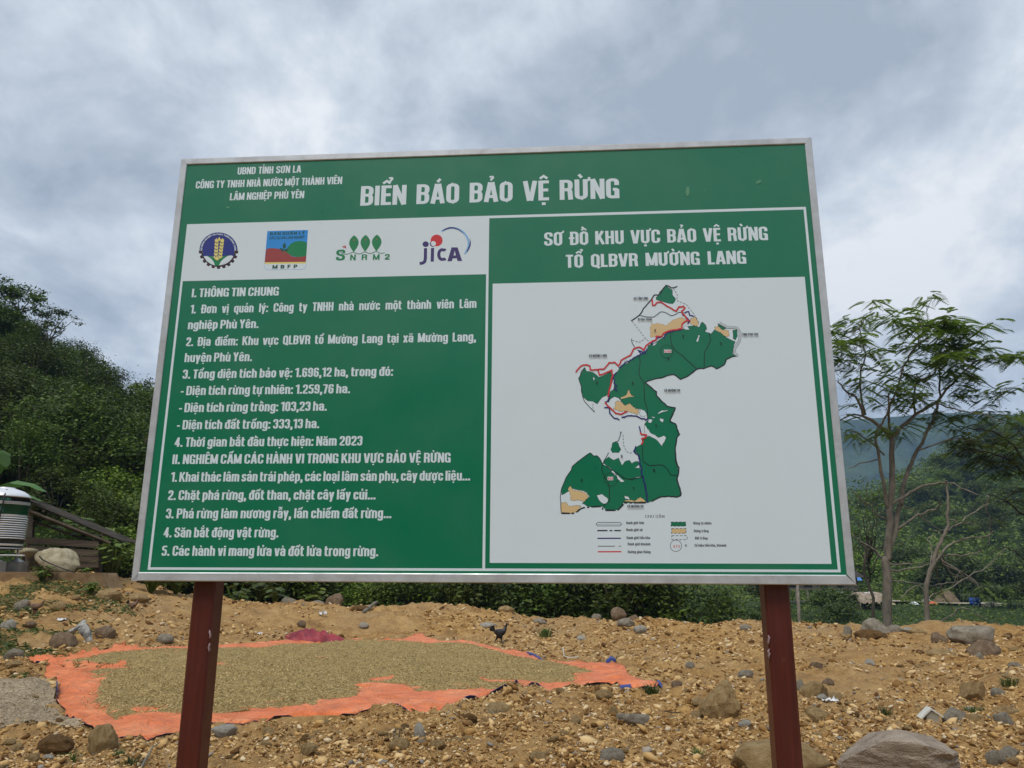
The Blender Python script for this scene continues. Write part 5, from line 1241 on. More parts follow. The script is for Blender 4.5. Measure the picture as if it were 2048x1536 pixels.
# turned-up corners showing the blue back
def flap(pts, h):
    m_ = MB(); a = [np.array(G(*q_)) for q_ in pts]; vs = []
    for i, p in enumerate(a):
        z = gz1(p[0], p[1]); s_ = math.sin(math.pi * i / (len(a) - 1)) * h
        n_ = np.array([p[0], p[1], 0]) / np.hypot(p[0], p[1])
        for (dn, dz) in ((0.06, .015), (0.03, .05 + s_ * .7), (-0.05, .06 + s_), (-.12, .055 + s_ * .6)): vs.append(np.array([p[0], p[1], z]) + n_ * -dn + np.array([0, 0, dz]))
    fs = [(i * 4 + k, (i + 1) * 4 + k, (i + 1) * 4 + k + 1, i * 4 + k + 1) for i in range(len(a) - 1) for k in range(3)]
    return m_.add(vs, fs, 0, True)
for pts, h in (([(1052, 1311), (1062, 1316), (1072, 1321), (1086, 1325)], .05), ([(1212, 1331), (1222, 1332), (1232, 1336)], .06), ([(1240, 1371), (1250, 1373), (1262, 1374)], .02), ([(1314, 1367), (1319, 1368), (1324, 1369)], .01), ([(113, 1404), (112, 1392), (110, 1380)], .06)):
    o = flap(pts, h).build('turned_edge', BLUE, tarp); o['label'] = 'dark blue turned-up edge'

GRM = material('drying_grain', (0.36, 0.26, 0.11), 0.9, 0, 0.2); t = NT(GRM); v = t.coord('Position')
f1 = t.noise(v, 26, 6, .72); f2 = t.noise(v, 3.2, 5, .6, .8); f3 = t.noise(v, 90, 3, .6)
c = t.ramp(t.math('ADD', t.math('MULTIPLY', f1, .6), t.math('MULTIPLY', f3, .4)), [(.34, (0.145, 0.098, 0.040)), (.5, (0.455, 0.325, 0.125)), (.66, (0.63, 0.485, 0.24))])
c = t.mix(t.ramp(f2, [(.4, (0, 0, 0)), (.65, (.35, .35, .35))]), c, (0.24, 0.175, 0.078)); t.base(c); t.bump(t.math('ADD', f1, f3), .9, .03)
STR = material('rice_straw', (0.45, 0.34, 0.15), 0.8, 0, 0.2); t = NT(STR); g_ = t.n('ShaderNodeNewGeometry'); t.base(t.ramp(g_.outputs['Random Per Island'], [(0, (0.13, 0.088, 0.034)), (.3, (0.42, 0.30, 0.115)), (1, (0.70, 0.545, 0.28))]))
def grain(name, px_list, step, base_lift, label, straw_n, size, mats, ragged=.07, holes=()):
    V, D, F = region_mesh(px_list, step); x, y = V[:, 0], V[:, 1]
    e_ = sstep(0, .22, D)
    flatz = ground_z(x, y) * .35 + (ground_base(x, y) + fbm(x * .9, y * .9, 2, 3) * .05) * .65
    zt = np.maximum(flatz + base_lift - .025, ground_z(x, y) + base_lift * .5) + e_ * (.03 + np.abs(fbm(x * 1.3, y * 1.3, 74, 3)) * .04 + fbm(x * 7, y * 7, 75, 2) * .015)
    for hx, hy, hr in holes: zt -= .09 * np.exp(-(((x - hx) / hr) ** 2 + ((y - hy) / (hr * .8)) ** 2))
    from mathutils.bvhtree import BVHTree
    bt = BVHTree.FromPolygons([(a, b, c) for (a, b), c in zip(V, zt)], [tuple(int(i) for i in f) for f in F])
    mn, mx_ = V.min(0), V.max(0); n = straw_n * 3; yy = 1 / (1 / mx_[1] + RNG.random(n) * (1 / mn[1] - 1 / mx_[1])); xx = RNG.uniform(mn[0], mx_[0], n)
    xy = [G(*q_)[:2] for q_ in px_list]; jx, jy = RNG.normal(0, ragged, n), RNG.normal(0, ragged, n)
    k = inpoly(xx + jx, yy + jy, xy); xx, yy = xx[k][:straw_n], yy[k][:straw_n]
    zz_ = np.empty(len(xx))
    for i in range(len(xx)):
        h = bt.ray_cast(Vector((xx[i], yy[i], 50)), Vector((0, 0, -1))); zz_[i] = h[0].z if h[0] else float('nan')
    bad = np.isnan(zz_); zz_[bad] = ground_z(xx[bad], yy[bad]) + base_lift + .01
    sv, sf = leaves(np.c_[xx, yy, zz_ + .012], size, 1.2, .22)
    n0 = len(V); top = np.c_[V, zt]; bot = np.c_[V, zt - .05]
    faces = np.concatenate([np.c_[F, F[:, 2:]], np.zeros((0, 4), int)])
    me = bpy.data.meshes.new(name); allv = np.concatenate([top, sv]); 
    me.from_pydata(allv.tolist(), [], F.tolist() + (sf + n0).tolist())
    me.polygons.foreach_set('material_index', [0] * len(F) + [1] * len(sf)); me.polygons.foreach_set('use_smooth', [True] * len(F) + [False] * len(sf)); me.update()
    o = obj(name, me, mats); return tag(o, label, 'grain', kind='stuff')
hl = [(*G(px, py)[:2], r) for px, py, r in ((760, 1362, .22), (640, 1320, .16), (745, 1336, .14), (920, 1376, .16), (1010, 1366, .3), (538, 1408, .12), (445, 1335, .1), (1034, 1367, .22))]
grain('drying_rice', RICE_PX, .12, .058, 'straw-brown layer of rice grain spread to dry over the orange tarpaulin', 34000, .042, [GRM, STR], holes=hl)
GRY = material('grey_husk', (0.34, 0.28, 0.20), 0.9, 0, 0.2); t = NT(GRY); v = t.coord('Position'); f1 = t.noise(v, 30, 6, .7); f2 = t.noise(v, 2.5, 5, .6, 1.2)
t.base(t.mix(t.ramp(f2, [(.45, (0, 0, 0)), (.62, (.5, .5, .5))]), t.ramp(f1, [(.32, (0.16, 0.115, 0.068)), (.66, (0.54, 0.43, 0.29))]), (0.22, 0.17, 0.11))); t.bump(f1, .8, .03)
STR2 = material('husk_flake', (0.4, .33, .24), .85); t = NT(STR2); g_ = t.n('ShaderNodeNewGeometry'); t.base(t.ramp(g_.outputs['Random Per Island'], [(0, (0.19, 0.14, 0.085)), (1, (0.60, 0.48, 0.32))]))
grain('grey_husk', [(-260, 1368), (-100, 1366), (0, 1364), (50, 1362), (103, 1360), (108, 1378), (106, 1405), (122, 1425), (136, 1440), (164, 1458), (120, 1455), (60, 1452), (0, 1462), (-120, 1468), (-260, 1466)], .12, .03, 'grey-beige husk spread on the ground left of the orange tarpaulin', 5000, .04, [GRY, STR2])

# ---- crumpled red sack
def cloth_heap(name, px0, px1, pyb, hgt, mat, label, cat, sd=0, dep=.55):
    a, b = G(px0, pyb), G(px1, pyb); c = (a + b) / 2; rx = np.linalg.norm(b - a) / 2; nu, nv = 120, 54; vs = []
    for j in range(nv):
        for i in range(nu):
            th = 2 * math.pi * i / nu; rr = (j / (nv - 1)); n_ = mnoise.noise(Vector((math.cos(th) * 1.6 + sd, math.sin(th) * 1.6, sd)))
            X, Y_ = math.cos(th) * rr * rx * (1 + .22 * n_), math.sin(th) * rr * dep * (1 + .22 * n_)
            u_, w_ = X / rx, Y_ / dep
            prof = max(0, 1 - rr ** 2.6) * (0.62 + .40 * math.exp(-((u_ + .40) / .38) ** 2) + .28 * math.exp(-((u_ - .42) / .40) ** 2))
            fold = abs(mnoise.noise(Vector((X * 2.2 + Y_ * 1.6 + sd, Y_ * 2.4, 3)))) * 1.1 + abs(mnoise.noise(Vector((X * 5.0 + Y_ * 3, Y_ * 6, 9)))) * .5
            vs.append((X, Y_, .012 + hgt * prof * (.5 + .7 * fold) + .05 * fold * rr))
    fs = [(j * nu + i, j * nu + (i + 1) % nu, (j + 1) * nu + (i + 1) % nu, (j + 1) * nu + i) for j in range(nv - 1) for i in range(nu)]
    fs = [f[::-1] for f in fs]; m_ = MB().add(vs, fs, 0, True); z = gz1(c[0], c[1])
    o = m_.build(name, mat, None, (c[0], c[1], z + .02)); return tag(o, label, cat)
SK = material('maroon_cloth', (0.33, 0.035, 0.055), 0.55, 0, 0.4); t = NT(SK); v = t.coord('Object'); t.base(t.ramp(t.noise(v, 3, 5, .6, 1), [(.35, (0.16, 0.014, 0.028)), (.65, (0.38, 0.042, 0.055))])); t.bump(t.noise(v, 14, 4, .6, 1), .4, .03)
cloth_heap('crumpled_sack', 558, 682, 1284, .36, SK, 'crumpled maroon cloth lying on the far edge of the orange tarpaulin', 'cloth', 2, .42)

# ------------------------------------------------------------------ stones
def rockmat(name, c0, c1, c2, sc=3.0):
    m = material(name, c1, 0.88, 0, 0.25); t = NT(m); v = t.coord('Object')
    f = t.noise(v, sc, 7, .66, .4); s_ = t.noise(v, sc * 6, 5, .7); h = t.noise(v, sc * 14, 4, .65)
    c = t.ramp(f, [(.30, c0), (.52, c1), (.74, c2)]); c = t.mix(t.ramp(s_, [(.58, (0, 0, 0)), (.72, (.6, .6, .6))]), c, c0)
    t.base(c); t.bump(t.math('ADD', s_, t.math('MULTIPLY', h, .5)), .8, .09); return m
RM = {'y': rockmat('cream_stone', (0.34, 0.27, 0.15), (0.62, 0.54, 0.36), (0.74, 0.67, 0.49)), 'o': rockmat('ochre_stone', (0.26, 0.15, 0.055), (0.50, 0.34, 0.155), (0.64, 0.48, 0.26)), 'g': rockmat('grey_stone', (0.20, 0.165, 0.12), (0.40, 0.345, 0.265), (0.53, 0.475, 0.38)),
      'b': rockmat('brown_stone', (0.15, 0.095, 0.055), (0.31, 0.215, 0.135), (0.44, 0.33, 0.22)), 'w': rockmat('pale_stone', (0.36, 0.32, 0.24), (0.56, 0.52, 0.44), (0.70, 0.66, 0.58)),
      'c': rockmat('soil_clod', (0.10, 0.05, 0.016), (0.23, 0.125, 0.042), (0.33, 0.20, 0.08), 6), 'p': rockmat('pinkish_stone', (0.32, 0.24, 0.175), (0.54, 0.435, 0.335), (0.68, 0.57, 0.455), 2.2)}
def rock_mesh(name, sd, sub=3, ang=.5, elong=(1, .8, .7)):
    """unit stone: noise-swollen ball with some faces sheared flat"""
    bm = bmesh.new(); bmesh.ops.create_icosphere(bm, subdivisions=sub, radius=1.0); rng = np.random.default_rng(sd)
    planes = []
    for k in range(int(3 + 9 * ang)):
        n_ = rng.normal(size=3); n_ /= np.linalg.norm(n_); planes.append((n_, rng.uniform(.62, .95) if ang > .3 else rng.uniform(.82, 1.0)))
    off = Vector(rng.uniform(-50, 50, 3))
    for v in bm.verts:
        p = v.co.copy(); rdg = 1 - abs(mnoise.noise(p * 1.6 - off)) * 2; d = 1 + .26 * mnoise.noise(p * .9 + off) + .14 * mnoise.noise(p * 2.1 + off) + .07 * rdg + .06 * mnoise.noise(p * 5 + off)
        q_ = np.array(p) * d
        for n_, h in planes:
            e_ = q_ @ n_ - h
            if e_ > 0: q_ = q_ - n_ * e_ * .9
        q_ = q_ + np.array(p) * .025 * mnoise.noise(p * 9 + off)
        v.co = Vector((q_[0] * elong[0], q_[1] * elong[1], q_[2] * elong[2]))
    me = bpy.data.meshes.new(name); bm.to_mesh(me); bm.free()
    V = np.array([v.co for v in me.vertices]); mn, mx_ = V.min(0), V.max(0); V = (V - (mn + mx_) / 2) / ((mx_ - mn) / 2)
    me.vertices.foreach_set('co', V.ravel().astype(np.float32)); me.polygons.foreach_set('use_smooth', [ang < .62] * len(me.polygons)); me.update(); return me
def rock_at(name, px, pyb, w, h, col, sd, ang=.5, sub=3, label=None, cat='stone', group=None, tilt=0.0, sink=.27, dep=None, Y=None):
    p = G(px, pyb) if Y is None else P(px, pyb, Y); k_ = p[1] / 1538
    hw, hh = w * k_ / 2, h * k_ / 2 / (1 - sink); dp = hw * .8 if dep is None else dep
    me = rock_mesh(name, sd, sub, ang); me.materials.append(RM[col])
    cy = p[1] + dp * .55; cx = p[0] * cy / p[1]; z = gz1(cx, cy) if Y is None else p[2]
    z = max(z, p[2] - .03) if Y is None else z
    o = obj(name, me, None, None, (cx, cy, z + hh * (1 - 2 * sink))); o.scale = (hw * 1.03, dp, hh); o.rotation_euler = (0, tilt, 0)
    return tag(o, label, cat, group)
# (px, foot y, width, height, colour, angular, label)
ROCKS = [
 (1795, 1580, 200, 68, 'p', .62, 'largest pinkish-brown boulder in the bottom right foreground', 4),
 (1562, 1570, 168, 60, 'o', .45, 'rounded ochre boulder half hidden behind the foot of the right-hand post', 4),
 (1440, 1430, 66, 60, 'o', .95, 'tall wedge-shaped ochre boulder left of the right-hand post', 4),
 (204, 1494, 52, 44, 'o', .12, 'round tan boulder holding down the near left corner of the orange tarpaulin', 4),
 (1943, 1290, 82, 36, 'g', .4, 'large smooth grey boulder on the crest at the far right', 4),
 (1970, 1318, 62, 34, 'b', .55, 'brown-grey boulder just in front of the large smooth grey one', 4),
 (1752, 1270, 55, 29, 'g', .45, 'grey tan boulder at the foot of the tall feathery tree', 4),
 (1789, 1268, 25, 17, 'g', .4, 'small grey stone touching the boulder at the foot of the tall tree', 3),
 (1815, 1263, 22, 10, 'w', .5, 'pale flat stone on the crest right of the tall tree trunk', 3),
 (1834, 1266, 34, 10, 'o', .3, 'long ochre stone lying on the crest between the two right-hand trees', 3),
 (1697, 1277, 17, 22, 'g', .7, 'upright grey slab left of the clod mound on the crest', 3),
 (1742, 1280, 60, 20, 'c', .3, 'heap of brown soil in front of the boulder under the tall tree', 4),
 (1878, 1289, 33, 24, 'b', .85, 'brown square-cut stone block on the crest right of the bare-branched tree', 3),
 (1884, 1318, 56, 17, 'o', .1, 'long pale ochre log-shaped stone lying at a tilt', 3),
 (1959, 1322, 15, 16, 'g', .7, 'small pointed grey stone leaning on the brown-grey boulder', 2),
 (2031, 1336, 24, 13, 'g', .6, 'grey stone at the right edge below the crest', 2),
 (1630, 1403, 54, 32, 'o', .35, 'pale ochre boulder right of the right-hand post', 4),
 (1601, 1389, 17, 21, 'g', .6, 'narrow grey stone wedged between the post and the pale ochre boulder', 3),
 (1657, 1377, 26, 13, 'b', .7, 'angular brown slab just beyond the pale ochre boulder', 2),
 (1633, 1344, 26, 12, 'b', .7, 'brown slab on the slope right of the post, above the angular one', 2),
 (1493, 1367, 31, 18, 'g', .75, 'grey angular stone left of the right-hand post', 3),
 (1947, 1402, 46, 29, 'o', .7, 'faceted ochre boulder on the slope at the right', 4),
 (1998, 1399, 24, 15, 'g', .6, 'grey stone just right of the faceted ochre boulder', 3),
 (1912, 1444, 44, 26, 'g', .5, 'speckled grey stone beside the gabled pale block', 4),
 (2005, 1432, 60, 22, 'o', .45, 'broad tan stone near the right edge', 4),
 (2010, 1453, 34, 25, 'g', .5, 'round grey stone in front of the broad tan stone', 3),
 (1956, 1450, 33, 17, 'o', .6, 'ochre stone between the speckled grey stone and the round grey one', 3),
 (2019, 1509, 36, 19, 'g', .7, 'flat grey slab near the bottom right corner', 3),
 (1994, 1530, 37, 26, 'g', .5, 'tan-grey stone below the flat grey slab in the bottom right corner', 3),
 (216, 1199, 50, 22, 'o', .15, 'smooth ochre boulder on the bank below the shed', 4),
 (276, 1204, 40, 15, 'o', .2, 'pale ochre boulder right of the smooth one on the bank', 3),
 (42, 1219, 29, 20, 'g', .25, 'rounded pale grey boulder behind the leftmost hen', 3),
 (149, 1204, 21, 9, 'o', .5, 'small ochre stone on the bank left of the smooth boulder', 2),
 (116, 1221, 29, 14, 'o', .4, 'flat ochre stone between the two brown hens', 3),
 (126, 1295, 48, 30, 'b', .2, 'rounded brown-grey boulder at the left of the white driftwood', 4),
 (209, 1281, 38, 21, 'b', .4, 'brownish-grey boulder at the right of the white driftwood', 3),
 (330, 1290, 33, 17, 'g', .25, 'oval grey stone between the driftwood and the left-hand post', 3),
 (14, 1266, 29, 22, 'w', .4, 'whitish stone at the left edge of the photo', 3),
 (59, 1259, 26, 13, 'b', .4, 'brown stone in the grass at the left edge', 3),
 (24, 1327, 34, 20, 'g', .55, 'blue-grey stone at the left tip of the orange tarpaulin', 3),
 (447, 1467, 44, 17, 'w', .35, 'long whitish stone against the near edge of the tarpaulin by the left-hand post', 3),
 (606, 1213, 29, 22, 'b', .1, 'egg-shaped brown boulder on the far edge of the dirt', 4),
 (668, 1218, 33, 24, 'b', .4, 'blocky brown boulder on the far edge right of the egg-shaped one', 4),
 (577, 1214, 27, 15, 'g', .5, 'low grey stone left of the egg-shaped boulder', 3),
 (634, 1216, 28, 9, 'g', .5, 'flat grey stone between the egg-shaped and blocky boulders', 2),
 (719, 1224, 34, 12, 'c', .4, 'mound of lumpy soil on the far edge right of the blocky boulder', 3),
 (602, 1261, 18, 12, 'b', .3, 'grey-brown stone right behind the crumpled maroon cloth', 2),
 (728, 1252, 18, 9, 'w', .6, 'whitish stone beyond the tarpaulin right of the maroon cloth', 2),
 (838, 1506, 22, 31, 'w', .75, 'upright pale stone in the foreground dirt below the tarpaulin', 3),
 (797, 1520, 40, 21, 'o', .5, 'ochre stone left of the upright pale stone', 3),
 (874, 1512, 27, 14, 'o', .6, 'flat tan stone right of the upright pale stone', 3),
 (844, 1514, 20, 10, 'g', .6, 'dark grey stone right under the upright pale stone', 2),
 (1266, 1452, 62, 20, 'g', .8, 'wide grey slab with a dark hollow under it in the foreground', 3),
 (1225, 1442, 20, 16, 'o', .6, 'ochre stone against the left end of the wide grey slab', 3),
 (1209, 1420, 33, 14, 'o', .6, 'angular tan stone behind the wide grey slab', 3),
 (997, 1424, 50, 19, 'o', .4, 'long ochre slab in front of the near edge of the tarpaulin', 3),
 (1031, 1441, 32, 10, 'w', .5, 'thin whitish stone below the long ochre slab', 2),
 (1225, 1541, 46, 27, 'g', .4, 'grey boulder cut by the bottom edge of the photo', 3),
 (1075, 1536, 32, 18, 'o', .5, 'ochre stone at the bottom edge left of the grey boulder', 3),
 (1354, 1377, 20, 14, 'b', .4, 'brown lump right of the tarpaulin tip', 2),
 (1380, 1340, 18, 14, 'g', .5, 'single grey stone on the bare slope left of the post', 2),
 (1193, 1240, 19, 13, 'g', .5, 'grey stone on the crest leftmost of the crest group', 2),
 (1238, 1247, 31, 21, 'b', .45, 'purple-brown boulder on the crest', 3),
 (1264, 1247, 28, 17, 'b', .45, 'brown boulder touching the purple-brown one on the crest', 3),
 (1290, 1245, 27, 10, 'o', .3, 'ochre stone on the crest right of the two brown boulders', 2),
 (1252, 1258, 34, 14, 'g', .7, 'flat grey rock just below the crest boulders', 3),
 (1281, 1270, 26, 16, 'w', .6, 'white stone below the crest boulders', 3),
 (1079, 1247, 27, 12, 'g', .5, 'dull grey stone on the crest beyond the black chicken', 2),
 (1012, 1227, 32, 13, 'o', .3, 'ochre stone on the crest behind the black chicken', 3),
 (976, 1254, 34, 10, 'w', .5, 'pale flat stone just behind the black chicken', 2),
 (1490, 1258, 25, 10, 'g', .4, 'grey stone on the crest left of the right-hand post', 2),
 (1163, 1283, 21, 10, 'w', .6, 'white stone on the open slope right of the black chicken', 2),
 (1164, 1271, 18, 7, 'o', .5, 'ochre stone just above the white one on the open slope', 2),
 (19, 1482, 22, 9, 'o', .5, 'flat yellowish stone at the left edge in the foreground', 2), (64, 1522, 26, 14, 'o', .5, 'ochre stone in the bottom left corner', 3),
 (612, 1492, 26, 22, 'c', .3, 'brown soil lump in the foreground right of the left-hand post', 3), (108, 1500, 70, 28, 'c', .3, 'heap of ochre soil left of the round tan boulder', 4)]
for i, (px, pyb, w, h, c, a, lb, sb) in enumerate(ROCKS):
    nm = 'boulder' if w >= 40 else 'stone'
    if c == 'c': nm = 'soil_mound'
    rock_at(nm, px, pyb, w, h, c, 100 + i, a, sb, lb, 'mound' if c == 'c' else nm)
wb = next(o for o in COL.objects if o.get('label', '').startswith('tall wedge-shaped'))
for v in wb.data.vertices:
    z = v.co.z; v.co.x = v.co.x * (1 - .42 * max(z, -.2)) + .30 * z
rock_at('boulder', 112, 1146, 84, 50, 'y', 401, .3, 4, 'large pale cream boulder in front of the shed wall', 'boulder', Y=22.0, sink=.05, dep=.45, tilt=.35)
rock_at('boulder', 52, 1112, 40, 16, 'y', 402, .3, 3, 'pale boulder top showing behind the water tank legs', 'boulder', Y=23.5, sink=.05)
# loose stones, all alike: six shapes copied about
SG = 'loose stones strewn over the bare dirt'; SLB = 'small loose stone lying among many on the bare ochre dirt'
sp_ = []
for i, c in enumerate('ooowocoo'):
    me = rock_mesh('loose_stone', 200 + i, 2, .65); me.materials.append(RM[c]); sp_.append(me)
rng = np.random.default_rng(77); k = 0
def in_tarp(x, y, grow=.12):
    return any(inpoly(np.array([x + a]), np.array([y + b]), TARP_POLY)[0] for a, b in ((0, 0), (grow, 0), (-grow, 0), (0, grow), (0, -grow)))
while k < 205:
    px, py = rng.uniform(-40, 2090), 1262 + 274 * rng.random() ** .85 + 8
    p = G(px, py)
    if in_tarp(p[0], p[1]) or (px < 420 and py < 1300): continue
    s_ = .5 * math.exp(rng.normal(math.log(12), .42)) * p[1] / 1538 * (1.0 if py < 1400 else 1.25)
    o = obj('loose_stone', sp_[rng.integers(8)], None, None, (p[0], p[1], gz1(p[0], p[1]) + s_ * .2)); o.scale = (s_ * rng.uniform(.8, 1.3), s_ * rng.uniform(.7, 1.1), s_ * rng.uniform(.45, .8)); o.rotation_euler = (rng.uniform(-.3, .3), rng.uniform(-.3, .3), rng.uniform(0, 6.28))
    tag(o, SLB, 'stone', SG); k += 1
# gravel: countless pebbles and crumbs
GV = material('gravel', (0.42, 0.29, 0.14), 0.9, 0, 0.2); t = NT(GV); g_ = t.n('ShaderNodeNewGeometry')
c = t.ramp(g_.outputs['Random Per Island'], [(0, (0.10, 0.045, 0.012)), (.28, (0.27, 0.142, 0.045)), (.58, (0.52, 0.32, 0.12)), (.88, (0.70, 0.50, 0.25)), (.975, (0.68, 0.56, 0.38)), (.985, (0.24, 0.22, 0.20))]); t.base(c)
n = 115000; rng = np.random.default_rng(78)
yy = 1 / (1 / 30.0 + rng.random(n * 2) ** 1.0 * (1 / 6.2 - 1 / 30.0)); xx = rng.uniform(-.80, .80, n * 2) * yy
az = np.arctan2(xx, yy); keep = (np.hypot(xx, yy) < np.interp(az, AZT, DCT) + .4) & ~inpoly(xx, yy, TARP_POLY); 
keep &= (fbm(xx * 1.4, yy * 1.4, 95, 3) + 1.1 * fbm(xx * .42, yy * .42, 96, 3) + rng.normal(0, .20, n * 2) > -.10)
keep &= ~((az < -.5) & (np.hypot(xx, yy) > 23))
xx, yy = xx[keep][:n], yy[keep][:n]; n = len(xx)
t0 = (1 + 5 ** .5) / 2
ico = np.array([(-1, t0, 0), (1, t0, 0), (-1, -t0, 0), (1, -t0, 0), (0, -1, t0), (0, 1, t0), (0, -1, -t0), (0, 1, -t0), (t0, 0, -1), (t0, 0, 1), (-t0, 0, -1), (-t0, 0, 1)]) / 1.9
icf = np.array([(0, 11, 5), (0, 5, 1), (0, 1, 7), (0, 7, 10), (0, 10, 11), (1, 5, 9), (5, 11, 4), (11, 10, 2), (10, 7, 6), (7, 1, 8), (3, 9, 4), (3, 4, 2), (3, 2, 6), (3, 6, 8), (3, 8, 9), (4, 9, 5), (2, 4, 11), (6, 2, 10), (8, 6, 7), (9, 8, 1)])
sz = np.exp(rng.normal(np.log(.0092), .62, n)) * np.clip(yy / 9, .85, 2.3); sz = np.minimum(sz, .075)
th = rng.uniform(0, 6.283, n); v0 = ico[None] * rng.uniform(.5, 1.4, (n, 12, 1)) * sz[:, None, None] * np.stack([rng.uniform(.8, 1.45, n), rng.uniform(.65, 1.15, n), rng.uniform(.38, .85, n)], -1)[:, None, :]
vx = v0[..., 0] * np.cos(th)[:, None] - v0[..., 1] * np.sin(th)[:, None]; vy = v0[..., 0] * np.sin(th)[:, None] + v0[..., 1] * np.cos(th)[:, None]
tl = rng.uniform(-.6, .6, n)[:, None]; vz = v0[..., 2] + vx * tl
gzs = ground_z(xx, yy)
V = np.stack([vx + xx[:, None], vy + yy[:, None], vz + (gzs + sz * .15)[:, None]], -1).reshape(-1, 3); F = (icf[None] + (np.arange(n) * 12)[:, None, None]).reshape(-1, 3)
tag(obj('gravel', npmesh('gravel', V, F), GV), 'ochre gravel and crumbs strewn all over the bare dirt', 'gravel', kind='stuff')
# dry weed wisps and grass tufts
def tuft_mesh(name, n, h, spread, w, rng):
    m_ = MB()
    for k in range(n):
        a = rng.uniform(0, 6.28); r_ = spread * rng.random(); b = np.array([math.cos(a) * r_ * .5, math.sin(a) * r_ * .5, -.02]); l = h * rng.uniform(.5, 1.1); o_ = np.array([math.cos(a), math.sin(a), 0]) * l * rng.uniform(.2, .9); s_ = np.array([-math.sin(a), math.cos(a), 0]) * w
        p1 = b + o_ * .4 + np.array([0, 0, l * .65]); p2 = b + o_ + np.array([0, 0, l * .8 * rng.uniform(.6, 1.1)])
        m_.add([b - s_, b + s_, p1 + s_ * .8, p1 - s_ * .8, p2], [(0, 1, 2, 3), (3, 2, 4)])
    return m_.mesh(name)
GRT = leafmat('grass_blades', (0.03, 0.055, 0.012), (0.065, 0.11, 0.022), (0.13, 0.15, 0.04), trans=.2); DRY = leafmat('dry_weed_stems', (0.10, 0.085, 0.05), (0.20, 0.165, 0.10), (0.30, 0.26, 0.17), trans=.1)
tms = [tuft_mesh('weed_tuft', 70, .16, .22, .006, rng) for _ in range(3)] + [tuft_mesh('weed_tuft', 90, .10, .34, .004, rng) for _ in range(2)]
for m in tms[:3]: m.materials.append(GRT)
for m in tms[3:]: m.materials.append(DRY)
for (px, py, s_, k, lb) in ((1303, 1385, 1.1, 0, 'green weed tuft just below the right tip of the tarpaulin'), (1395, 1523, .75, 1, 'small green weed in the foreground left of the right-hand post'), (2018, 1378, .9, 2, 'green weed on the slope at the right edge'), (262, 1530, 1.1, 0, 'green weed at the bottom edge just left of the left-hand post'), (236, 1517, .6, 1, 'tiny green sprout left of the stick in the foreground'), (140, 1512, .9, 2, 'grassy tuft below the round tan boulder'), (985, 1432, 1.0, 3, 'dry grey weed under the long ochre slab'), (790, 1483, 1.2, 4, 'wispy dry weed left of the upright pale stone'), (1092, 1273, .8, 0, 'green weed right of the black chicken'), (1770, 1424, .8, 1, 'low green weed between the white scrap and the gabled block'), (1945, 1426, .9, 2, 'green weed beside the speckled grey stone')):
    p = G(px, py); o = obj('weed_tuft', tms[k], None, None, (p[0], p[1], gz1(p[0], p[1]))); o.scale = (s_ * p[1] / 9,) * 3; tag(o, lb, 'weed')
# short grass on the bank at the left
n = 9000; az = rng.uniform(-.70, -.44, n * 3); d = rng.uniform(13, 24, n * 3); xx, yy = d * np.sin(az), d * np.cos(az)
k = (fbm(xx * 1.1, yy * 1.1, 51, 4) + .35 * sstep(-.50, -.62, az) > .16 - .25 * (d > 19.7) * (d < 21.5)) ; xx, yy = xx[k][:n], yy[k][:n]
v, f = leaves(np.c_[xx, yy, ground_z(xx, yy) + .05 * rng.random(len(xx))], .17, .2, .16, rng)
tag(obj('bank_grass', npmesh('bank_grass', v, f), GRT), 'short patchy grass on the earth bank at the left', 'grass', kind='stuff')
# ------------------------------------------------------------------ water tank, shed, ledge
OB = 0
STEEL = material('stainless_steel', (0.88, 0.89, 0.90), 0.35, 0.5, 0.5); DKBAND_SHADE = material('dark_band_and_groove_shade', (0.05, 0.055, 0.055), 0.35, 0.6)  # dark material: the real dark bands, and painted shade in the rib grooves
GRB = material('green_band', (0.004, 0.075, 0.035), 0.3, 0.2); GALV = material('galvanised_pipe', (0.45, 0.46, 0.46), 0.45, 0.7)
CONC = noisy('concrete', (0.20, 0.185, 0.16), (0.36, 0.34, 0.30), 5, 0.9, .3, .01); HOSE = material('black_hose', (0.008, 0.008, 0.01), 0.5)
TY = 21.8
tb = P(-6, 1092, TY); tt = P(-6, 990, TY); pad = 1.62
tank = thing('water_tank', 'ribbed stainless steel water tank with green bands on a pipe stand at the left edge', 'water tank', (tb[0], TY, pad))
h0, h1 = tb[2] - pad, tt[2] - pad; TR = .62; H = h1 - h0
def zf(py): return P(3, py, TY)[2] - pad
prof = [(TR * .96, h0 - .06), (TR, h0)]; ms = [0]
bands = {'g': [(1010, 1030)], 'd': [(996, 1005), (1078, 1088)]}
edges = [1091, 1088, 1078]
y = 1078.0
prof = [(TR * .9, h0 - .05), (TR, h0), (TR, zf(1088)), (TR, zf(1078))]; ms = [1, 0, 1]
py = 1078.0
while py > 1034.5:
    for dr, d in ((.024, .3), (.024, 2.3), (-.012, 2.7), (-.012, 4.1)): prof.append((TR + dr, zf(py - d))); ms.append(1 if dr < 0 else 0)  # troughs coloured dark, shade painted in so the ribs stand out
    py -= 4.4
prof += [(TR, zf(1030.3)), (TR, zf(1010))]; ms += [0, 2]
py = 1010.0
while py > 1005.5:
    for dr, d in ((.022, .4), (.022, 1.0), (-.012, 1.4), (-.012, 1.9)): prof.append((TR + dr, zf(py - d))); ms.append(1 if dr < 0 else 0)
    py -= 2.1
prof += [(TR, zf(1005)), (TR, zf(995.6))]; ms += [0, 1]
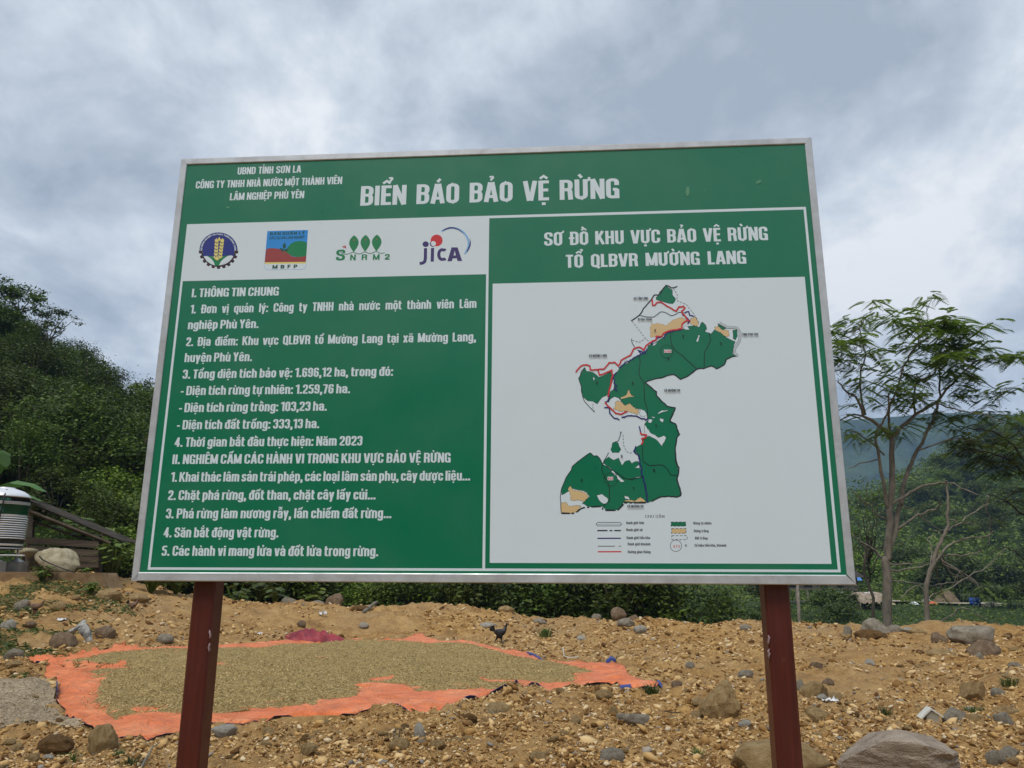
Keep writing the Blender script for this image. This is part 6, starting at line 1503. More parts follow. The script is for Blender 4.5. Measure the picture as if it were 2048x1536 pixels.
prof += [(TR + .025, zf(995.2)), (TR + .025, zf(993.5)), (TR * .93, zf(988)), (TR * .75, zf(982.5)), (TR * .45, zf(978)), (TR * .36, zf(977)), (TR * .36, zf(975.4)), (TR * .2, zf(974.6)), (.01, zf(974.4))]; ms += [0] * 9
MB().lathe(prof, 72, ms=ms[:len(prof) - 1]).build('shell', [STEEL, DKBAND_SHADE, GRB], tank)
def on_cyl(name, text, a0, a1, z, cap, mat_):
    pr = Print(0); lettering(pr, text, 0, 0, 1, .9, 0, s=.17, th=.15)
    xs = [v[0] for v in pr.v]; sc_ = a1 - a0
    pr.v = [((TR + .006) * math.sin(a0 + v[0] * sc_), -(TR + .006) * math.cos(a0 + v[0] * sc_), z + v[2] * cap / .9) for v in pr.v]
    return pr.build(name, mat_, tank)
on_cyl('tank_lettering', 'STA', .02, .62, zf(1027), .17, material('faded_green_letters', (0.035, 0.14, 0.09), .4))
pr = Print(0); pr.line([(.25 + .03 * math.cos(t_) * 4.2, .5 + .5 * math.sin(t_)) for t_ in np.linspace(0, 6.283, 20)], .012, 0); lettering(pr, 'STA', .17, .22, .33, .55, 0, s=.17, th=.15)
pr.v = [((TR + .006) * math.sin(.25 + v[0] * 1.5), -(TR + .006) * math.cos(.25 + v[0] * 1.5), zf(1003.6) + v[2] * .085) for v in pr.v]; pr.build('tank_badge', material('badge_green', (0.10, 0.42, 0.28), .4), tank)
pr = Print(0); pr.poly([(-.28, 0), (.03, 0), (.03, 1), (-.28, 1)]); pr.v = [((TR + .03) * math.sin(v[0]), -(TR + .03) * math.cos(v[0]), zf(1055) + v[2] * .24) for v in pr.v]; pr.build('paper_label', material('pale_label', (.62, .56, .68), .6), tank)
ring_ = MB(); ring_.lathe([(TR * .93, h0 - .09), (TR * 1.0, h0 - .09), (TR * 1.0, h0 - .05), (TR * .93, h0 - .05), (TR * .93, h0 - .09)], 40); ring_.build('stand_ring', GALV, tank)
LR = .53
for k in range(4):
    a = math.pi / 4 + k * math.pi / 2 + .18; x, y = math.sin(a) * LR, math.cos(a) * LR
    MB().tube([(x * .95, y * .95, h0 - .06), (x, y, .34)], .022, 8).tube([(x * .70, y * .70, h0 - .07), (x * .78, y * .78, h0 - .25), (x, y, .38)], .018, 8).lathe([(.20, .26), (.06, .34), (.03, .36), (.01, .365)], 16, c=(x, y, 0)).build('leg', GALV, tank)
    MB().box(x - .20, x + .20, y - .18, y + .18, -.15, .26).build('concrete_foot', CONC, tank)
MB().tube([(-.8, -.5, .40), (.5, -.5, .42), (1.0, -.5, .415), (1.12, -.5, .41)], .024, 8).build('cross_pipe', GALV, tank)
a = .50; hx = lambda r, a_: (r * math.sin(a_), -r * math.cos(a_))
hp = [(*hx(TR * .66, .62), zf(984)), (*hx(TR * .80, .60), zf(986)), (*hx(TR + .05, .56), zf(994)), (*hx(TR + .045, .55), zf(1010)), (*hx(TR + .04, .50), zf(1040)), (*hx(TR + .04, .42), zf(1065)), (*hx(TR + .05, .28), zf(1088)), (*hx(TR + .1, .05), .42), (*hx(TR + .15, -.3), .12)]
MB().tube(hp, .018, 8).lathe([(.045, -.03), (.055, 0), (.045, .03), (.01, .045)], 12, c=hp[0]).build('hose', HOSE, tank)
# small hose over the cream boulder
def gp(px, py, Y): return P(px, py, Y)
o = MB().tube([gp(78, 1112, 21.2), gp(86, 1120, 21.3), gp(100, 1127, 21.35), gp(120, 1135, 21.3), gp(150, 1145, 21.2)], .016, 6).build('hose', HOSE); tag(o, 'black hose running down over the large cream boulder', 'hose')

WD = noisy('weathered_planks', (0.055, 0.040, 0.027), (0.16, 0.122, 0.088), 3, 0.9, .6, .02, (.35, 1, 5)); WDL = noisy('weathered_timber', (0.12, 0.095, 0.07), (0.25, 0.205, 0.155), 4, 0.9, .4, .01, (.5, .5, 2))
ROOF = noisy('fibre_cement_roof', (0.022, 0.019, 0.016), (0.075, 0.064, 0.052), 3, 0.9, .4, .02)
SY = 24.0
shed = thing('plank_shed', 'low weathered plank shed with a sloping dark sheet roof behind the water tank', 'shed', (P(120, 1140, SY)[0], SY, 1.60)); SO = np.array([P(120, 1140, SY)[0], SY, 1.60])
L_ = lambda px, py, dy=0: P(px, py, SY + dy) - SO
def plank(name, a, b, hgt, th, mat_, parent=shed):
    a, b = np.array(a), np.array(b); m_ = MB(); n = 5; vs = []; 
    for i in range(n + 1):
        p = a + (b - a) * i / n; j = random.uniform(-.012, .012)
        vs += [p + np.array([0, -th, -hgt / 2 + j]), p + np.array([0, -th - .008, hgt / 2 + j]), p + np.array([0, th, hgt / 2 + j]), p + np.array([0, th, -hgt / 2 + j])]
    fs = [(i * 4 + k, (i + 1) * 4 + k, (i + 1) * 4 + (k + 1) % 4, i * 4 + (k + 1) % 4) for i in range(n) for k in range(4)] + [(0, 1, 2, 3), (n * 4 + 3, n * 4 + 2, n * 4 + 1, n * 4)]
    return m_.add(vs, fs).build(name, mat_, parent)
for (ya, yb, h) in ((1080, 1090, .24), (1098, 1107, .24), (1116, 1120, .22), (1129, 1131, .16)):
    plank('wall_plank', L_(50 if ya < 1090 else 60, ya), L_(198, yb), h * .8, .03, WD)
def beam(name, a, b, w, mat_): return MB().tube([a, b], w, 4, smooth=False).build(name, mat_, shed)
beam('post', L_(55, 1150, .12), L_(61, 1020, .12), .085, WDL); beam('post', L_(193, 1150, .1), L_(191, 1078, .1), .06, WD)
beam('post', L_(60, 1150, .9), L_(64, 1012, .9), .07, WD); beam('post', L_(200, 1150, .9), L_(200, 1074, .9), .07, WD)
beam('rafter', L_(50, 1018), L_(222, 1086), .045, WDL); beam('rafter', L_(50, 1022, .9), L_(215, 1085, .9), .045, WD); beam('rafter', L_(66, 1042, .7), L_(200, 1090, .7), .035, WD)
for px, py in ((88, 1022), (160, 1051), (205, 1070)): MB().tube([L_(px, py, -.08), L_(px, py, .95)], .05, 8).build('purlin', WDL, shed)
ra, rb = L_(40, 997, -.15), L_(243, 1082, -.15); n = 60; vs = []; fs = []
for j in range(3):
    for i in range(n + 1):
        p = ra + (rb - ra) * i / n; vs.append(p + np.array([0, j * 1.15, .03 * j + .012 * math.sin(i * .0)]))
dep_n = 40; vs = []
for j in range(dep_n + 1):
    for p in (ra, rb): vs.append(p + np.array([0, j / dep_n * 1.15, .018 * math.cos(j * math.pi / 2)]))
fs = [(2 * j, 2 * j + 1, 2 * j + 3, 2 * j + 2) for j in range(dep_n)]; nb = len(vs); vs += [v + np.array([.006, 0, -.022]) for v in vs]
fs += [(nb + f[3], nb + f[2], nb + f[1], nb + f[0]) for f in fs] + [(0, nb, nb + 1, 1), (2 * dep_n, 2 * dep_n + 1, nb + 2 * dep_n + 1, nb + 2 * dep_n)] + [(2 * j, 2 * j + 2, nb + 2 * j + 2, nb + 2 * j) for j in range(dep_n)] + [(2 * j + 1, nb + 2 * j + 1, nb + 2 * j + 3, 2 * j + 3) for j in range(dep_n)]
MB().add(vs, fs).build('roof', ROOF, shed)
# concrete ledge in front
a, b = P(-160, 1142, 20.9), P(200, 1146, 20.9)
lg_ = MB().add([(a[0], a[1] + dy, a[2] + dz) if q_ == 0 else (b[0] + jx, b[1] + dy, b[2] + dz) for dy in (0, .9) for (q_, dz, jx) in ((0, -.30, 0), (1, -.42, .25), (1, 0, 0), (0, 0, 0))], [(0, 1, 2, 3), (7, 6, 5, 4), (3, 2, 6, 7), (1, 5, 6, 2), (0, 3, 7, 4), (0, 4, 5, 1)])
o = lg_.build('concrete_ledge', noisy('earth_stained_concrete', (0.15, 0.085, 0.035), (0.33, 0.23, 0.13), 3, .95, .5, .03)); tag(o, 'long earth-stained concrete ledge under the water tank and shed', 'ledge')
# banana plant behind the tank, creeper-covered stump beside it
BAN = leafmat('banana_leaf', (0.04, 0.10, 0.02), (0.07, 0.15, 0.03), (0.12, 0.22, 0.05), .4, .35)
ban = thing('banana_plant', 'banana plant with long arching leaves behind the water tank', 'banana plant', (P(-40, 1140, 23.5)[0], 23.5, 1.5)); BO = np.array([P(-40, 1140, 23.5)[0], 23.5, 1.5])
MB().tube([(0, 0, -.2), (.02, 0, 1.0), (.05, 0, 2.0)], [.14, .12, .08], 10).build('stem', LM_MID, ban)
def banana_leaf(pts, w):
    m_ = MB(); q_ = [np.array(p) - BO for p in pts]; s_ = []
    for i in range(len(q_) - 1):
        for j in range(5): s_.append(q_[i] + (q_[i + 1] - q_[i]) * j / 5)
    s_.append(q_[-1]); n = len(s_); vs = []
    for i, p in enumerate(s_):
        t_ = i / (n - 1); d = s_[min(i + 1, n - 1)] - s_[max(i - 1, 0)]; d /= np.linalg.norm(d); sd_ = np.cross(d, [0, 0, 1]); sd_ /= np.linalg.norm(sd_) + 1e-9
        ww = w * math.sin(math.pi * min(1, .12 + t_ * .86)) ** .6 * (1 - .10 * (i % 3 == 1)) * (0 if i == n - 1 else 1)
        vs += [p + sd_ * ww + np.array([0, 0, -.35 * ww]), p, p - sd_ * ww + np.array([0, 0, -.35 * ww])]
    fs = [(i * 3 + k, i * 3 + k + 1, i * 3 + k + 4, i * 3 + k + 3) for i in range(n - 1) for k in (0, 1)]
    return m_.add(vs, fs, 0, True).build('leaf', BAN, ban)
banana_leaf([P(-38, 1005, 23.5), P(0, 972, 23.3), P(35, 961, 23.1), (P(70, 968, 22.9)), P(94, 984, 22.8)], .30)
banana_leaf([P(-38, 1005, 23.5), P(10, 985, 23.7), P(50, 985, 23.9), P(88, 1003, 24)], .26)
banana_leaf([P(-38, 1005, 23.5), P(-30, 960, 23.2), P(-10, 915, 23), P(6, 900, 22.9), P(12, 935, 22.8)], .34)
banana_leaf([P(-38, 1005, 23.5), P(-80, 950, 23.5), P(-120, 940, 23.5)], .3); banana_leaf([P(-38, 1005, 23.5), P(-60, 930, 24), P(-50, 880, 24.2)], .3)
iv = bush_proto('creeper_covered_stump', 'upright stump smothered in small-leaved creeper behind the water tank', 'creeper', None, LM_DARK, .50, .45, 1.0, 1.9, 60, 60, .16, .12, 61, 1)
p = P(38, 1140, 25.0); iv.location = (p[0], 25.0, 1.45)
for (lb, px, py, Y, n_, s_, h_, lm, sd) in (('yellowish broad-leaved shrub above the middle of the shed roof', 135, 1110, 25.8, 70, .30, 1.75, LM_YEL, 21), ('yellow-green broad-leaved shrub above the low end of the shed roof', 185, 1118, 25.6, 70, .32, 1.6, LM_YEL, 22), ('leafy plant seen through the gap under the shed roof', 85, 1125, 25.4, 50, .24, 1.1, LM_MID, 23), ('tall herb beside the low end of the shed', 222, 1150, 23.6, 60, .20, 1.1, LM_MID, 24), ('leafy weed hanging over the ledge beside the cream boulder', 84, 1168, 20.6, 40, .15, .45, LM_MID, 25), ('low weed at the foot of the shed wall', 170, 1145, 22.5, 30, .13, .3, LM_MID, 26), ('green weed on the bank just left of the smooth ochre boulder', 180, 1196, 20.0, 40, .10, .3, LM_MID, 27), ('leafy plant at the board corner above the pale ochre boulder', 300, 1195, 22.8, 60, .22, .9, LM_MID, 28), ('green leafy plant on the left of the left-hand post', 350, 1200, 23.4, 60, .22, .8, LM_MID, 29)):
    broad_plant(lb, px, py, Y, n_, s_, h_, lm, sd)

# ------------------------------------------------------------------ hens
def hen(label, px, py, mats, s=1.0, low=False, flip=1):
    p = G(px, py); r = thing('hen', label, 'hen', (p[0], p[1], gz1(p[0], p[1]) - .005)); r.scale = (s,) * 3
    bm_ = bpy.data.meshes.new('hen_skeleton')
    if low: sp = [(-.135, .30), (-.10, .285), (-.03, .265), (.05, .25), (.10, .265), (.135, .315), (.155, .365), (.172, .385)]
    else: sp = [(-.120, .235), (-.09, .225), (-.03, .205), (.05, .205), (.095, .235), (.115, .295), (.132, .355), (.150, .385)]
    rd = [.018, .052, .082, .088, .062, .034, .026, .024]
    v = [(x, 0, z) for x, z in sp]; e_ = [(i, i + 1) for i in range(7)]; rads = list(rd)
    for sgn, kx, fx in ((1, -.045, -.095), (-1, .030, .055)):
        b0 = len(v); v += [(kx * .5, .045 * sgn, .15), (kx, .045 * sgn, .105), (fx * .8, .045 * sgn, .055), (fx, .045 * sgn, .012), (fx + .045, .045 * sgn, .008)]; rads += [.045, .024, .010, .009, .006]
        e_ += [(2, b0), (b0, b0 + 1), (b0 + 1, b0 + 2), (b0 + 2, b0 + 3), (b0 + 3, b0 + 4)]
    bm_.from_pydata([(x * flip, y, z) for x, y, z in v], e_, []); t_ = bpy.data.objects.new('hen_tmp', bm_); COL.objects.link(t_)
    sk = t_.modifiers.new('skin', 'SKIN'); t_.modifiers.new('sub', 'SUBSURF').levels = 2
    for i, sv in enumerate(bm_.skin_vertices[0].data): sv.radius = (rads[i], rads[i] * (.85 if i < 8 else 1)); sv.use_root = (i == 2)
    dg = bpy.context.evaluated_depsgraph_get(); dg.update(); me = bpy.data.meshes.new_from_object(t_.evaluated_get(dg)); me.name = 'hen_body'
    bpy.data.objects.remove(t_); 
    me.materials.clear(); me.materials.append(mats[0]); me.materials.append(mats[3])
    me.polygons.foreach_set('material_index', [1 if f.center.z < .085 else 0 for f in me.polygons]); me.polygons.foreach_set('use_smooth', [True] * len(me.polygons))
    obj('body', me, None, r)
    tl = MB(); tx, tz = sp[0]
    for k in range(7):
        a = 1.9 + k * .16 if not low else 2.5 + k * .13; l = .12; yy = (k - 3) * .006
        d = np.array([math.cos(a) * flip, 0, math.sin(a)]); n_ = np.array([-math.sin(a) * flip, 0, math.cos(a)]) * .02; b = np.array([(tx + .03) * flip, yy, tz - .01])
        tl.add([b - n_ * .5, b + n_ * .5, b + d * l * .8 + n_, b + d * l, b + d * l * .8 - n_] + [q_ + np.array([0, .004, 0]) for q_ in (b - n_ * .5, b + n_ * .5, b + d * l * .8 + n_, b + d * l, b + d * l * .8 - n_)], [(0, 1, 2, 3, 4), (9, 8, 7, 6, 5)])
    tl.build('tail', mats[1], r)
    hx_, hz_ = sp[-1]; MB().tube([((hx_ + .012) * flip, 0, hz_ - .002), ((hx_ + .045) * flip, 0, hz_ - .012)], [.011, .002], 8).build('beak', flat('horn_beak', (.25, .18, .08)), r)
    cb = MB()
    for k in range(4): cb.tube([((hx_ - .012 + k * .011) * flip, 0, hz_ + .014), ((hx_ - .016 + k * .012) * flip, 0, hz_ + .036 - abs(k - 1.5) * .006)], [.008, .003], 6)
    cb.build('comb', flat('red_comb', (.35, .02, .02)), r)
    wg = MB(); vs = []
    for yy in (1, -1): wg.add([(x_ * flip, yy * (.077 if abs(x_) < .06 else .060), z_) for x_, z_ in ((-.11, .225 if not low else .285), (-.05, .25 if not low else .30), (.03, .24 if not low else .285), (.055, .21 if not low else .255), (.0, .175 if not low else .225), (-.06, .19 if not low else .245))], [(0, 1, 2, 3, 4, 5)])
    wg.build('wing', mats[2], r)
    return r
BKF = material('black_feathers', (0.012, 0.010, 0.012), .45); BKW = noisy('black_wing_feathers', (0.012, 0.010, 0.014), (0.10, 0.09, 0.10), 12, .5)
BRF = noisy('brown_feathers', (0.13, 0.075, 0.045), (0.26, 0.16, 0.10), 10, .8); BRW = noisy('brown_wing_feathers', (0.15, 0.09, 0.055), (0.30, 0.20, 0.13), 14, .8); DKL = flat('dark_leg', (.05, .04, .035)); YLL = flat('yellow_leg', (.35, .22, .06))
PAL = noisy('pale_brown_wing', (0.20, 0.15, 0.12), (0.42, 0.36, 0.30), 10, .8)
hen('black hen striding on the bare dirt beyond the orange tarpaulin', 999, 1287, (BKF, BKF, BKW, DKL), 1.22)
hen('brown hen with dark tail walking below the boulders on the bank', 263, 1231, (BRF, BKF, BRW, YLL), .84)
hen('brown hen with a pale streaked back walking off at the far left of the bank', 70, 1228, (BRF, BRF, PAL, DKL), .95, True)

# ------------------------------------------------------------------ odds and ends on the dirt
DW = noisy('white_and_black_driftwood', (0.03, 0.03, 0.028), (0.70, 0.69, 0.64), 9, .8, .4, .02, (1, 1, 1))
p = G(160, 1290); o_ = np.array([p[0], p[1], gz1(p[0], p[1])]); k_ = p[1] / 1538
dpt = lambda x, y: (((x - 1050) / 7.877) * k_, random.uniform(-.05, .05), max(-.01, ((830 - y) / 7.877) * k_))
m_ = MB(); m_.tube([dpt(820, 670), dpt(900, 640), dpt(990, 590), dpt(1045, 520), dpt(1050, 490)], [.03, .05, .055, .06, .03], 8, wob=.4)
m_.tube([dpt(1050, 540), dpt(1085, 620), dpt(1130, 690), dpt(1190, 780), dpt(1240, 825)], [.06, .085, .075, .055, .03], 8, wob=.5)
m_.tube([dpt(1060, 600), dpt(1070, 700), dpt(1060, 720)], [.06, .045, .02], 8, wob=.4); m_.tube([dpt(1180, 760), dpt(1130, 800), dpt(1120, 830)], [.03, .025, .02], 7); m_.tube([dpt(1200, 800), dpt(1265, 815)], [.03, .02], 7)
o = m_.build('driftwood', DW, None, o_); tag(o, 'white bleached driftwood stub with black patches between two boulders at the left', 'driftwood')
def stick(label, pts, r0, r1, mat_, name='stick', lift=.02):
    q_ = []
    for (px, py, dz) in pts: p = G(px, py); q_.append((p[0], p[1], gz1(p[0], p[1]) + lift + dz))
    b = np.array(q_[0]); return tag(MB().tube([np.array(v) - b for v in q_], list(np.linspace(r0, r1, len(q_))), 7, wob=.2).build(name, mat_, None, b), label, 'stick')
stick('pale bare stick lying on the dirt right of the left-hand post foot', [(279, 1536, .0), (290, 1524, .03), (303, 1510, .05), (319, 1490, .06)], .012, .005, DEADW)
stick('weathered grey plank end lying on the far mound of soil', [(728, 1226, .05), (750, 1218, .12), (778, 1212, .25)], .06, .04, DEADW, 'driftwood')
stick('thin bent white wire lying on the slope right of the tarpaulin', [(1118, 1303, .02), (1126, 1305, .03), (1128, 1312, .02), (1140, 1316, .02), (1158, 1317, .02)], .012, .010, flat('white_wire', (.6, .58, .52)), 'wire')
stick('short brown twig on the slope below the tarpaulin tip', [(1330, 1425, .01), (1345, 1422, .02), (1362, 1418, .01)], .008, .005, BARK)
stick('curved brown root sticking up at the right edge of the crest', [(2030, 1262, .0), (2023, 1258, .1), (2020, 1250, .28), (2022, 1240, .42)], .05, .015, BARKP, 'root')
stick('tangled brown roots lying on the crest at the right edge', [(2000, 1264, .02), (2020, 1256, .12), (2040, 1250, .16), (2060, 1256, .1)], .03, .02, BARKP, 'root')
stick('thin grey pole lying beside the brown root', [(2028, 1260, .05), (2045, 1244, .2), (2062, 1240, .24)], .015, .01, DEADW, 'root')
WHT = flat('white_plastic', (.72, .73, .74), .5)
def scrap(label, px, py, w, h, sd, name='plastic_scrap'):
    rng = np.random.default_rng(sd); p = G(px, py); k_ = p[1] / 1538; n = 7; vs = []
    for j in range(n):
        for i in range(n): vs.append(((i / (n - 1) - .5) * w * k_ * (1 + .2 * rng.normal()), (j / (n - 1) - .5) * w * k_ * .8, .02 + abs(rng.normal()) * h * k_ * .4))
    return tag(MB().add(vs, [(j * n + i, j * n + i + 1, (j + 1) * n + i + 1, (j + 1) * n + i) for j in range(n - 1) for i in range(n - 1)]).build(name, WHT, None, (p[0], p[1], gz1(p[0], p[1]))), label, 'litter')
scrap('crumpled white plastic scrap on the dirt right of the right-hand post', 1664, 1415, 24, 9, 1); scrap('small white scrap of litter left of the maroon cloth', 517, 1270, 13, 7, 2); scrap('torn white scrap on the slope beyond the maroon cloth', 645, 1232, 14, 10, 3)
scrap('bluish white scrap among the stones on the bank at the left', 126, 1238, 18, 6, 4)
# gabled pale block
p = G(1870, 1443); k_ = p[1] / 1538; w, h = 40 * k_ / 2, 30 * k_
gb = thing('gabled_block', 'pale concrete block with a gable-shaped white top standing in the dirt at the right', 'block', (p[0], p[1] + .1, gz1(p[0], p[1]) - .03), -.2)
MB().add([(x, y, z) for y in (-.07, .07) for x, z in ((-w * .45, 0), (w * .62, 0), (w * .62, h * .58), (0, h * .93), (-w * .45, h * .62))], [(0, 1, 2, 3, 4), (9, 8, 7, 6, 5)] + [(i, 5 + i, 5 + (i + 1) % 5, (i + 1) % 5) for i in range(5)]).build('body', noisy('grey_block_concrete', (.22, .20, .15), (.40, .37, .30), 9, .9), gb)
MB().add([(x, y, z) for y in (-.085, .085) for x, z in ((-w, h * .44), (-w * .9, h * .40), (0, h * .94), (w * .96, h * .52), (w, h * .60), (0, h * 1.07))], [(0, 1, 2, 5), (5, 2, 3, 4), (11, 8, 7, 6), (10, 9, 8, 11), (0, 5, 11, 6), (5, 4, 10, 11), (4, 3, 9, 10), (3, 2, 8, 9), (2, 1, 7, 8), (1, 0, 6, 7)]).build('gable_cap', noisy('white_cap', (.55, .54, .48), (.74, .73, .66), 9, .7), gb)

# ------------------------------------------------------------------ across the valley
def vz(px, Y): x = (px - 1024) / 1538 * Y; return x, gz1(x, Y)
TRK = noisy('pale_track_earth', (.30, .25, .18), (.46, .41, .32), .5, .95, coord='Position')
m_ = MB(); vs = []
xs_ = np.linspace(30, 75, 60)
for x in xs_:
    for dy in (-2.0, 2.0): y = 86 + .02 * x + dy; vs.append((x, y, gz1(x, y) + .12 if dy > 0 else gz1(x, y) + .12))
zs_ = np.array([v[2] for v in vs]); 
for i in range(0, len(vs), 2): z = max(vs[i][2], vs[i + 1][2]); vs[i] = (*vs[i][:2], z); vs[i + 1] = (*vs[i + 1][:2], z)
o = m_.add(vs, [(2 * i, 2 * i + 2, 2 * i + 3, 2 * i + 1) for i in range(59)]).build('track', TRK); tag(o, kind='structure')
TH = noisy('thatch', (0.22, 0.16, 0.11), (0.48, 0.39, 0.30), 2.2, .95, .8, .2, (1, 1, .3)); TARPW = noisy('bleached_sheet', (.45, .42, .38), (.70, .68, .64), 2, .8)
HY = 78.0
def at_px(px, py, Y): return P(px, py, Y)
hb = at_px(1736, 1211, HY); hut = thing('thatched_hut', 'low hut with sagging brown thatched roof across the valley', 'hut', (hb[0], HY, gz1(hb[0], HY)))
base_z = gz1(hb[0], HY); kk = HY / 1538; top = at_px(1736, 1184, HY)[2] - base_z; eav = at_px(1736, 1203, HY)[2] - base_z; hw = 31 * kk
vs = []; n = 30
for i in range(n + 1):
    t_ = i / n; x = (t_ - .5) * 2 * hw
    for j, (dy, z, sx) in enumerate(((-1.9, eav, 1.0), (-1.2, eav * .5 + top * .5, .95), (-.4, top * .93 + eav * .07, .80), (0, top, .72), (.4, top * .93 + eav * .07, .8), (1.2, eav * .5 + top * .5, .95), (1.9, eav, 1.0))):
        vs.append((x * sx, dy, z + .10 * mnoise.noise(Vector((x * .8, dy, 3))) + (random.uniform(-.22, .05) if j in (0, 6) else 0) - (.2 if i in (0, n) else 0)))
fs = [(i * 7 + j, (i + 1) * 7 + j, (i + 1) * 7 + j + 1, i * 7 + j + 1) for i in range(n) for j in range(6)]; mi_ = [1 if (j == 2 and 9 < i < 26 and i % 5) else 0 for i in range(n) for j in range(6)]
m_ = MB(); m_.add(vs, fs); m_.m = mi_; m_.build('roof', [TH, TARPW], hut)
MB().box(-hw * .8, hw * .8, -1.2, 1.2, -.4, eav + .1).build('wall', noisy('dark_boards', (.03, .024, .018), (.09, .07, .05), 2, .9), hut)
for sx in (-.9, .9): MB().tube([(sx * hw, -1.6, -.4), (sx * hw, -1.6, eav)], .07, 6).build('post', DEADW, hut)
# house on stilts under the board's corner
sb = at_px(1640, 1180, 84); st_ = thing('stilt_house', 'wide grey-brown house on posts across the valley, under the board corner', 'house', (sb[0], 84, gz1(sb[0], 84))); bz = gz1(sb[0], 84); kk = 84 / 1538
f0, f1 = at_px(1640, 1180, 84)[2] - bz, at_px(1640, 1164, 84)[2] - bz; hw = 74 * kk
MB().box(-hw, hw, 0, 4, f0, f1 + .6).build('wall', noisy('grey_boards', (.16, .125, .10), (.30, .25, .20), 1.2, .9, sc3=(3, 1, .2)), st_)
MB().add([(-hw - .6, -.8, f1 + .5), (hw + .6, -.8, f1 + .5), (hw * .9, 2, f1 + 2.0), (-hw * .9, 2, f1 + 2.0), (hw + .6, 4.8, f1 + .5), (-hw - .6, 4.8, f1 + .5)], [(0, 1, 2, 3), (3, 2, 4, 5), (0, 3, 5), (1, 4, 2), (0, 5, 4, 1)]).build('roof', ROOF, st_)
for i in range(7): MB().tube([(-hw + (i + .3) * hw / 3.4, .1, -.5), (-hw + (i + .3) * hw / 3.4, .1, f0)], .12, 6).build('post', DEADW, st_)
wx = -hw * .82
for i in range(4): MB().box(wx + i * hw * .42, wx + i * hw * .42 + .8, -.03, .03, f0 + .25, f1 + .1).build('window', flat('dark_opening', (.02, .018, .016)), st_)
# wash house and tank
cb = at_px(1671, 1208, 76); ck = 76 / 1538; wz = gz1(cb[0], 76); wh = thing('wash_house', 'small roofless pale concrete enclosure across the valley below the board corner', 'hut', (cb[0], 76, wz))
t0_ = at_px(1671, 1193, 76)[2] - wz
m_ = MB(); w_ = 10 * ck
for (xa, xb, ya, yb) in ((-w_, w_, 0, .12), (-w_, w_, 1.5, 1.62), (-w_, -w_ + .12, .12, 1.5), (w_ - .12, w_, .12, 1.5)): m_.box(xa, xb, ya, yb, -.4, t0_ - (.1 if ya == 0 else 0))
m_.build('wall', CONC, wh)
tkb = at_px(1682, 1203, 77.5); tz = gz1(tkb[0], 77.5); tk = thing('water_tank', 'tiny far-off steel water tank beside the roofless concrete enclosure', 'water tank', (tkb[0], 77.5, tz)); za = at_px(1682, 1181, 77.5)[2] - tz; zb_ = at_px(1682, 1200, 77.5)[2] - tz
MB().lathe([(.3, zb_), (.32, zb_ + .02), (.32, za - .35), (.34, za - .33), (.34, za - .2), (.32, za - .18), (.25, za - .05), (.01, za)], 20, ms=[0, 0, 0, 1, 0, 0, 0]).build('shell', [STEEL, GRB], tk)
for k in range(3): MB().tube([(.25 * math.cos(k * 2.1), .25 * math.sin(k * 2.1), -.3), (.25 * math.cos(k * 2.1), .25 * math.sin(k * 2.1), zb_)], .03, 6).build('leg', GALV, tk)
# blue drum
bb = at_px(1951, 1212, 82); bk = 82 / 1538; bz = gz1(bb[0], 82); dr = thing('blue_barrel', 'blue plastic barrel standing beside the track across the valley', 'barrel', (bb[0], 82, bb[2])); r_ = 9.5 * bk; h_ = 15 * bk
MB().lathe([(r_ * .9, 0), (r_, .04), (r_, h_ * .3), (r_ * 1.05, h_ * .33), (r_, h_ * .36), (r_, h_ * .64), (r_ * 1.05, h_ * .67), (r_, h_ * .7), (r_, h_ - .05), (r_ * .92, h_), (.01, h_)], 24).build('body', flat('blue_plastic', (.015, .07, .32), .4), dr)
MB().lathe([(.10, h_), (.10, h_ + .06), (.01, h_ + .06)], 12, c=(.15, 0, 0)).build('cap', flat('dark_cap', (.02, .02, .02)), dr)
def mound(label, px, py, Y, w, h, mat_, name='sand_pile', sd=0):
    p = at_px(px, py, Y); k_ = Y / 1538; n = 26; vs = []; 
    for j in range(9):
        for i in range(n):
            a = 2 * math.pi * i / n; rr = 1 - j / 8; z = h * k_ * (1 - rr ** 1.4) * (1 + .25 * mnoise.noise(Vector((math.cos(a) * rr * 2, math.sin(a) * rr * 2, sd)))); vs.append((math.cos(a) * rr * w * k_ / 2, math.sin(a) * rr * w * k_ / 3, z - .3 * (j == 0)))
    return tag(MB().add(vs, [(j * n + i, j * n + (i + 1) % n, (j + 1) * n + (i + 1) % n, (j + 1) * n + i) for j in range(8) for i in range(n)], 0, True).build(name, mat_, None, (p[0], Y, p[2])), label, 'mound')
mound('heap of pale sand right of the blue barrel across the valley', 1985, 1219, 82, 66, 15, noisy('sand', (.24, .21, .15), (.36, .32, .24), 3, .95), sd=2)
mound('brown earth cut with a reddish slope behind the track across the valley', 1893, 1210, 92, 62, 30, noisy('brown_earth', (.13, .09, .055), (.24, .175, .115), 2, .95), 'earth_bank', 5)
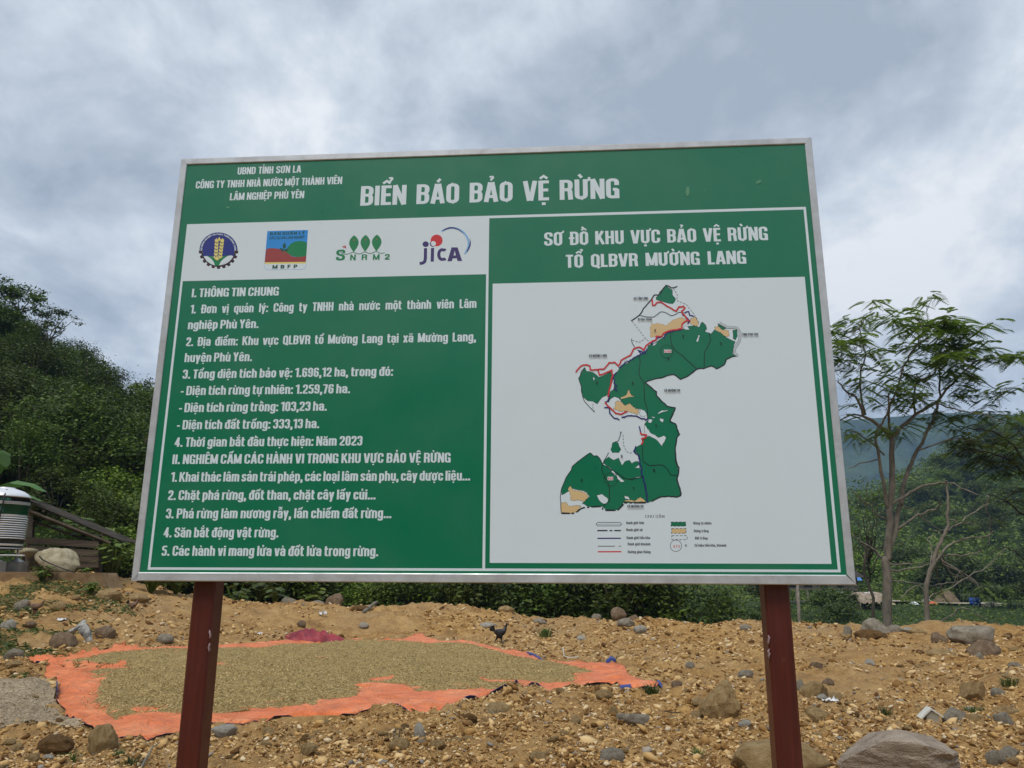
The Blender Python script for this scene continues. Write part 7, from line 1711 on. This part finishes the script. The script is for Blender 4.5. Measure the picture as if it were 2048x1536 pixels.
def sheet(label, px, py, Y, w, h, col, name, cat):
    p = at_px(px, py, Y); k_ = Y / 1538; w_, h_ = w * k_ / 2, h * k_
    return tag(MB().add([(-w_, 0, 0), (w_, 0, 0), (w_ * .8, .6, h_), (-w_ * .9, .6, h_ * .9), (-w_, 1.2, 0), (w_, 1.2, 0)], [(0, 1, 2, 3), (3, 2, 5, 4), (0, 3, 4), (1, 5, 2), (0, 4, 5, 1)]).build(name, flat(name, col, .6), None, (p[0], Y, p[2])), label, cat)
sheet('orange sheet lying by the track across the valley', 1868, 1208, 82, 15, 5, (.62, .12, .05), 'orange_sheet', 'sheet'); sheet('white sheet lying beside the orange one across the valley', 1859, 1203, 82.8, 10, 5, (.75, .76, .78), 'white_sheet', 'sheet')
sheet('white sack by the track left of the second tree trunk', 1834, 1209, 82, 9, 5, (.72, .74, .74), 'white_sack', 'sack'); sheet('pale yellow board lying right of the tall tree trunk across the valley', 1786, 1209, 82, 12, 3, (.62, .52, .28), 'yellow_board', 'board')
sheet('blue tarpaulin awning peeking out beyond the board corner', 1714, 1161, 95, 22, 9, (.08, .24, .60), 'blue_awning', 'awning')
p = at_px(1600, 1256, 24.3); gp_ = gz1(p[0], 24.3); tp_ = at_px(1595, 1168, 24.3)
o = MB().tube([(0, 0, -.5), (0, 0, .8), (tp_[0] - p[0], 0, tp_[2] - gp_)], [.055, .05, .045], 8, wob=.1).build('grey_pole', DEADW, None, (p[0], 24.3, gp_)); tag(o, 'plain grey wooden pole standing just right of the right-hand post', 'pole')
# ------------------------------------------------------------------ humid valley air
hb_ = MB().box(-1480, 1480, -1480, 1480, -14, 345)
hm = bpy.data.materials.new('valley_haze'); hm.use_nodes = True; hn = hm.node_tree; hn.nodes.clear()
pv = hn.nodes.new('ShaderNodeVolumePrincipled'); pv.inputs['Density'].default_value = 0.00036
pv.inputs['Color'].default_value = (0.38, 0.62, 1.0, 1); pv.inputs['Anisotropy'].default_value = 0.1
ho = hn.nodes.new('ShaderNodeOutputMaterial'); hn.links.new(pv.outputs[0], ho.inputs['Volume'])
hz = hb_.build('haze', hm); tag(hz, kind='stuff')
